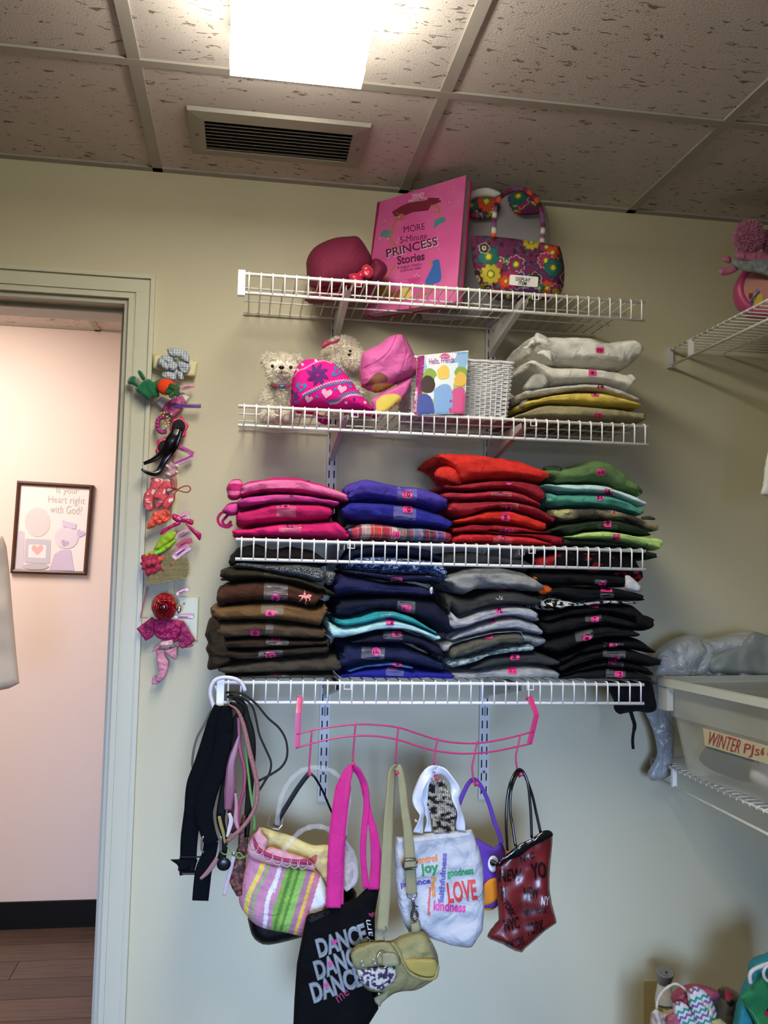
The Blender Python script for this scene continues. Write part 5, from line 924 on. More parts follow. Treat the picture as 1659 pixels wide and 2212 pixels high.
# white tote
WC = mat('white_canvas', 'BFC0C4', rough=.85, bump=.4, bscale=400, var=.03, drape=.6)
w_ = pillow('tote_bag', 'L8', [(65,735),(120,738),(200,730),(300,712),(500,690),(740,670),(765,720),(785,780),(820,880),(845,1000),(855,1200),(855,1400),(840,1580),(800,1640),(745,1725),(700,1732),(560,1710),(400,1655),(280,1610),(180,1590),(130,1500),(85,1350),(60,1100),(50,850)], -.345, .018, WC, s=4, R=18, round_=False, wr=.012, wf=16, label='white canvas tote bag printed with colourful words such as LOVE and joy', cat='tote bag')
decal(w_, [[(55,795),(300,772),(740,725),(742,730),(300,778),(55,801)]], mat('hem_stitch', 'B0B0B2', rough=.9), 'hem_line', zone='L8', s=6, off=.0006)
for t_, cx, cy, ww, hh, r__, cc in (('self-control', 270, 945, 330, 66, -8, 'E0802E'), ('joy', 365, 1030, 160, 120, -6, '2F8C50'), ('goodness', 640, 1060, 240, 90, -6, '2F9A5C'), ('faithfulness', 480, 1105, 450, 52, -86, '6A5AA8'), ('patience', 240, 1155, 270, 66, -8, '5E4E9E'),
    ('Peace', 405, 1185, 175, 50, 86, 'E08A32'), ('LOVE', 655, 1225, 265, 190, -7, 'D2403C'), ('gentleness', 362, 1315, 255, 34, -86, 'D8584E'), ('kindness', 545, 1362, 290, 92, 4, 'D23E92')):
    text(w_, t_, cx, cy, ww, hh, mat('print_'+cc, cc, rough=.6), r__, zone='L8', bold=.035, off=.0016)
RBN = mat('white_satin_ribbon', 'DCDFEA', rough=.3, sheen=.2, bump=.3, bscale=150)
for P, ww in (([(260,700,-.355),(285,600,-.36),(300,520,-.362),(255,400,-.365),(290,260,-.366),(370,150,-.36),(415,135,-.352)], .021), ([(415,135,-.352),(500,160,-.36),(590,290,-.366),(600,400,-.367),(635,520,-.365),(645,680,-.358)], .019),
              ([(350,690,-.34),(355,560,-.345),(320,420,-.35),(330,260,-.352),(400,160,-.35)], .016), ([(330,240,-.34),(320,180,-.34),(360,140,-.345),(420,128,-.35),(500,160,-.345)], .013)):
    strap(world_path('L8', P, -.36, 40), ww, .0012, twist=.9*np.sin(np.linspace(0, 7, 40))).build('ribbon_handle', RBN, w_, smooth=True)
# crocheted bag
cb = empty('crocheted_bag', tuple(at(945, 1790, -.35)), 'cream, brown and black crocheted bag hanging from the fourth hook behind the white tote', 'handbag')
YN = [mat('yarn_'+c_, c_, rough=.95, bump=.8, bscale=500) for c_ in ('E6E0CE', '1E1A1C', '8E7A66', 'C9BFAE')]
outl = q('L8', [(335,330),(390,210),(430,195),(500,240),(550,380),(600,500),(590,700),(395,700),(400,600),(345,450)]); ys = [MB() for _ in YN]; r2 = np.random.default_rng(4)
for gy_ in np.arange(min(p[1] for p in outl), max(p[1] for p in outl), 3.4):
    for gx_ in np.arange(min(p[0] for p in outl), max(p[0] for p in outl), 4.2):
        if inside(np.array([gx_]), np.array([gy_]), outl)[0] and np.hypot(gx_-945, (gy_-1702)*.45) > 5:
            v_ = noise.noise((gx_/16, gy_/9, 2)); i_ = 1 if v_ > .16 else (2 if v_ > .07 else (0 if v_ < -.05 else 3))
            if gy_ < 1690: i_ = 0 if i_ == 1 else i_
            a_ = at(gx_-1.9+r2.normal(0, .3), gy_-1.5, -.351-r2.uniform(0, .004)); b__ = at(gx_, gy_+1.6, -.358); c__ = at(gx_+1.9, gy_-1.5+r2.normal(0, .3), -.351)
            ys[i_].tube([a_, b__, c__], .0011, 5)
for m_, y_ in zip(YN, ys):
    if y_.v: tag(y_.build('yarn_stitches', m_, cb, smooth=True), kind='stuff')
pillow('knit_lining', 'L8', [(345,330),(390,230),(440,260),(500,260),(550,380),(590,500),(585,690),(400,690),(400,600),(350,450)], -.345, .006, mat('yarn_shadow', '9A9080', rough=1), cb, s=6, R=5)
yl = MB(); 
for k_ in range(3): yl.tube(world_path('L8', [(232,580+k_*8),(255,600),(275,640),(290,700)], -.352-.002*k_, 14), .0016, 6)
yl.build('tassel', YN[3], cb)
# owl purse
FP = mat('purple_felt', '5E3AA0', rough=.95, bump=.5, bscale=600); FO = mat('orange_felt', 'E0861E', rough=.95, bump=.5, bscale=600)
ow = pillow('owl_purse', 'L8', [(640,760),(785,745),(860,790),(935,835),(1010,775),(1040,850),(1060,900),(1090,1000),(1080,1200),(1020,1330),(930,1380),(860,1375),(760,1380),(640,1200)], -.285, .010, FP, s=4, R=8, round_=False, label='purple felt owl purse with an orange belly behind the white tote', cat='handbag')
pillow('back_panel', 'L8', [(820,1330),(860,1340),(960,1330),(980,1350),(930,1390),(860,1390)], -.272, .003, FO, ow, s=4, R=4)
pillow('belly', 'L8', [(820,1240),(850,1170),(900,1120),(965,1105),(1020,1140),(1010,1250),(960,1310),(880,1350),(800,1340)], -.299, .003, FO, ow, s=4, R=4)
pillow('wing', 'L8', [(1020,880),(1060,850),(1100,880),(1110,980),(1060,960)], -.285, .004, FO, ow, s=4, R=4)
for a_, b__, rr, m_, Y_ in ((935,980,(48,75),mat('white_felt','E4E6EA',rough=.9),-.300), (932,968,(27,32),mat('black_felt','0C0C0E',rough=.8),-.3035)):
    pillow('eye' if rr[0] > 30 else 'pupil', 'L8', quadp(a_, b__, rr[0]*2, rr[1]*2, 0, 'o')[::2], Y_, .0018, m_, ow, s=3, R=4)
strap(world_path('L8', [(630,440),(680,320),(720,250),(765,222),(810,260),(860,350),(900,450),(945,600),(990,720),(1010,790)], -.305, 50), .0085, .004).build('strap', FP, ow, smooth=True)
strap(world_path('L8', [(630,440),(600,520),(590,640),(650,780)], -.300, 16), .0085, .004).build('strap', FP, ow, smooth=True)
# red and black vinyl tote
VR = mat('red_vinyl', '6E1A1C', rough=.38, coat=.15, bump=.3, bscale=25, var=.35, vscale=14)
n_ = pillow('tote_bag', 'L8', [(955,990),(980,960),(1060,900),(1160,820),(1280,760),(1380,690),(1440,685),(1468,705),(1465,800),(1450,950),(1440,1100),(1440,1200),(1460,1330),(1500,1480),(1503,1510),(1400,1580),(1300,1670),(1220,1740),(1195,1775),(1130,1760),(1020,1700),(905,1655),(880,1630),(920,1570),(985,1490),(975,1300),(965,1150)], -.345, .022, VR, s=4, R=16, round_=False, wr=.010, wf=16, label='glossy dark red tote bag covered in black NEW YORK lettering', cat='tote bag')
BK = mat('black_vinyl', '0B0B0C', rough=.2, coat=.4)
pillow('top_band', 'L8', [(955,1000),(975,955),(1060,890),(1160,810),(1280,752),(1380,685),(1440,680),(1470,708),(1462,740),(1385,780),(1280,830),(1160,920),(1060,950),(1000,1000)], -.371, .004, BK, n_, s=4, R=5)
PB = mat('print_black_vinyl', '150A0A', rough=.3)
for t_, cx, cy, ww, hh, r__ in (('NEW', 1090, 1080, 220, 110, -6), ('YO', 1345, 1040, 130, 150, -12), ('N', 1030, 1240, 50, 140, -6), ('NEW', 1275, 1240, 140, 110, -6), ('NYC', 1100, 1520, 150, 110, -14), ('YORK', 1310, 1550, 170, 110, -14), ('NEW YORK', 1310, 1405, 220, 50, -6), ('NYC', 1240, 920, 140, 60, -20), ('NEW YORK', 1130, 1690, 180, 80, -20), ('YORK', 1080, 1380, 150, 60, 60)):
    text(n_, t_, cx, cy, ww, hh, PB, r__, zone='L8', bold=.03, shear=.2, off=.0016)
text(n_, 'NY', 1400, 1310, 80, 80, mat('print_silver2', 'B4B0B8', rough=.3), -4, zone='L8', shear=.3, bold=.02, off=.0016)
for P in ([(1062,860,-.378),(1050,600,-.375),(1060,400,-.37),(1090,250,-.365),(1150,140,-.352),(1200,150,-.35),(1245,260,-.355),(1270,500,-.36),(1280,745,-.365)], [(1135,820,-.378),(1110,650,-.37),(1085,480,-.365),(1100,300,-.36),(1160,165,-.35),(1210,175,-.35),(1280,350,-.352),(1320,520,-.355),(1360,700,-.36)]):
    MB().tube(world_path('L8', P, -.36, 60), .0030, 8).build('handle', BK, n_, smooth=True)
MB().tube(world_path('L8', [(980,965),(940,945),(915,935),(920,955),(960,975)], -.372, 14), .0012, 6).build('wire_loop', SIL, n_)
# ================================================================== BELTS ON A HANGER
hg = empty('plastic_hanger', tuple(at(478, 1525, -.20)), 'white plastic hanger hook holding the belts at the left end of the bottom shelf', 'hanger')
MB().tube(world_path('L4', [(500,320),(475,240),(460,170),(475,90),(520,35),(600,15),(700,30),(760,70),(795,145)], -.33, 40), .0042, 10).build('hook', mat('white_plastic2', 'D8D6E2', rough=.35), hg, smooth=True)
MB().tube(world_path('L4', [(510,95),(530,150),(560,230)], -.30, 10), .003, 8).build('hanger_arm', mat('white_plastic2', 'D8D6E2', rough=.35), hg, smooth=True)
def belt(name, paths, wd, th, m, label, Y=-.3, n=50, cat='belt', tw=None, grp=None):
    o = None
    for i, P in enumerate(paths):
        W_ = wd[i] if isinstance(wd, list) else wd
        mb = strap(world_path('L4', P, Y-.004*i, n), W_ if not isinstance(W_, tuple) else np.interp(np.linspace(0, 1, n), np.linspace(0, 1, len(W_)), W_), th, twist=tw)
        if o is None: o = mb.build(name, m, smooth=True, label=label, cat=cat, group=grp)
        else: mb.build('strap_end', m, o, smooth=True)
    return o
BC = mat('black_webbing', '0A0D13', rough=.9, bump=.5, bscale=600, var=.15, spec=.1, drape=.3)
b1 = belt('belt', [[(540,285,-.345),(480,450,-.345),(400,800,-.345),(320,1050,-.345),(290,1300,-.345),(260,1560,-.345),(250,1770,-.345)], [(270,1740,-.347),(240,1850,-.35),(245,1890,-.348)]], [(.018, .023, .033, .037, .033, .034, .032), .03], .003, BC, 'wide black webbing belt ending in a dark buckle, left of the belt bunch', n=50)
MB().tube([at(*q('L4', [p])[0][:2], -.352) for p in ((175,1730),(160,1850),(190,1890),(310,1890),(350,1850),(370,1730))], .0022, 8, closed=True).build('buckle', mat('black_metal', '2A2A2C', rough=.3, metal=.7), b1)
pillow('belt_tip', 'L4', [(75,1755),(180,1750),(260,1770),(270,1850),(180,1860),(140,1800)], -.352, .004, BC, b1, s=4, R=4, round_=False)
b2 = belt('belt', [[(610,285,-.358),(600,450,-.358),(580,650,-.358),(520,900,-.358),(440,1100,-.358),(400,1300,-.358),(440,1500,-.358),(480,1600,-.358)], [(470,1580,-.352),(450,1700,-.352),(400,1850,-.352),(380,2000,-.352),(366,2145,-.352)]], [(.022, .036, .034, .035, .040, .039, .032, .028), (.028, .028, .033, .033, .032)], .003, BC, 'wide black webbing belt with a silver rectangular buckle, centre of the belt bunch')
for s__, X in ((-1, 400), (1, 555)): MB().tube([at(*q('L4', [p])[0][:2], -.365) for p in ((X, 1535), (X-8*-s__, 1540), (X+14*s__-6, 1570), (X+14*s__-8, 1660), (X+2*s__, 1690))], .0022, 8).build('buckle', SIL, b2, smooth=True)
b3 = belt('belt', [[(640,270,-.34),(760,330,-.34),(700,450,-.34),(690,700,-.34),(620,1000,-.34),(560,1350,-.34),(600,1560,-.345),(560,1790,-.345)]], (.012, .016, .018, .014, .02, .018, .012, .018), .003, mat('black_studded', '080808', rough=.6, spec=.15), 'narrow black leather belt behind the webbing belts with a rounded metal tip')
MB().ell(at(*q('L4', [(590, 1800)])[0][:2], -.35), (.014, .004, .013), 18, 10).build('buckle', mat('black_metal', '2A2A2C', rough=.3, metal=.7), b3, smooth=True)
PKG = mat('pink_glitter_leather', '9E6A66', rough=.5, pat=p_noise(700, [(0, '86524F'), (.6, 'B07E78'), (.7, 'DCC0B8')], coord='Object'))
belt('belt', [[(630,270,-.362),(720,330,-.364),(780,480,-.365),(830,700,-.366),(880,900,-.366),(912,1080,-.366),(890,1250,-.366),(800,1410,-.366),(690,1520,-.366),(610,1590,-.364)]], (.003, .008, .010, .010, .009, .008, .008, .008), .003, PKG, 'dusty pink glitter belt curving around the right of the belt bunch')
belt('belt', [[(740,560,-.352),(700,700,-.353),(660,850,-.354),(650,1050,-.354),(630,1280,-.352)]], (.004, .014, .018, .022, .014), .002, mat('mauve_leather', '8A5266', rough=.35), 'mauve patent belt with tiny eyelets in the middle of the bunch')
belt('belt', [[(730,400,-.349),(745,700,-.350),(790,900,-.350),(780,1100,-.350),(740,1250,-.349),(725,1480,-.348)]], .007, .002, mat('raspberry_leather', '8A2A48', rough=.4), 'thin raspberry belt hanging beside the mauve one')
belt('belt', [[(690,420,-.335),(660,700,-.335),(640,1000,-.335),(680,1300,-.335),(670,1500,-.335)]], .022, .002, mat('dark_red_fabric', '561A22', rough=.8), 'dark red fabric belt seen deep inside the bunch')
GN = mat('green_cord', '5E8E3C', rough=.5)
gb = belt('belt', [[(780,450,-.355),(800,700,-.356),(820,900,-.356),(850,1150,-.356),(880,1350,-.356),(880,1480,-.355)]], .005, .002, GN, 'thin lime green belt with a knotted tie')
MB().tube(world_path('L4', [(620,1620),(660,1680),(720,1740),(770,1730),(740,1690),(680,1700),(600,1705),(570,1690)], -.365, 40), .0014, 6).tube(world_path('L4', [(700,1690),(740,1745),(800,1720)], -.366, 14), .0014, 6).build('knot', GN, gb, smooth=True)
MB().ell(at(*q('L4', [(685, 1700)])[0][:2], -.370), (.004, .003, .005), 12, 8).build('bell', SIL, gb, smooth=True)
BR_ = mat('brown_leather', '1E1A12', rough=.5, spec=.2)
belt('belt', [[(610,160,-.325),(700,155,-.33),(800,190,-.33),(900,270,-.33),(1010,400,-.33),(1120,500,-.33),(1185,620,-.33),(1195,760,-.33),(1150,860,-.33),(1060,930,-.33),(920,1005,-.33)]], .0042, .004, BR_, 'thin dark brown belt making the wide loop right of the bunch', n=60)
belt('belt', [[(620,200,-.322),(760,210,-.325),(860,290,-.325),(900,420,-.325),(930,560,-.325),(990,700,-.325),(1040,820,-.325),(1030,920,-.325),(980,1010,-.325),(925,1100,-.325)]], .0042, .004, BR_, 'thin dark brown belt making the inner loop right of the bunch', n=60)
belt('belt', [[(640,180,-.318),(760,260,-.32),(800,400,-.32),(840,560,-.32),(850,700,-.32),(840,1000,-.32),(820,1300,-.32),(800,1540,-.32)]], (.006, .016, .020, .020, .018, .014, .014, .014), .003, mat('dark_olive_leather', '16150F', rough=.6, spec=.15), 'dark studded leather belt hanging behind the pink glitter belt')
st_ = MB()
for x, y in ((770,310),(808,415),(838,525),(850,640),(852,760),(850,1010)): a_, b__ = q('L4', [(x, y)])[0][:2]; st_.ell(at(a_, b__, -.3235), (.0012, .0008, .0012), 8, 5)
belt('belt', [[(470,330,-.335),(400,470,-.335),(340,580,-.335),(305,700,-.335),(290,820,-.335),(295,900,-.335)]], .0045, .002, mat('olive_leather', '4A4A34', rough=.5), 'thin olive belt bowing out left of the bunch')
RDP = mat('braided_brown', '5A2A1C', rough=.6, bump=1, bscale=160, pat=p_noise(130, [(0, '2E1410'), (.5, '6E3422'), (.62, '8E5A40')], coord='Object'))
belt('belt', [[(760,1650,-.325),(740,1800,-.325),(710,1950,-.325),(740,2100,-.325)], [(800,1330,-.32),(780,1500,-.32),(770,1700,-.32)]], [(.018, .026, .028, .010), (.016, .02, .02)], .003, RDP, 'braided reddish brown belt at the bottom of the bunch', n=30)
belt('belt', [[(690,1700,-.338),(660,1830,-.338),(620,1980,-.338),(595,2095,-.338)]], (.008, .008, .008, .006), .002, mat('pale_pink_leather', 'C4B0BC', rough=.45), 'pale lilac belt end hanging low in the bunch', n=24)
belt('belt', [[(525,1740,-.37),(490,1800,-.37),(430,1880,-.37),(365,1940,-.37)]], (.008, .010, .009, .005), .002, mat('dusty_pink_leather', '8E6468', rough=.45), 'dusty pink belt tip poking out below the silver buckle', n=20)
belt('belt', [[(700,1120,-.36),(710,1250,-.36),(705,1380,-.36),(735,1480,-.36)]], (.004, .007, .009, .006), .002, mat('rose_leather', 'B07E8C', rough=.45), 'pale rose belt end in the lower middle of the bunch', n=20)
belt('belt', [[(545,1340,-.368),(565,1430,-.368),(585,1500,-.368),(600,1600,-.368)]], (.006, .007, .006, .003), .0015, mat('mustard_ribbon', '8E8040', rough=.6), 'narrow mustard ribbon beside the silver buckle', n=20)
belt('belt', [[(640,1310,-.352),(660,1380,-.352),(640,1470,-.352),(620,1540,-.352)]], (.006, .009, .008, .004), .0015, mat('white_leather', 'C9C2BE', rough=.5), 'short white belt end showing above the green knot', n=20)
# ================================================================== HAIR ACCESSORIES ON THE WALL
CR_ = mat('cream_ribbon', 'DCD2A0', rough=.45, bump=.3, bscale=400)
hb = empty('ribbon_hanger', tuple(at(372, 1290, -.004)), 'cream grosgrain ribbon strip with a bow, holding the hair accessories beside the door', 'hair bow holder')
strap(world_path('H1', [(880,300,-.006),(900,700,-.006),(960,1300,-.006),(955,2200,-.006),(900,3400,-.006),(860,4400,-.006)], -.006, 30), .0125, .0012).build('ribbon_strip', CR_, hb)
pillow('bow_loop', 'H1', [(550,268),(660,275),(880,320),(880,600),(720,585),(555,518)], -.022, .006, CR_, hb, s=3, R=3, round_=False); pillow('bow_loop', 'H1', [(1000,340),(1325,405),(1285,668),(1000,640)], -.022, .006, CR_, hb, s=3, R=3, round_=False)
PL = fab('x', p_plaid(p_stripe(0, .0062, [(0, '2A4A90'), (.28, 'E6E8E2'), (.5, '5E8EC0'), (.62, 'E2E6DC')], coord='UV'), p_stripe(1, .0062, [(0, '2A4A90'), (.26, 'E6E8E2'), (.5, '7FA8CC'), (.66, 'E2E6DC')], coord='UV')), key='blue_plaid')
def H(name, z, P, Y, T, m, parent=None, **k): return pillow(name, z, P, Y, T, m, parent, s=k.pop('s', 2.2), R=k.pop('R', 7), wr=k.pop('wr', .004), wf=k.pop('wf', 90), **k)
fl_ = empty('fabric_flower', tuple(at(377, 822, -.03)), 'crinkled blue and white plaid fabric flower at the top of the ribbon strip', 'hair accessory')
for i, P in enumerate(([(700,300),(800,290),(900,330),(900,420),(800,450),(680,400)], [(790,190),(900,165),(1000,180),(1090,230),(1080,330),(960,340),(830,290)], [(1000,260),(1120,230),(1170,290),(1170,420),(1080,400),(1020,340)], [(620,430),(660,340),(720,360),(830,480),(800,560),(700,500)],
     [(960,400),(1080,380),(1160,420),(1200,490),(1150,610),(1060,600),(980,500)], [(700,640),(730,580),(830,560),(920,600),(960,690),(900,735),(800,700),(720,690)], [(960,560),(1060,590),(1080,700),(1040,735),(980,700)], [(820,420),(920,400),(980,470),(930,560),(840,540),(780,470)], [(860,560),(960,520),(1000,600),(930,660),(860,620)])):
    H('petal', 'H1', P, -.032-.004*(i % 4), .009, PL, fl_, wr=.006)
fg = empty('plush_headband', tuple(at(330, 860, -.04)), 'dark green plush headband with an orange felt ball and a green leaf', 'hair accessory')
GP = mat('green_plush', '0F6A42', rough=.95, bump=.6, bscale=350, sheen=.4)
for P in ([(118,730),(150,670),(210,648),(262,665),(270,740),(320,800),(300,850),(210,800),(130,780)], [(292,580),(310,550),(350,560),(390,610),(430,690),(400,730),(360,700),(320,640)], [(250,850),(330,780),(400,720),(500,700),(560,750),(640,700),(740,690),(720,800),(660,900),(660,1000),(540,1020),(500,1065),(420,1040),(330,960),(260,900)]):
    H('plush_limb', 'H1', P, -.045, .012, GP, fg, R=9)
OR = mat('orange_felt_bright', 'F0460E', rough=.9, bump=.4, bscale=500); LF = mat('leaf_green', '1E5226', rough=.6)
a_ = q('H1', [(780, 835)])[0]; MB().ell(at(a_[0], a_[1], -.062), (.0215, .014, .0195), 24, 16).build('orange_ball', OR, fg, smooth=True)
for k in range(5):
    P = rotp(900, 900, [(0,-8),(40,-50),(90,-60),(135,-20),(130,40),(80,60),(35,40),(0,8)], k*72-40, .95); H('leaf', 'H1', P, -.080-.0006*k, .002, LF, fg, R=3)
CARD = mat('white_card', 'E6E4E0', rough=.5)
t = H('price_card', 'H1', [(608,1105),(700,1000),(850,1060),(1060,920),(1180,1010),(1100,1100),(900,1200),(720,1210)], -.020, .001, CARD, R=2, wr=0, round_=False, label='white folded card tucked behind the pink ribbon clip', cat='card')
PKR = mat('dusty_pink_ribbon', 'B94C84', rough=.5, bump=.2, bscale=300)
t = H('ribbon_clip', 'H1', [(700,1260),(740,1160),(850,1060),(1000,990),(1070,1000),(1110,1090),(1060,1200),(900,1360),(840,1340),(780,1280)], -.030, .006, PKR, label='dusty pink folded ribbon clip under the green plush headband', cat='hair accessory')
PUR = mat('purple_metal_clip', '6A3090', rough=.25, coat=.5)
SLIT = mat('clip_slit', '4A2030', rough=.7)
def barrette(z, P, wd, m, label, Y=-.038, hole=True, cat='hair clip', grp=None):
    w_ = world_path(z, P, Y, 16); o = strap(w_, wd, .0018).build('hair_clip', m, label=label, cat=cat, group=grp, smooth=False)
    a, b_ = w_[0], w_[-1]; d_ = (b_-a)/np.linalg.norm(b_-a); strap([a+(b_-a)*.15-np.array([0, .0022, 0]), a+(b_-a)*.5-np.array([0, .003, 0]), b_-d_*.004-np.array([0, .0022, 0])], wd*.45, .001).build('clip_tongue', m, o)
    strap([a+(b_-a)*.25-np.array([0, .0034, 0]), a+(b_-a)*.72-np.array([0, .0034, 0])], wd*.16, .0006).build('slit', SLIT, o); return o
barrette('H1', [(890,1145),(1100,1158),(1375,1165)], .0095, PUR, 'metallic purple barrette clipped across the strip, its end pointing right')
PALE = mat('pale_pink_clip', 'D69AA8', rough=.3, coat=.3)
barrette('H1', [(1020,870),(1150,840),(1265,810)], .010, PALE, 'pale pink snap clip beside the green leaf')
SCR = mat('orchid_satin', 'B8468E', rough=.4, bump=.4, bscale=250)
sc_ = empty('scrunchie', tuple(at(350, 938, -.03)), 'orchid pink scrunchie ringed with small colourful beads', 'hair accessory')
for k in range(9):
    a = math.radians(70+k*25); H('ruffle', 'H1', quadp(720+90*math.cos(a)*1.0, 1480-130*math.sin(a)*-1, 90, 80, 0, 'o')[::3], -.034, .008, SCR, sc_, R=5)
r2 = np.random.default_rng(8); bcols = [mat('bead_'+c_, c_, rough=.25) for c_ in ('D8C83A', 'E8E4DA', 'D8883A', '9AD0B8', 'E878A8')]
for k in range(26):
    x, y = (r2.uniform(660, 880), r2.uniform(1250, 1330)) if k < 9 else (r2.uniform(700, 850), r2.uniform(1320, 1590)); p = q('H1', [(x, y)])[0]; s_ = r2.uniform(.0014, .0026)
    MB().ell(at(p[0], p[1], -.047-r2.uniform(0, .004)), (s_*1.3, s_, s_), 8, 6, Matrix.Rotation(r2.uniform(0, 3), 3, 'Y')).build('bead', bcols[k % 5], sc_, smooth=True)
# black headbands
DOT = mat('pink_polka', 'D02A62', rough=.55, pat=p_noise(1, [(0, 'D02A62')], coord='Object'))
DOT = mat('pink_dotted', 'D02A62', rough=.5)
BH = mat('black_gloss_plastic', '0D0C0C', rough=.18, coat=.4); BF = mat('black_felt', '0C0C0E', rough=.8)
hbd = empty('headband', tuple(at(360, 1020, -.05)), 'glossy black headband with two black discs on polka-dotted pink flowers', 'headband')
WD = mat('white_dot', 'EBC6D2', rough=.5)
for cx, cy, sx, sy, sd in ((1000,1530,150,185,1), (765,1885,160,190,2)):
    P = [(cx+sx*(1+.10*math.cos(6*a+sd))*math.cos(a), cy+sy*(1+.10*math.cos(6*a+sd))*math.sin(a)) for a in np.linspace(0, 2*math.pi, 37)[:-1]]
    f_ = H('flower_base', 'H1', P, -.036 if sd == 1 else -.042, .005, DOT, hbd, round_=False); 
    decal(f_, [quadp(cx+sx*.88*math.cos(a)*(1 if i % 2 else .93), cy+sy*.88*math.sin(a)*(1 if i % 2 else .93), 12, 12, 0, 'o') for i, a in enumerate(np.linspace(0, 2*math.pi, 31)[:-1])], WD, 'polka_dots', hbd, zone='H1', s=8, off=.001, kind='stuff')
    H('disc', 'H1', quadp(cx-(5 if sd == 1 else 5), cy-18, 225, 240, 0, 'o')[::2], -.046 if sd == 1 else -.052, .002, BF, hbd, R=3, wr=0)
strap(world_path('H1', [(960,1540,-.075),(930,1640,-.078),(860,1740,-.078),(800,1860,-.075),(700,1980,-.07),(560,2080,-.068),(400,2145,-.066)], -.07, 40), np.interp(np.linspace(0, 1, 40), [0, .3, .6, 1], [.020, .022, .013, .0075]), .0035).build('band', BH, hbd, smooth=True)
strap(world_path('H1', [(960,1545,-.062),(1010,1580,-.06),(980,1720,-.058),(935,1850,-.055),(870,1950,-.05),(760,2080,-.048),(700,2200,-.048),(640,2290,-.05),(560,2320,-.052),(440,2290,-.056),(360,2240,-.058)], -.055, 50), np.interp(np.linspace(0, 1, 50), [0, .3, .6, .8, 1], [.016, .013, .013, .012, .005]), .0035).build('band', BH, hbd, smooth=True)
MAG = mat('magenta_metal_clip', 'B0348C', rough=.3, coat=.4)
o = barrette('H1', [(940,1850),(1100,1905),(1250,1985)], .011, MAG, 'open magenta barrette forming a sideways V', -.034); strap(world_path('H1', [(1240,2010),(1100,2080),(925,2150)], -.034, 8), .008, .0015).build('clip_arm', MAG, o)
SHP = mat('sheer_pink_organza', 'D8A8B4', rough=.5, alpha=.75)
t = H('organza_bow', 'H2', [(740,40),(800,0),(860,-40),(900,10),(990,45),(960,120),(1000,150),(960,190),(880,230),(780,235),(750,180),(800,120)], -.030, .008, SHP, wr=.008, label='crumpled sheer pale pink organza bow below the headband', cat='hair accessory')
for x, y in ((960,150),(830,195),(800,50),(960,45)): H('shiny_tip', 'H2', quadp(x, y, 60, 36, 30, 'r')[::3], -.041, .002, mat('pearl_white', 'E8DED8', rough=.2), t, R=3)
COR = fab('x', p_noise(75, [(0, 'E8606C'), (.52, 'EE7478'), (.56, 'E8DCDC')], coord='Object', detail=1), key='coral_floral'); COP = mat('coral_satin', 'F0604C', rough=.5, bump=.2, bscale=200)
cf = empty('ribbon_bow', tuple(at(338, 1142, -.03)), 'coral and white flower-print bow with a ruffled coral tail', 'hair accessory')
for P in ([(525,255),(620,248),(730,290),(680,420),(590,520),(555,640),(560,790),(470,830),(400,740),(395,580),(420,510),(500,420)], [(730,290),(830,280),(870,350),(900,500),(820,560),(740,700),(620,780),(590,720),(650,640),(570,600),(600,500),(680,400)], [(760,620),(860,560),(930,540),(900,680),(800,790),(720,740)]):
    H('bow_loop', 'H2', P, -.040, .010, COR, cf, R=8)
for P in ([(560,830),(650,815),(800,790),(860,880),(840,960),(740,1030),(660,960),(620,1050),(540,1110),(450,1120),(480,1000),(540,900)], [(600,1000),(660,960),(720,980),(690,1050),(640,1060)]): H('ruffled_tail', 'H2', P, -.046, .007, COP, cf, wr=.009)
TL_ = mat('maroon_cord', '9A3438', rough=.5)
MB().tube(world_path('H2', [(980,450),(1080,400),(1160,395),(1198,440),(1170,490),(1100,500),(980,465),(880,470),(800,490),(785,430),(860,420),(980,450),(930,520),(920,620),(860,720),(800,790)], -.055, 60), .0014, 7).build('elastic_band', TL_, label='dark red elastic hair tie knotted beside the coral bow', cat='hair tie', smooth=True)
pcs = H('ribbon_loop', 'H2', [(860,260),(900,235),(960,270),(970,400),(950,460),(900,450),(870,380)], -.048, .004, mat('dusty_rose_velvet', 'B4706A', rough=.7), label='dusty rose velvet ribbon loop above the red elastic knot', cat='hair accessory')
MS = mat('magenta_satin', 'C01E6E', rough=.22, bump=.15, bscale=120)
mb_ = empty('satin_bow', tuple(at(393, 1166, -.03)), 'glossy magenta satin bow with two long tails', 'hair accessory')
for P in ([(880,910),(905,865),(1000,900),(1070,980),(980,1010),(890,960)], [(1090,975),(1150,950),(1245,980),(1235,1055),(1180,1050),(1100,1010)], [(1060,990),(1000,1060),(880,1110),(690,1228),(700,1150),(820,1080),(940,1010)], [(1090,1010),(1200,1080),(1300,1160),(1380,1210),(1355,1325),(1280,1240),(1180,1130)], [(1050,950),(1100,950),(1105,1010),(1060,1015)]):
    H('ribbon', 'H2', P, -.045, .004, MS, mb_, R=4, wr=.004)
barrette('H2', [(980,950),(1090,880),(1180,880)], .013, PALE, 'pale pink oval clip behind the magenta satin bow')
barrette('H2', [(930,1270),(1050,1190),(1165,1140)], .0085, PALE, 'pale pink snap clip above the lime bow, higher of two side by side', -.040)
barrette('H2', [(1010,1290),(1100,1240),(1185,1190)], .0075, PALE, 'pale pink snap clip just under the one beside the lime bow', -.030)
LIME = mat('lime_cotton', '9CC22C', rough=.8, bump=.3, bscale=400)
lb = empty('fabric_bow', tuple(at(345, 1205, -.03)), 'folded lime green fabric bow with a bright green band', 'hair accessory')
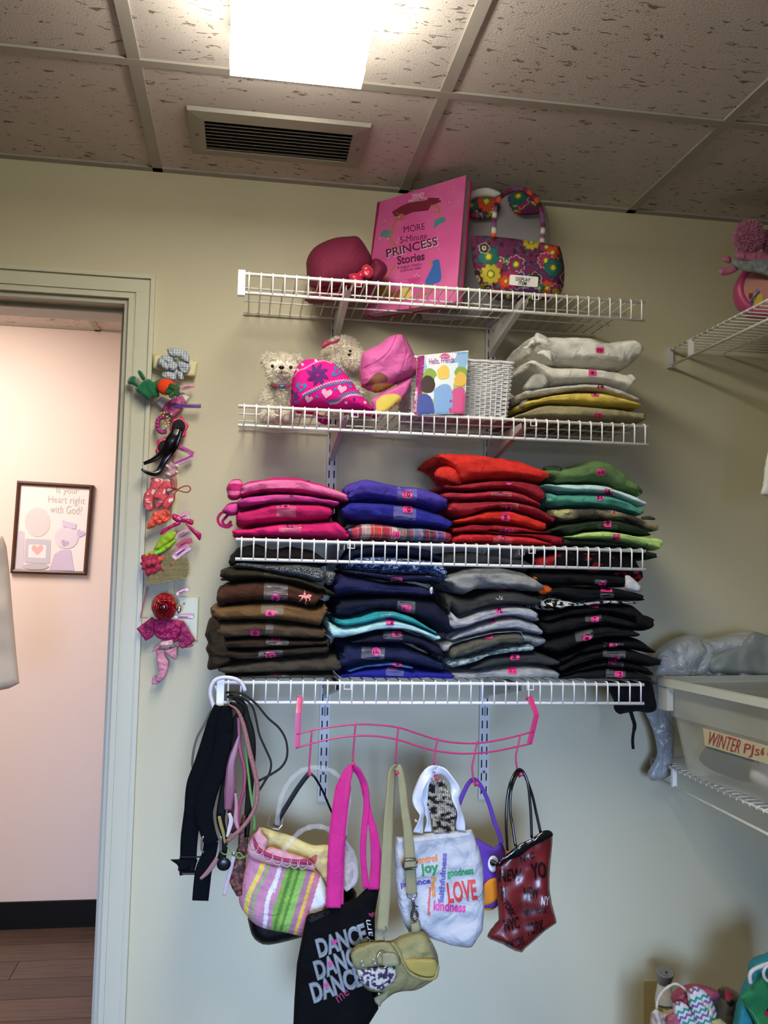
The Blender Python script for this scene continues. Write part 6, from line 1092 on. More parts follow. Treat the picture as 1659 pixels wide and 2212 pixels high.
for P in ([(700,1240),(800,1190),(900,1170),(960,1190),(920,1290),(820,1370),(700,1460),(600,1480),(560,1500),(620,1380)], [(960,1310),(900,1400),(780,1500),(640,1580),(440,1610),(420,1570),(470,1530),(620,1490),(760,1400),(880,1330)]): H('fold', 'H2', P, -.042, .007, LIME, lb)
H('band', 'H2', [(565,1530),(700,1475),(720,1525),(590,1590)], -.052, .003, mat('neon_green', '78E83C', rough=.5), lb, R=3, round_=False, wr=0)
barrette('H2', [(960,1430),(1080,1360),(1225,1320)], .012, mat('rose_red_clip', 'B83458', rough=.4), 'rose red flat clip between the lime bow and crochet band')
barrette('H2', [(900,1620),(1020,1520),(1180,1420)], .017, mat('bubblegum_clip', 'C86A8E', rough=.3, coat=.3), 'bubblegum pink double-loop clip on the crochet band', -.050)
rf = empty('fabric_flower', tuple(at(325, 1235, -.03)), 'raspberry red pointed-petal fabric flower left of the crochet band', 'hair accessory')
RFM = mat('raspberry_felt', 'B02A48', rough=.8)
for k in range(9):
    P = rotp(520, 1720, [(0,-12),(70,-60),(150,-70),(215,-10),(150,50),(70,45),(0,12)], k*41+185, .85+.15*(k % 2)); H('petal', 'H2', P, -.046-.0012*k, .005, RFM, rf, R=4)
for P in ([(430,1700),(480,1660),(540,1680),(520,1760),(450,1770)], [(520,1660),(590,1640),(620,1700),(570,1750),(520,1720)]): H('petal', 'H2', P, -.064, .004, mat('raspberry_felt_light', 'C03A56', rough=.8), rf, R=4)
H('petal', 'H2', [(600,1600),(700,1590),(750,1560),(740,1640),(680,1680),(620,1650)], -.05, .004, COP, rf, R=4)
CRO = mat('oatmeal_yarn', 'C6B88E', rough=.95, bump=1, bscale=300)
ch = empty('crochet_headband', tuple(at(362, 1266, -.03)), 'folded oatmeal crocheted headband in the middle of the accessories', 'headband')
cpoly = q('H2', [(780,1570),(860,1480),(930,1480),(960,1560),(900,1620),(1080,1590),(1180,1700),(1170,1920),(1080,1980),(900,2000),(700,2050),(480,2090),(440,2040),(470,1940),(620,1850),(700,1740),(720,1640)]); yb_ = MB(); yk = MB()
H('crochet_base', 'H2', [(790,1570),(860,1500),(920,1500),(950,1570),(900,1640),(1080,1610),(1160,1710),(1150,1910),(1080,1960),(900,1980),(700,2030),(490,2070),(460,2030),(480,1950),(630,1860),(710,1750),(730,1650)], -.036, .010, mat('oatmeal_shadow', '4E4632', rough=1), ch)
for gy_ in np.arange(1185, 1270, 2.9):
    for gx_ in np.arange(312, 412, 3.3):
        x_ = gx_+(gy_*.5) % 2
        if inside(np.array([x_]), np.array([gy_]), cpoly)[0]:
            yb_.tube([at(x_-1.5, gy_-1.1, -.048), at(x_, gy_+1.2, -.0525), at(x_+1.5, gy_-1.1, -.048)], .00105, 5)
tag(yb_.build('yarn_stitches', CRO, ch, smooth=True), kind='stuff')
for x, y in ((865,1730),(735,1830)): H('pink_yarn', 'H2', quadp(x, y, 50, 40, 0, 'o')[::3], -.053, .002, mat('pink_yarn', 'B84A5A', rough=.9), ch, R=3)
H('pink_ribbon', 'H2', [(465,1960),(480,1890),(560,1850),(650,1800),(660,1830),(580,1880),(500,1910)], -.054, .002, MS, ch, R=3)
MB().tube(world_path('H3', [(455,60,-.03),(430,180,-.03),(390,360,-.03),(345,570,-.03),(360,582,-.03),(460,590,-.03)], -.03, 24), .0012, 6).build('elastic_band', mat('pink_elastic', 'B85A86', rough=.5), label='thin pink elastic hanging in a long line left of the satin rose', cat='hair tie')
# wall plate
wp = MB(); a0, b0 = at(384, 1286, -.0), at(427, 1387, 0); x0, x1, z0, z1 = .050, b0[0]+.001, b0[2]+.002, a0[2]-.001
P = [(x0, z0), (x1, z0), (x1, z1), (x0, z1)]; k = .004
wp.add([(x, 0, z) for x, z in P]+[(x, -.003, z) for x, z in P]+[(x+(k if x == x0 else -k), -.006, z+(k if z == z0 else -k)) for x, z in P], [(4,5,9,8),(5,6,10,9),(6,7,11,10),(7,4,8,11),(8,9,10,11),(0,1,5,4),(1,2,6,5),(2,3,7,6),(3,0,4,7),(3,2,1,0)])
wpo = wp.build('wall_plate', mat('almond_plastic', 'C9C69A', rough=.3), label='blank almond wall plate behind the satin rose', cat='wall plate')
for z_ in (z0+.018, z1-.018): MB().ell(((x0+x1)/2+.008, -.006, z_), (.0032, .0015, .0032), 12, 6).build('screw', mat('almond_screw', 'B0AD84', rough=.4), wpo, smooth=True)
# satin rose
RS = mat('red_satin_rose', '9E0E1C', rough=.2, bump=.1, bscale=120, coat=.2)
rs = empty('satin_rose', tuple(at(355, 1342, -.05)), 'shiny red satin rose hair clip in front of the almond wall plate', 'hair accessory')
cx, cy = q('H3', [(745, 400)])[0][:2]; cw = at(cx, cy, -.062)
for ring_, (rr, nP, Y_) in enumerate(((.030, 7, 0), (.025, 6, -.007), (.019, 5, -.013), (.013, 4, -.018), (.007, 3, -.021))):
    for k in range(nP):
        a0_ = 2*math.pi*(k+.37*ring_)/nP; V = []; F_ = []; nA, nR = 12, 5
        for i in range(nA):
            for j in range(nR):
                t_ = a0_+(i/(nA-1)-.5)*2*math.pi/nP*1.5; w__ = j/(nR-1); r__ = rr*(.72+.32*w__*(1-.25*abs(i/(nA-1)-.5)*2)); 
                V.append((cw[0]+r__*math.cos(t_), cw[1]+Y_-.010+.020*w__**3*(1-.25*math.sin(i*.9+ring_))+.004*math.sin(i*.6+k), cw[2]+r__*math.sin(t_)*1.05))
        for i in range(nA-1):
            for j in range(nR-1): F_.append((i*nR+j, (i+1)*nR+j, (i+1)*nR+j+1, i*nR+j+1))
        o = obj('petal', V, F_, RS, rs, smooth=True)
MB().ell((cw[0], cw[1]+.012, cw[2]), (.027, .010, .029), 20, 12).build('rose_base', RS, rs, smooth=True)
barrette('H3', [(960,190),(1050,140),(1160,100)], .010, PALE, 'pale pink snap clip poking out above the satin rose', -.03)
barrette('H3', [(930,575),(1080,570),(1240,575)], .011, PALE, 'pale pink snap clip lying level below the satin rose', -.036)
H('silver_clip', 'H3', [(975,310),(990,380),(1030,385),(1040,440),(1025,500),(975,510),(970,420)], -.05, .004, mat('silver', 'D8D8DA', rough=.2, metal=.9), R=4, label='small silver clasp at the right edge of the satin rose', cat='hair clip')
MG = mat('magenta_grosgrain', 'A81A62', rough=.55, bump=.3, bscale=300); MGD = mat('magenta_hole', '5E0E34', rough=.8)
bg_ = empty('ribbon_bow', tuple(at(355, 1400, -.04)), 'magenta bow with punched diamond pattern ends below the satin rose', 'hair accessory')
L_ = H('bow_end', 'H3', [(275,775),(400,680),(540,575),(575,600),(570,870),(540,920),(430,985),(350,870)], -.035, .003, MG, bg_, R=4, round_=False); R_ = H('bow_end', 'H3', [(1010,640),(1070,640),(1275,970),(1220,1030),(1060,1118),(1020,1080),(985,1000),(990,800)], -.035, .003, MG, bg_, R=4, round_=False)
for t_, (ox, oy) in ((L_, (470, 770)), (R_, (1100, 960))):
    pz = [quadp(ox+dx*40+(dy % 2)*20, oy+dy*36, 22, 20, 45, 'r')[::2] for dx in (-2, -1, 0, 1) for dy in (-3, -2, -1, 0, 1, 2)]
    reg = q('H3', [(300,775),(540,600),(560,860),(430,960)] if t_ is L_ else [(1030,700),(1070,700),(1240,970),(1060,1090),(1010,1000)]); pz = [p for p in pz if inside(np.array([q('H3', p)[0][0]]), np.array([q('H3', p)[0][1]]), reg)[0]]
    decal(t_, pz, MGD, 'punched_holes', bg_, zone='H3', s=8, off=.0008, kind='stuff')
for P in ([(560,620),(700,600),(900,620),(1040,650),(1040,800),(980,900),(860,960),(700,960),(600,900),(570,780)], [(680,830),(740,790),(800,830),(790,900),(720,900)], [(870,900),(900,840),(1000,790),(1010,860),(960,940),(900,960)], [(880,960),(960,940),(990,980),(930,1000)]): H('bow_centre', 'H3', P, -.043, .007, MG, bg_, wr=.008)
PKG_ = mat('baby_pink_grosgrain', 'D68CA4', rough=.5, bump=.3, bscale=300)
pr = empty('ribbon_clip', tuple(at(355, 1478, -.04)), 'pale pink grosgrain ribbon curling down at the bottom of the strip', 'hair accessory')
H('ribbon_tail', 'H3', [(610,1140),(740,1130),(760,1240),(820,1340),(800,1480),(770,1590),(720,1650),(650,1670),(600,1640),(650,1560),(640,1420),(620,1280)], -.035, .002, PKG_, pr, R=3); H('curl', 'H3', [(580,1570),(600,1640),(650,1672),(690,1680),(620,1725),(540,1720),(545,1620)], -.028, .002, PKG_, pr, R=3)
H('fold', 'H3', [(740,1150),(960,1090),(960,1310),(900,1290),(770,1200)], -.040, .004, PKG_, pr, R=4, round_=False); H('fold', 'H3', [(700,1000),(890,960),(900,1060),(700,1080),(650,1050)], -.048, .003, mat('pink_satin_light', 'E8A8B4', rough=.25), pr, R=4, round_=False)
H('fold', 'H3', [(525,1170),(600,1090),(700,1010),(700,1080),(620,1150)], -.040, .002, PKG_, pr, R=3, round_=False); MB().ell(at(*q('H3', [(938, 1045)])[0][:2], -.053), (.003, .002, .003), 10, 6).build('rivet', mat('silver', 'D8D8DA', rough=.2, metal=.9), pr)
MB().tube(world_path('H3', [(840,1090),(870,1125),(940,1110),(1000,1080),(1100,1090),(1210,1075),(1235,1050),(1200,1040),(1160,1055)], -.033, 40), .0016, 7).build('elastic_band', TL_, label='dark red elastic under the punched magenta bow', cat='hair tie', smooth=True)
# ================================================================== RIGHT SIDE
# pink plush toy and round case on the right shelf
PF = mat('pink_fur', 'C47A9C', rough=.95); PFS = fur_mat('pink_fur_strand', 'E2AAC4')
ph = empty('plush_flower', tuple(at(1630, 640, -.27)), 'dusty pink pompom plush with felt petals on the right shelf', 'plush toy')
def sp3(px, py, Y, rpx, m, nm, par, sq=(1, 1, 1)): P = at(px, py, Y); R_ = rpx*(Y-CAM[1])/F; return MB().ell(P, (R_*sq[0], R_*sq[1], R_*sq[2]), 22, 14).build(nm, m, par, smooth=True)
o = sp3(1618, 512, -.27, 32, PF, 'pompom', ph, (1, .9, 1.1)); fur(ph, o, 4500, .009, PFS, 40, down=0)
o = sp3(1672, 520, -.27, 28, PF, 'pompom', ph, (1, .9, 1.1)); fur(ph, o, 1500, .009, PFS, 41, down=0)
FPK = mat('pink_felt', 'BC6C8C', rough=.9); GFL = mat('grey_felt', '8E9499', rough=.9)
H('felt_ruffle', 'T3', [(965,640),(1060,600),(1160,620),(1280,605),(1400,640),(1500,700),(1400,760),(1100,720),(1000,690)], -.29, .008, FPK, ph, s=3); H('felt_arm', 'T3', [(820,690),(870,655),(920,670),(930,730),(890,750),(830,720)], -.295, .006, FPK, ph, s=3); H('felt_arm', 'T3', [(775,850),(810,815),(900,800),(980,780),(1020,820),(960,870),(860,900),(790,890)], -.295, .006, FPK, ph, s=3)
H('grey_band', 'T3', [(930,720),(1000,700),(1140,720),(1250,700),(1500,740),(1500,950),(1380,910),(1250,870),(1100,850),(980,790)], -.305, .008, GFL, ph, s=3)
cs_ = empty('round_case', tuple(at(1640, 690, -.25)), 'round pink children\'s case with a picture lid standing on the right shelf', 'case')
ccx, ccy = 1645, 626; ctr = at(ccx, ccy, -.262); RC = .066
MB().lathe(ctr+np.array([.018, .03, 0]), [(0, 0), (RC, 0), (RC+.001, .004), (RC+.001, .05), (RC-.003, .055), (RC-.012, .056), (RC-.014, .053), (0, .053)], 40, (-.35, -1, 0)).build('case_body', mat('pink_tin', 'C2497C', rough=.4), cs_, smooth=True)
dk = MB().lathe(ctr+np.array([.018, .03, 0])+np.array([-.33, -.943, 0])*.0535, [(0, .0005), (RC-.015, .0005), (RC-.015, 0)], 40, (-.35, -1, 0)).build('picture_lid', mat('peach_print', 'C88E84', rough=.4), cs_)
for P, c_ in (([(1150,1090),(1190,1070),(1200,1110),(1160,1140)], 'C8924A'), ([(1150,1130),(1195,1120),(1190,1180),(1150,1200)], '8E2438'), ([(1150,1240),(1240,1140),(1290,1100),(1200,1260)], '2E4C8E'), ([(1200,1210),(1290,1130),(1320,1160),(1310,1250),(1220,1265)], 'D8B83A'), ([(1230,1080),(1260,1070),(1265,1110),(1235,1115)], '6A8AC0')):
    decal(dk, [curvy(P)], mat('print_'+c_, c_, rough=.5), 'colour_shape_print', zone='T3', s=5)
# translucent storage bin
TB = mat('translucent_plastic', 'CBCBBB', rough=.35, alpha=.36, bump=.08, bscale=20, spec=.6)
TBR = mat('translucent_rim', 'C9CBBC', rough=.35, alpha=.85)
xl, yb_, yf_ = 1.192, -.236, -.78; zt2, zb2 = 1.246, 1.026; xr = 1.54; ROT = .144
tb = empty('storage_bin', ((xl+xr)/2, (yb_+yf_)/2, zb2), 'translucent plastic bin with a masking tape label reading WINTER PJs', 'storage bin')
def bin_side(P): return P
w1, w2 = .022, .040   # taper
def wall_loop(z, ins): return [(xl+ins, yb_-ins*.6, z), (xr-ins, yb_-ins*.6, z), (xr-ins, yf_+ins*.6, z), (xl+ins, yf_+ins*.6, z)]
levels = [(zt2, .004), (zt2-.055, .012), (zt2-.056, .006), (zt2-.105, .012), (zt2-.107, .020), (zb2+.03, .040), (zb2+.008, .050), (zb2, .066)]
levels = [(zt2, .006), (zt2-.085, .016), (zt2-.088, .024), (zb2+.03, .043), (zb2+.008, .050), (zb2+.0, .066)]
mb_ = MB()
def rot_bin(p):
    a = math.atan(ROT); dx, dy = p[0]-xl, p[1]-yb_; return (xl+dx*math.cos(a)-dy*math.sin(a), yb_+dx*math.sin(a)+dy*math.cos(a), p[2])
def rloop(z, ins, r=.03, n=6):
    P = []; L = wall_loop(z, ins); 
    for i, (cx_, cy_) in enumerate(((1, -1), (-1, -1), (-1, 1), (1, 1))):
        x_, y_ = L[i][0]+cx_*r, L[i][1]+cy_*r; a0_ = {0: math.pi, 1: math.pi/2, 2: 0, 3: -math.pi/2}[i]
        for k in range(n+1): a = a0_-k/n*math.pi/2; P.append(rot_bin((x_+r*math.cos(a), y_+r*math.sin(a), z)))
    return P
lo_ = [rloop(z_, i_) for z_, i_ in levels]; nn = len(lo_[0]); V = [p for l in lo_ for p in l]
mb_.add(V, [(j*nn+i, j*nn+(i+1) % nn, (j+1)*nn+(i+1) % nn, (j+1)*nn+i) for j in range(len(lo_)-1) for i in range(nn)]+[tuple(range((len(lo_)-1)*nn, len(lo_)*nn))])
mb_.build('bin_body', TB, tb, smooth=False)
rim = MB(); la, lb_, lc, ld = rloop(zt2, .006), rloop(zt2, -.012), rloop(zt2-.016, -.012), rloop(zt2-.016, -.009)
rim.add(la+lb_+lc+ld, [(j*nn+i, j*nn+(i+1) % nn, (j+1)*nn+(i+1) % nn, (j+1)*nn+i) for j in range(3) for i in range(nn)]); rim.build('rim', TBR, tb)
MB().hexa([rot_bin(p) for p in [(xl-.008, yb_-.05, zt2-.07), (xl+.008, yb_-.05, zt2-.07), (xl+.008, yb_-.016, zt2-.07), (xl-.008, yb_-.016, zt2-.07), (xl-.008, yb_-.05, zt2-.012), (xl+.008, yb_-.05, zt2-.012), (xl+.008, yb_-.016, zt2-.012), (xl-.008, yb_-.016, zt2-.012)]]).build('corner_rib', TBR, tb)
# masking tape with writing: follows the bin's side
mt_ = mat('masking_tape', 'CDBF95', rough=.8, bump=.3, bscale=200); a1, a2, a3, a4 = [p[:2] for p in q('T1', [(665,1118),(1342,1300),(1342,1492),(685,1300)])]
def on_wall(px_, py_):
    x_ = xl+.028
    for _ in range(9): p_ = at(px_, py_, x_, 0); x_ = .4*x_+.6*(xl+float(np.interp(p_[2], [zb2+.03, zt2-.088], [.043, .024]))-.0035+ROT*(yb_-p_[1]))
    return p_
tp_ = [on_wall(*a) for a in (a1, (a2[0]+25, a2[1]+8), (a3[0]+25, a3[1]+8), a4)]
tape = MB().hexa([tp_[3], tp_[2], tp_[2]+np.array([.001, 0, 0]), tp_[3]+np.array([.001, 0, 0]), tp_[0], tp_[1], tp_[1]+np.array([.001, 0, 0]), tp_[0]+np.array([.001, 0, 0])]).build('masking_tape_label', mt_, tb)
RI = mat('red_marker', 'B02A30', rough=.6)
text(tape, 'WINTER', 890, 1268, 350, 140, RI, 16, zone='T1', off=.0012, name='handwriting', bold=-.005); text(tape, 'PJs', 1175, 1358, 165, 135, RI, 10, zone='T1', off=.0012, name='handwriting', bold=-.005); text(tape, '6', 1288, 1360, 34, 80, RI, 10, zone='T1', off=.0012, name='handwriting', bold=.02); text(tape, 'up', 1380, 1405, 90, 60, RI, 12, zone='T1', off=.0012, name='handwriting')
for i, (x_, y_, z_, s_, cc, lab) in enumerate(((1.345, -.335, 1.075, (.085, .085, .04), '3E4850', 'slate garment in the far end of the translucent bin'), (1.36, -.485, 1.078, (.085, .06, .042), 'C8C2B8', 'cream spotted pyjamas pressed inside the translucent bin'), (1.385, -.62, 1.09, (.085, .065, .05), 'A88480', 'dusty pink pyjamas at the near end of the translucent bin'), (1.40, -.52, 1.165, (.08, .12, .03), '8E847C', 'grey-brown garment on top inside the translucent bin'))):
    mb2 = MB().ell((x_, y_, z_), s_, 26, 16); 
    v2 = []
    for v in mb2.v:
        k_ = .13*noise.noise((v[0]*16+i, v[1]*16, v[2]*22)); v2.append((x_+(v[0]-x_)*(1+k_), y_+(v[1]-y_)*(1+k_), z_+(v[2]-z_)*(1+k_)))
    obj('bundled_garment', v2, mb2.f, fab(cc) if i != 1 else fab('x', p_noise(60, [(0, '5A5E60'), (.34, 'CFC8BC')], coord='Object'), key='spotted_cream'), smooth=True, label=lab, cat='clothes')
# grey plastic bag between the wall and the bin
GB = mat('grey_polythene', 'A6ABAC', rough=.28, bump=1, bscale=55, coat=.2, drape=.8)
gb_ = empty('plastic_bag', tuple(at(1560, 1700, -.10)), 'shiny grey plastic bag stuffed between the wall and the translucent bin', 'bag')
pillow('bag_body', 'T1', [(115,580),(180,350),(300,240),(380,190),(560,140),(700,190),(850,170),(1000,130),(1170,105),(1342,160),(1600,200),(1600,620),(1340,720),(700,700),(330,700),(180,660)], -.105, .06, GB, gb_, s=6, R=30, wr=.02, wf=18, round_=True)
pillow('bag_fold', 'T1', [(710,440),(740,390),(900,310),(1090,230),(1180,120),(1342,160),(1600,250),(1600,560),(900,560),(740,540)], -.165, .015, mat('grey_polythene_matt', '7F8582', rough=.45, bump=.5, bscale=14), gb_, s=6, R=12, wr=.01, wf=18)
pillow('bag_side', 'T1', [(130,640),(300,640),(360,900),(360,1500),(330,1610),(200,1665),(120,1660),(88,1600),(120,1530),(190,1390),(150,1150),(70,960),(90,900)], -.075, .009, GB, gb_, s=6, R=14, wr=.010, wf=22)
wl_ = MB()
for k in range(46):
    x, y = q('T1', [(rng.uniform(400, 720), rng.uniform(360, 540))])[0]
# garment corner hanging from the right shelf
sh = pillow('hanging_garment', 'P', [(1659,975),(1652,1010),(1649,1045),(1643,1068),(1668,1076),(1760,1085),(1830,960),(1830,560),(1700,560),(1672,900),(1666,950)], -.30, .012, mat('white_cotton', 'E4E4DC', rough=.85), s=6, R=8, round_=False, label='white garment whose corner hangs into view at the right edge', cat='clothes')
# table and the things along the bottom right
tz = at(1300, 2250, -.02)[2]-.01
tb_ = empty('side_table', (1.36, -.22, FL), 'low wooden table under the basket and slippers at the bottom right', 'table'); TW = mat('table_wood', '6A5038', rough=.5, var=.2, vscale=6)
MB().box((1.10, -.50, tz-.03), (1.62, -.02, tz)).build('table_top', TW, tb_)
for x in (1.13, 1.56):
    for y in (-.47, -.09): MB().box((x, y, FL), (x+.035, y+.035, tz-.03)).build('leg', TW, tb_)
op = MB().box((at(1390, 2120, 0)[0], -.006, at(1390, 2212, 0)[2]-.03), (at(1420, 2120, 0)[0]+.03, 0, at(1390, 2118, 0)[2])).build('outlet_plate', mat('almond_plastic2', 'B8A878', rough=.35), label='almond outlet plate low on the wall behind the grey and white dispenser', cat='wall plate')
px, pyb = 1436, 2168; base = at(px, pyb, -.10); k_ = (2.1355)/F
fr_ = empty('air_freshener', tuple(base), 'waisted grey and white plastic air freshener by the outlet plate', 'air freshener')
hh_ = 70*k_*1.02
MB().lathe(base, [(0, 0), (.0225, 0), (.0235, .004), (.021, .02), (.0165, .038), (.0155, .046)], 32, (.0, .10, 1)).build('lower_cone', mat('white_plastic3', 'D4D2CE', rough=.4), fr_, smooth=True)
MB().lathe(base+np.array([0, .10*.046, .046]), [(.0157, 0), (.017, .010), (.021, .028), (.0215, .031), (.019, .031), (.014, .027), (0, .027)], 32, (.0, -.25, 1)).build('upper_cup', mat('grey_plastic', '7E7F7E', rough=.4), fr_, smooth=True)
MB().ell(base+np.array([.001, -.006, .076]), (.004, .002, .0015), 10, 6).build('vent_hole', mat('dark_hole', '1A1A1A', rough=.9), fr_)
gj = MB().lathe((base[0]+.002, base[1], tz), [(0, 0), (.026, 0), (.027, .004), (.027, base[2]-tz-.008), (.02, base[2]-tz-.001), (0, base[2]-tz-.001)], 28).build('candle_jar', mat('olive_glass', '7E7A30', rough=.15, alpha=.85), label='small olive glass jar under the grey and white air freshener', cat='jar', smooth=True)
# basket with a rope handle
rb = empty('rope_basket', tuple(at(1450, 2240, -.26)), 'small basket with a cream cloth-wrapped handle at the bottom right', 'basket')
MB().tube(world_path('T2', [(340,1100),(325,980),(340,880),(400,780),(480,720),(550,695),(620,725),(680,780),(720,860)], -.27, 40), [.0030+.0004*math.sin(i) for i in range(40)], 8).build('handle', mat('cream_cord', 'CFC6B4', rough=.8, bump=.8, bscale=250), rb, smooth=True)
H('ruffle', 'T2', [(250,1130),(280,1030),(330,1000),(400,1040),(500,1020),(560,1100),(560,1990),(260,1990)], -.27, .014, mat('rose_cream_cloth', 'B49A90', rough=.9, bump=.5, bscale=200), rb, s=3, wr=.012)
H('knot', 'T2', [(270,1040),(300,1005),(350,1015),(370,1090),(400,1200),(340,1200),(310,1110)], -.285, .008, mat('cream_cloth', 'C8BEA8', rough=.9), rb, s=3)
pt = H('knitted_band', 'T2', [(515,900),(560,820),(640,760),(780,718),(900,730),(1050,780),(1090,850),(1040,900),(900,960),(700,1000),(560,960)], -.235, .03, mat('dusty_pink_fleece', 'A84A64', rough=.95, bump=1, bscale=300), s=3, R=12, wr=.006, label='dusty pink fleece band behind the zigzag slippers', cat='clothes')
pk2 = H('pink_pouch', 'T2', [(450,1100),(520,1050),(640,1100),(700,1990),(440,1990)], -.30, .012, mat('rose_fleece', 'B8606C', rough=.95, bump=1, bscale=300), s=3, label='rose pink pouch left of the zigzag slippers', cat='pouch')
br_ = H('plush_hat', 'T2', [(980,850),(1080,820),(1180,750),(1260,770),(1340,840),(1360,960),(1300,1080),(1260,1880),(1050,1880),(1040,1000)], -.20, .045, mat('brown_plush', '54452E', rough=.95, bump=1, bscale=250, sheen=.2), s=4, R=24, wr=.006, label='brown plush with a dark red heart patch behind the slippers', cat='plush toy')
hp_ = decal(br_, [curvy([(1150,790),(1180,765),(1220,790),(1235,850),(1210,890),(1150,890),(1140,840)])], mat('dark_red_patch', '8E2030', rough=.8), 'heart_patch', zone='T2', s=4); decal(br_, [curvy([(1065,770),(1085,755),(1105,790),(1125,765),(1145,800),(1150,870),(1130,890),(1080,840)])], mat('dark_brown_patch', '2A1512', rough=.8), 'bow_patch', zone='T2', s=4); decal(br_, [curvy([(1160,880),(1240,890),(1235,940),(1200,960),(1165,930)])], mat('dark_brown_patch', '2A1512', rough=.8), 'bow_patch', zone='T2', s=4)
def chev(axisx, axisy, ang):
    cols = [lin('E4E0DE'), lin('3F9C8A'), lin('E4E0DE'), lin('8A6AA8')]
    def f(x, y):
        a = math.radians(ang); u_ = (x-axisx)*math.cos(a)+(y-axisy)*math.sin(a); v_ = -(x-axisx)*math.sin(a)+(y-axisy)*math.cos(a); k = ((v_+1.0*np.abs((u_+300) % 14-7))/6.5).astype(int) % 4; return np.array(cols)[k]
    return f
SLM = mat('zigzag_fleece', 'FFFFFF', rough=.9, bump=.6, bscale=400, attr=True, spec=.2)
for P, ax, lab in (([(705,840),(720,790),(770,745),(830,738),(890,770),(950,830),(1000,920),(1040,1020),(1050,1130),(1000,1300),(860,1300),(780,1120),(720,960)], (1510, 2150, -20), 'purple, teal and white zigzag slipper, right one of the pair'), ([(528,1000),(545,940),(590,915),(640,918),(700,960),(760,1060),(820,1170),(860,1300),(650,1300),(580,1150),(540,1080)], (1470, 2180, -25), 'purple, teal and white zigzag slipper, left one of the pair')):
    s_ = pillow('slipper', 'T2', P, -.30, .018, SLM, s=1.6, R=12, wr=.001, paint=chev(*ax), label=lab, cat='slipper', group='zigzag slippers')
wf_ = H('felt_bow', 'T2', [(880,910),(930,930),(980,980),(1010,1060),(990,1100),(940,1080),(950,1020),(890,960)], -.325, .006, mat('cream_felt', 'CFC9BC', rough=.9), s=3, label='small cream felt flower lying on the zigzag slippers', cat='trimming')
cf2 = H('knit_sock', 'T2', [(980,1130),(1060,1120),(1180,1180),(1200,1990),(940,1990)], -.32, .012, mat('cream_green_knit', 'B8B07A', rough=.9, bump=.8, bscale=260), s=3, label='cream and green knit piece in front of the slippers', cat='clothes')
# hooded garments on a hanger at the right edge
TEAL = mat('teal_fleece', '2C8C9C', rough=.9, bump=.5, bscale=300); GRN = mat('green_cotton', '24804A', rough=.85, bump=.4, bscale=300)
tl = pillow('hooded_garment', 'T2', [(1450,520),(1470,440),(1540,400),(1659,355),(2000,330),(2000,2010),(1220,2010),(1280,1150),(1340,900),(1400,720),(1450,640)], -.30, .03, TEAL, s=6, R=14, wr=.006, wf=20, label='teal fleece garment on a white hanger at the lower right edge', cat='clothes')
gg = pillow('green_shirt', 'T2', [(1310,850),(1400,780),(1500,690),(1600,600),(1800,560),(2000,700),(2000,2010),(1600,1500),(1500,1160),(1400,980),(1330,890)], -.355, .010, GRN, s=6, R=8, wr=.006, wf=24, round_=False, label='green shirt with pale seam hanging in front of the teal fleece', cat='clothes')
decal(gg, [curve_poly('T2', [(1320,880),(1400,960),(1500,1080),(1560,1200)], 8)], mat('seam_green', '5EA878', rough=.8), 'seam', zone='T2', s=4); decal(gg, [quadp(1640, 1050, 60, 70, 0, 'o')], mat('red_patch', 'A8243A', rough=.8), 'red_dot', zone='T2', s=4); decal(gg, [quadp(1665, 1010, 50, 50, 0, 'o')], mat('black_patch', '141414', rough=.8), 'black_dot', zone='T2', s=4)
hg2 = empty('plastic_hanger', tuple(at(1650, 2085, -.37)), 'white plastic hanger holding the green shirt at the right edge', 'hanger')
MB().tube(world_path('T2', [(1450,690),(1442,600),(1470,540),(1560,490),(1700,440)], -.372, 24), .0045, 10).build('hanger_arm', mat('white_plastic3', 'D4D2CE', rough=.4), hg2, smooth=True); MB().tube([at(*q('T2', [(1680+75*math.cos(a), 570+95*math.sin(a))])[0][:2], -.375) for a in np.linspace(0, 6.28, 25)[:-1]], .0035, 10, closed=True).build('hanger_ring', mat('white_plastic3', 'D4D2CE', rough=.4), hg2, smooth=True)
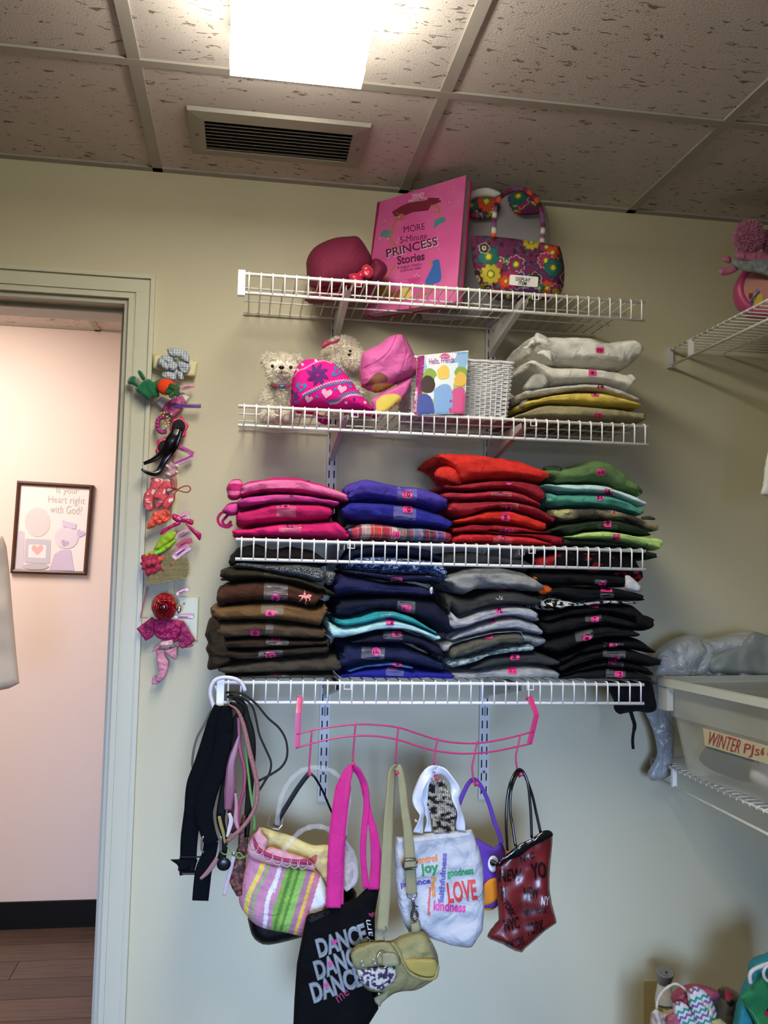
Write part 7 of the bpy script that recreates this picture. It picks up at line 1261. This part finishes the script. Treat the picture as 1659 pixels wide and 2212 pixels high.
# ================================================================== HALLWAY
pc_ = [at(37, 1038, HY-.02), at(202, 1048, HY-.02), at(187, 1243, HY-.02), at(22, 1238, HY-.02)]
pe = empty('framed_print', tuple(at(105, 1241, HY-.02)), 'framed pastel print asking Is your Heart right with God on the hallway wall', 'picture')
FRM = mat('walnut_frame', '4A2A1C', rough=.4, var=.2, vscale=60)
for i in range(4):
    A, B = pc_[i], pc_[(i+1) % 4]; cen = sum(pc_)/4; ia, ib = A+(cen-A)*np.array([.085, 0, .075])*1.15, B+(cen-B)*np.array([.085, 0, .075])*1.15; dy = np.array([0, .018, 0])
    bi, bj = (A+ia)/2-np.array([0, .004, 0]), (B+ib)/2-np.array([0, .004, 0])
    MB().add([A, B, bj, bi, ib, ia, A+dy, B+dy, ib+dy, ia+dy], [(0,1,2,3),(3,2,4,5),(0,6,7,1),(5,4,8,9),(6,9,8,7)]).build('frame_rail', FRM, pe)
pp = [p+np.array([0, .008, 0]) for p in pc_]; cen = sum(pp)/4; pp = [p+(cen-p)*.06 for p in pp]
pap = MB().hexa([pp[3], pp[2], pp[2]+[0, .004, 0], pp[3]+[0, .004, 0], pp[0], pp[1], pp[1]+[0, .004, 0], pp[0]+[0, .004, 0]]).build('print_paper', mat('print_paper', 'EDE6E4', rough=.3), pe)
TG = mat('print_taupe', 'B4A8A0', rough=.6)
for t_, cx, cy, ww, hh2 in (('Is your', 620, 262, 200, 72), ('Heart right', 612, 350, 335, 84), ('with God?', 608, 430, 290, 72)): text(pap, t_, cx, cy, ww, hh2, TG, 3, zone='D5', bold=-.012, off=.001)
for P, c_ in (([(150,640),(190,620),(225,640),(215,970),(150,975)], 'CFC8D4'), (quadp(345, 545, 235, 270, 0, 'o')[::2], 'E6D0D2'), (quadp(345, 810, 235, 220, 3, 'q')[::1], 'C4C2D2'), (quadp(342, 812, 160, 120, 3, 'q')[::1], 'EFE8EA'), (rotp(345, 800, heart, 0, 1.5), 'E8B4B4'), (quadp(610, 690, 220, 200, 0, 'o')[::2], 'DDD2DE'), ([(500,840),(560,800),(650,800),(680,990),(450,985)], 'CDBDD6'), (rotp(740, 650, heart, 20, 1.1), 'C8B8DA'), (rotp(595, 740, heart, 20, 1.0), 'BBA9CC'), ([(570,525),(700,560),(695,610),(575,580)], 'D2C8E0'), (quadp(330, 950, 240, 60, 0, 'o')[::2], 'BEBCC8')):
    decal(pap, [P], mat('pastel_'+c_, c_, rough=.5), 'pastel_shape_print', zone='D5', off=.0006+.0002*len(pap.children), s=8)
gc = pillow('hanging_garment', 'P', [(-60,1140),(0,1152),(6,1158),(14,1180),(20,1230),(28,1330),(36,1420),(42,1476),(20,1487),(0,1491),(-60,1495)], .62, .025, mat('cream_cotton', 'DCD4C8', rough=.85, bump=.3, bscale=200), s=7, R=16, wr=.01, wf=8, round_=False, label='cream garment hanging at the left edge inside the doorway', cat='clothes')
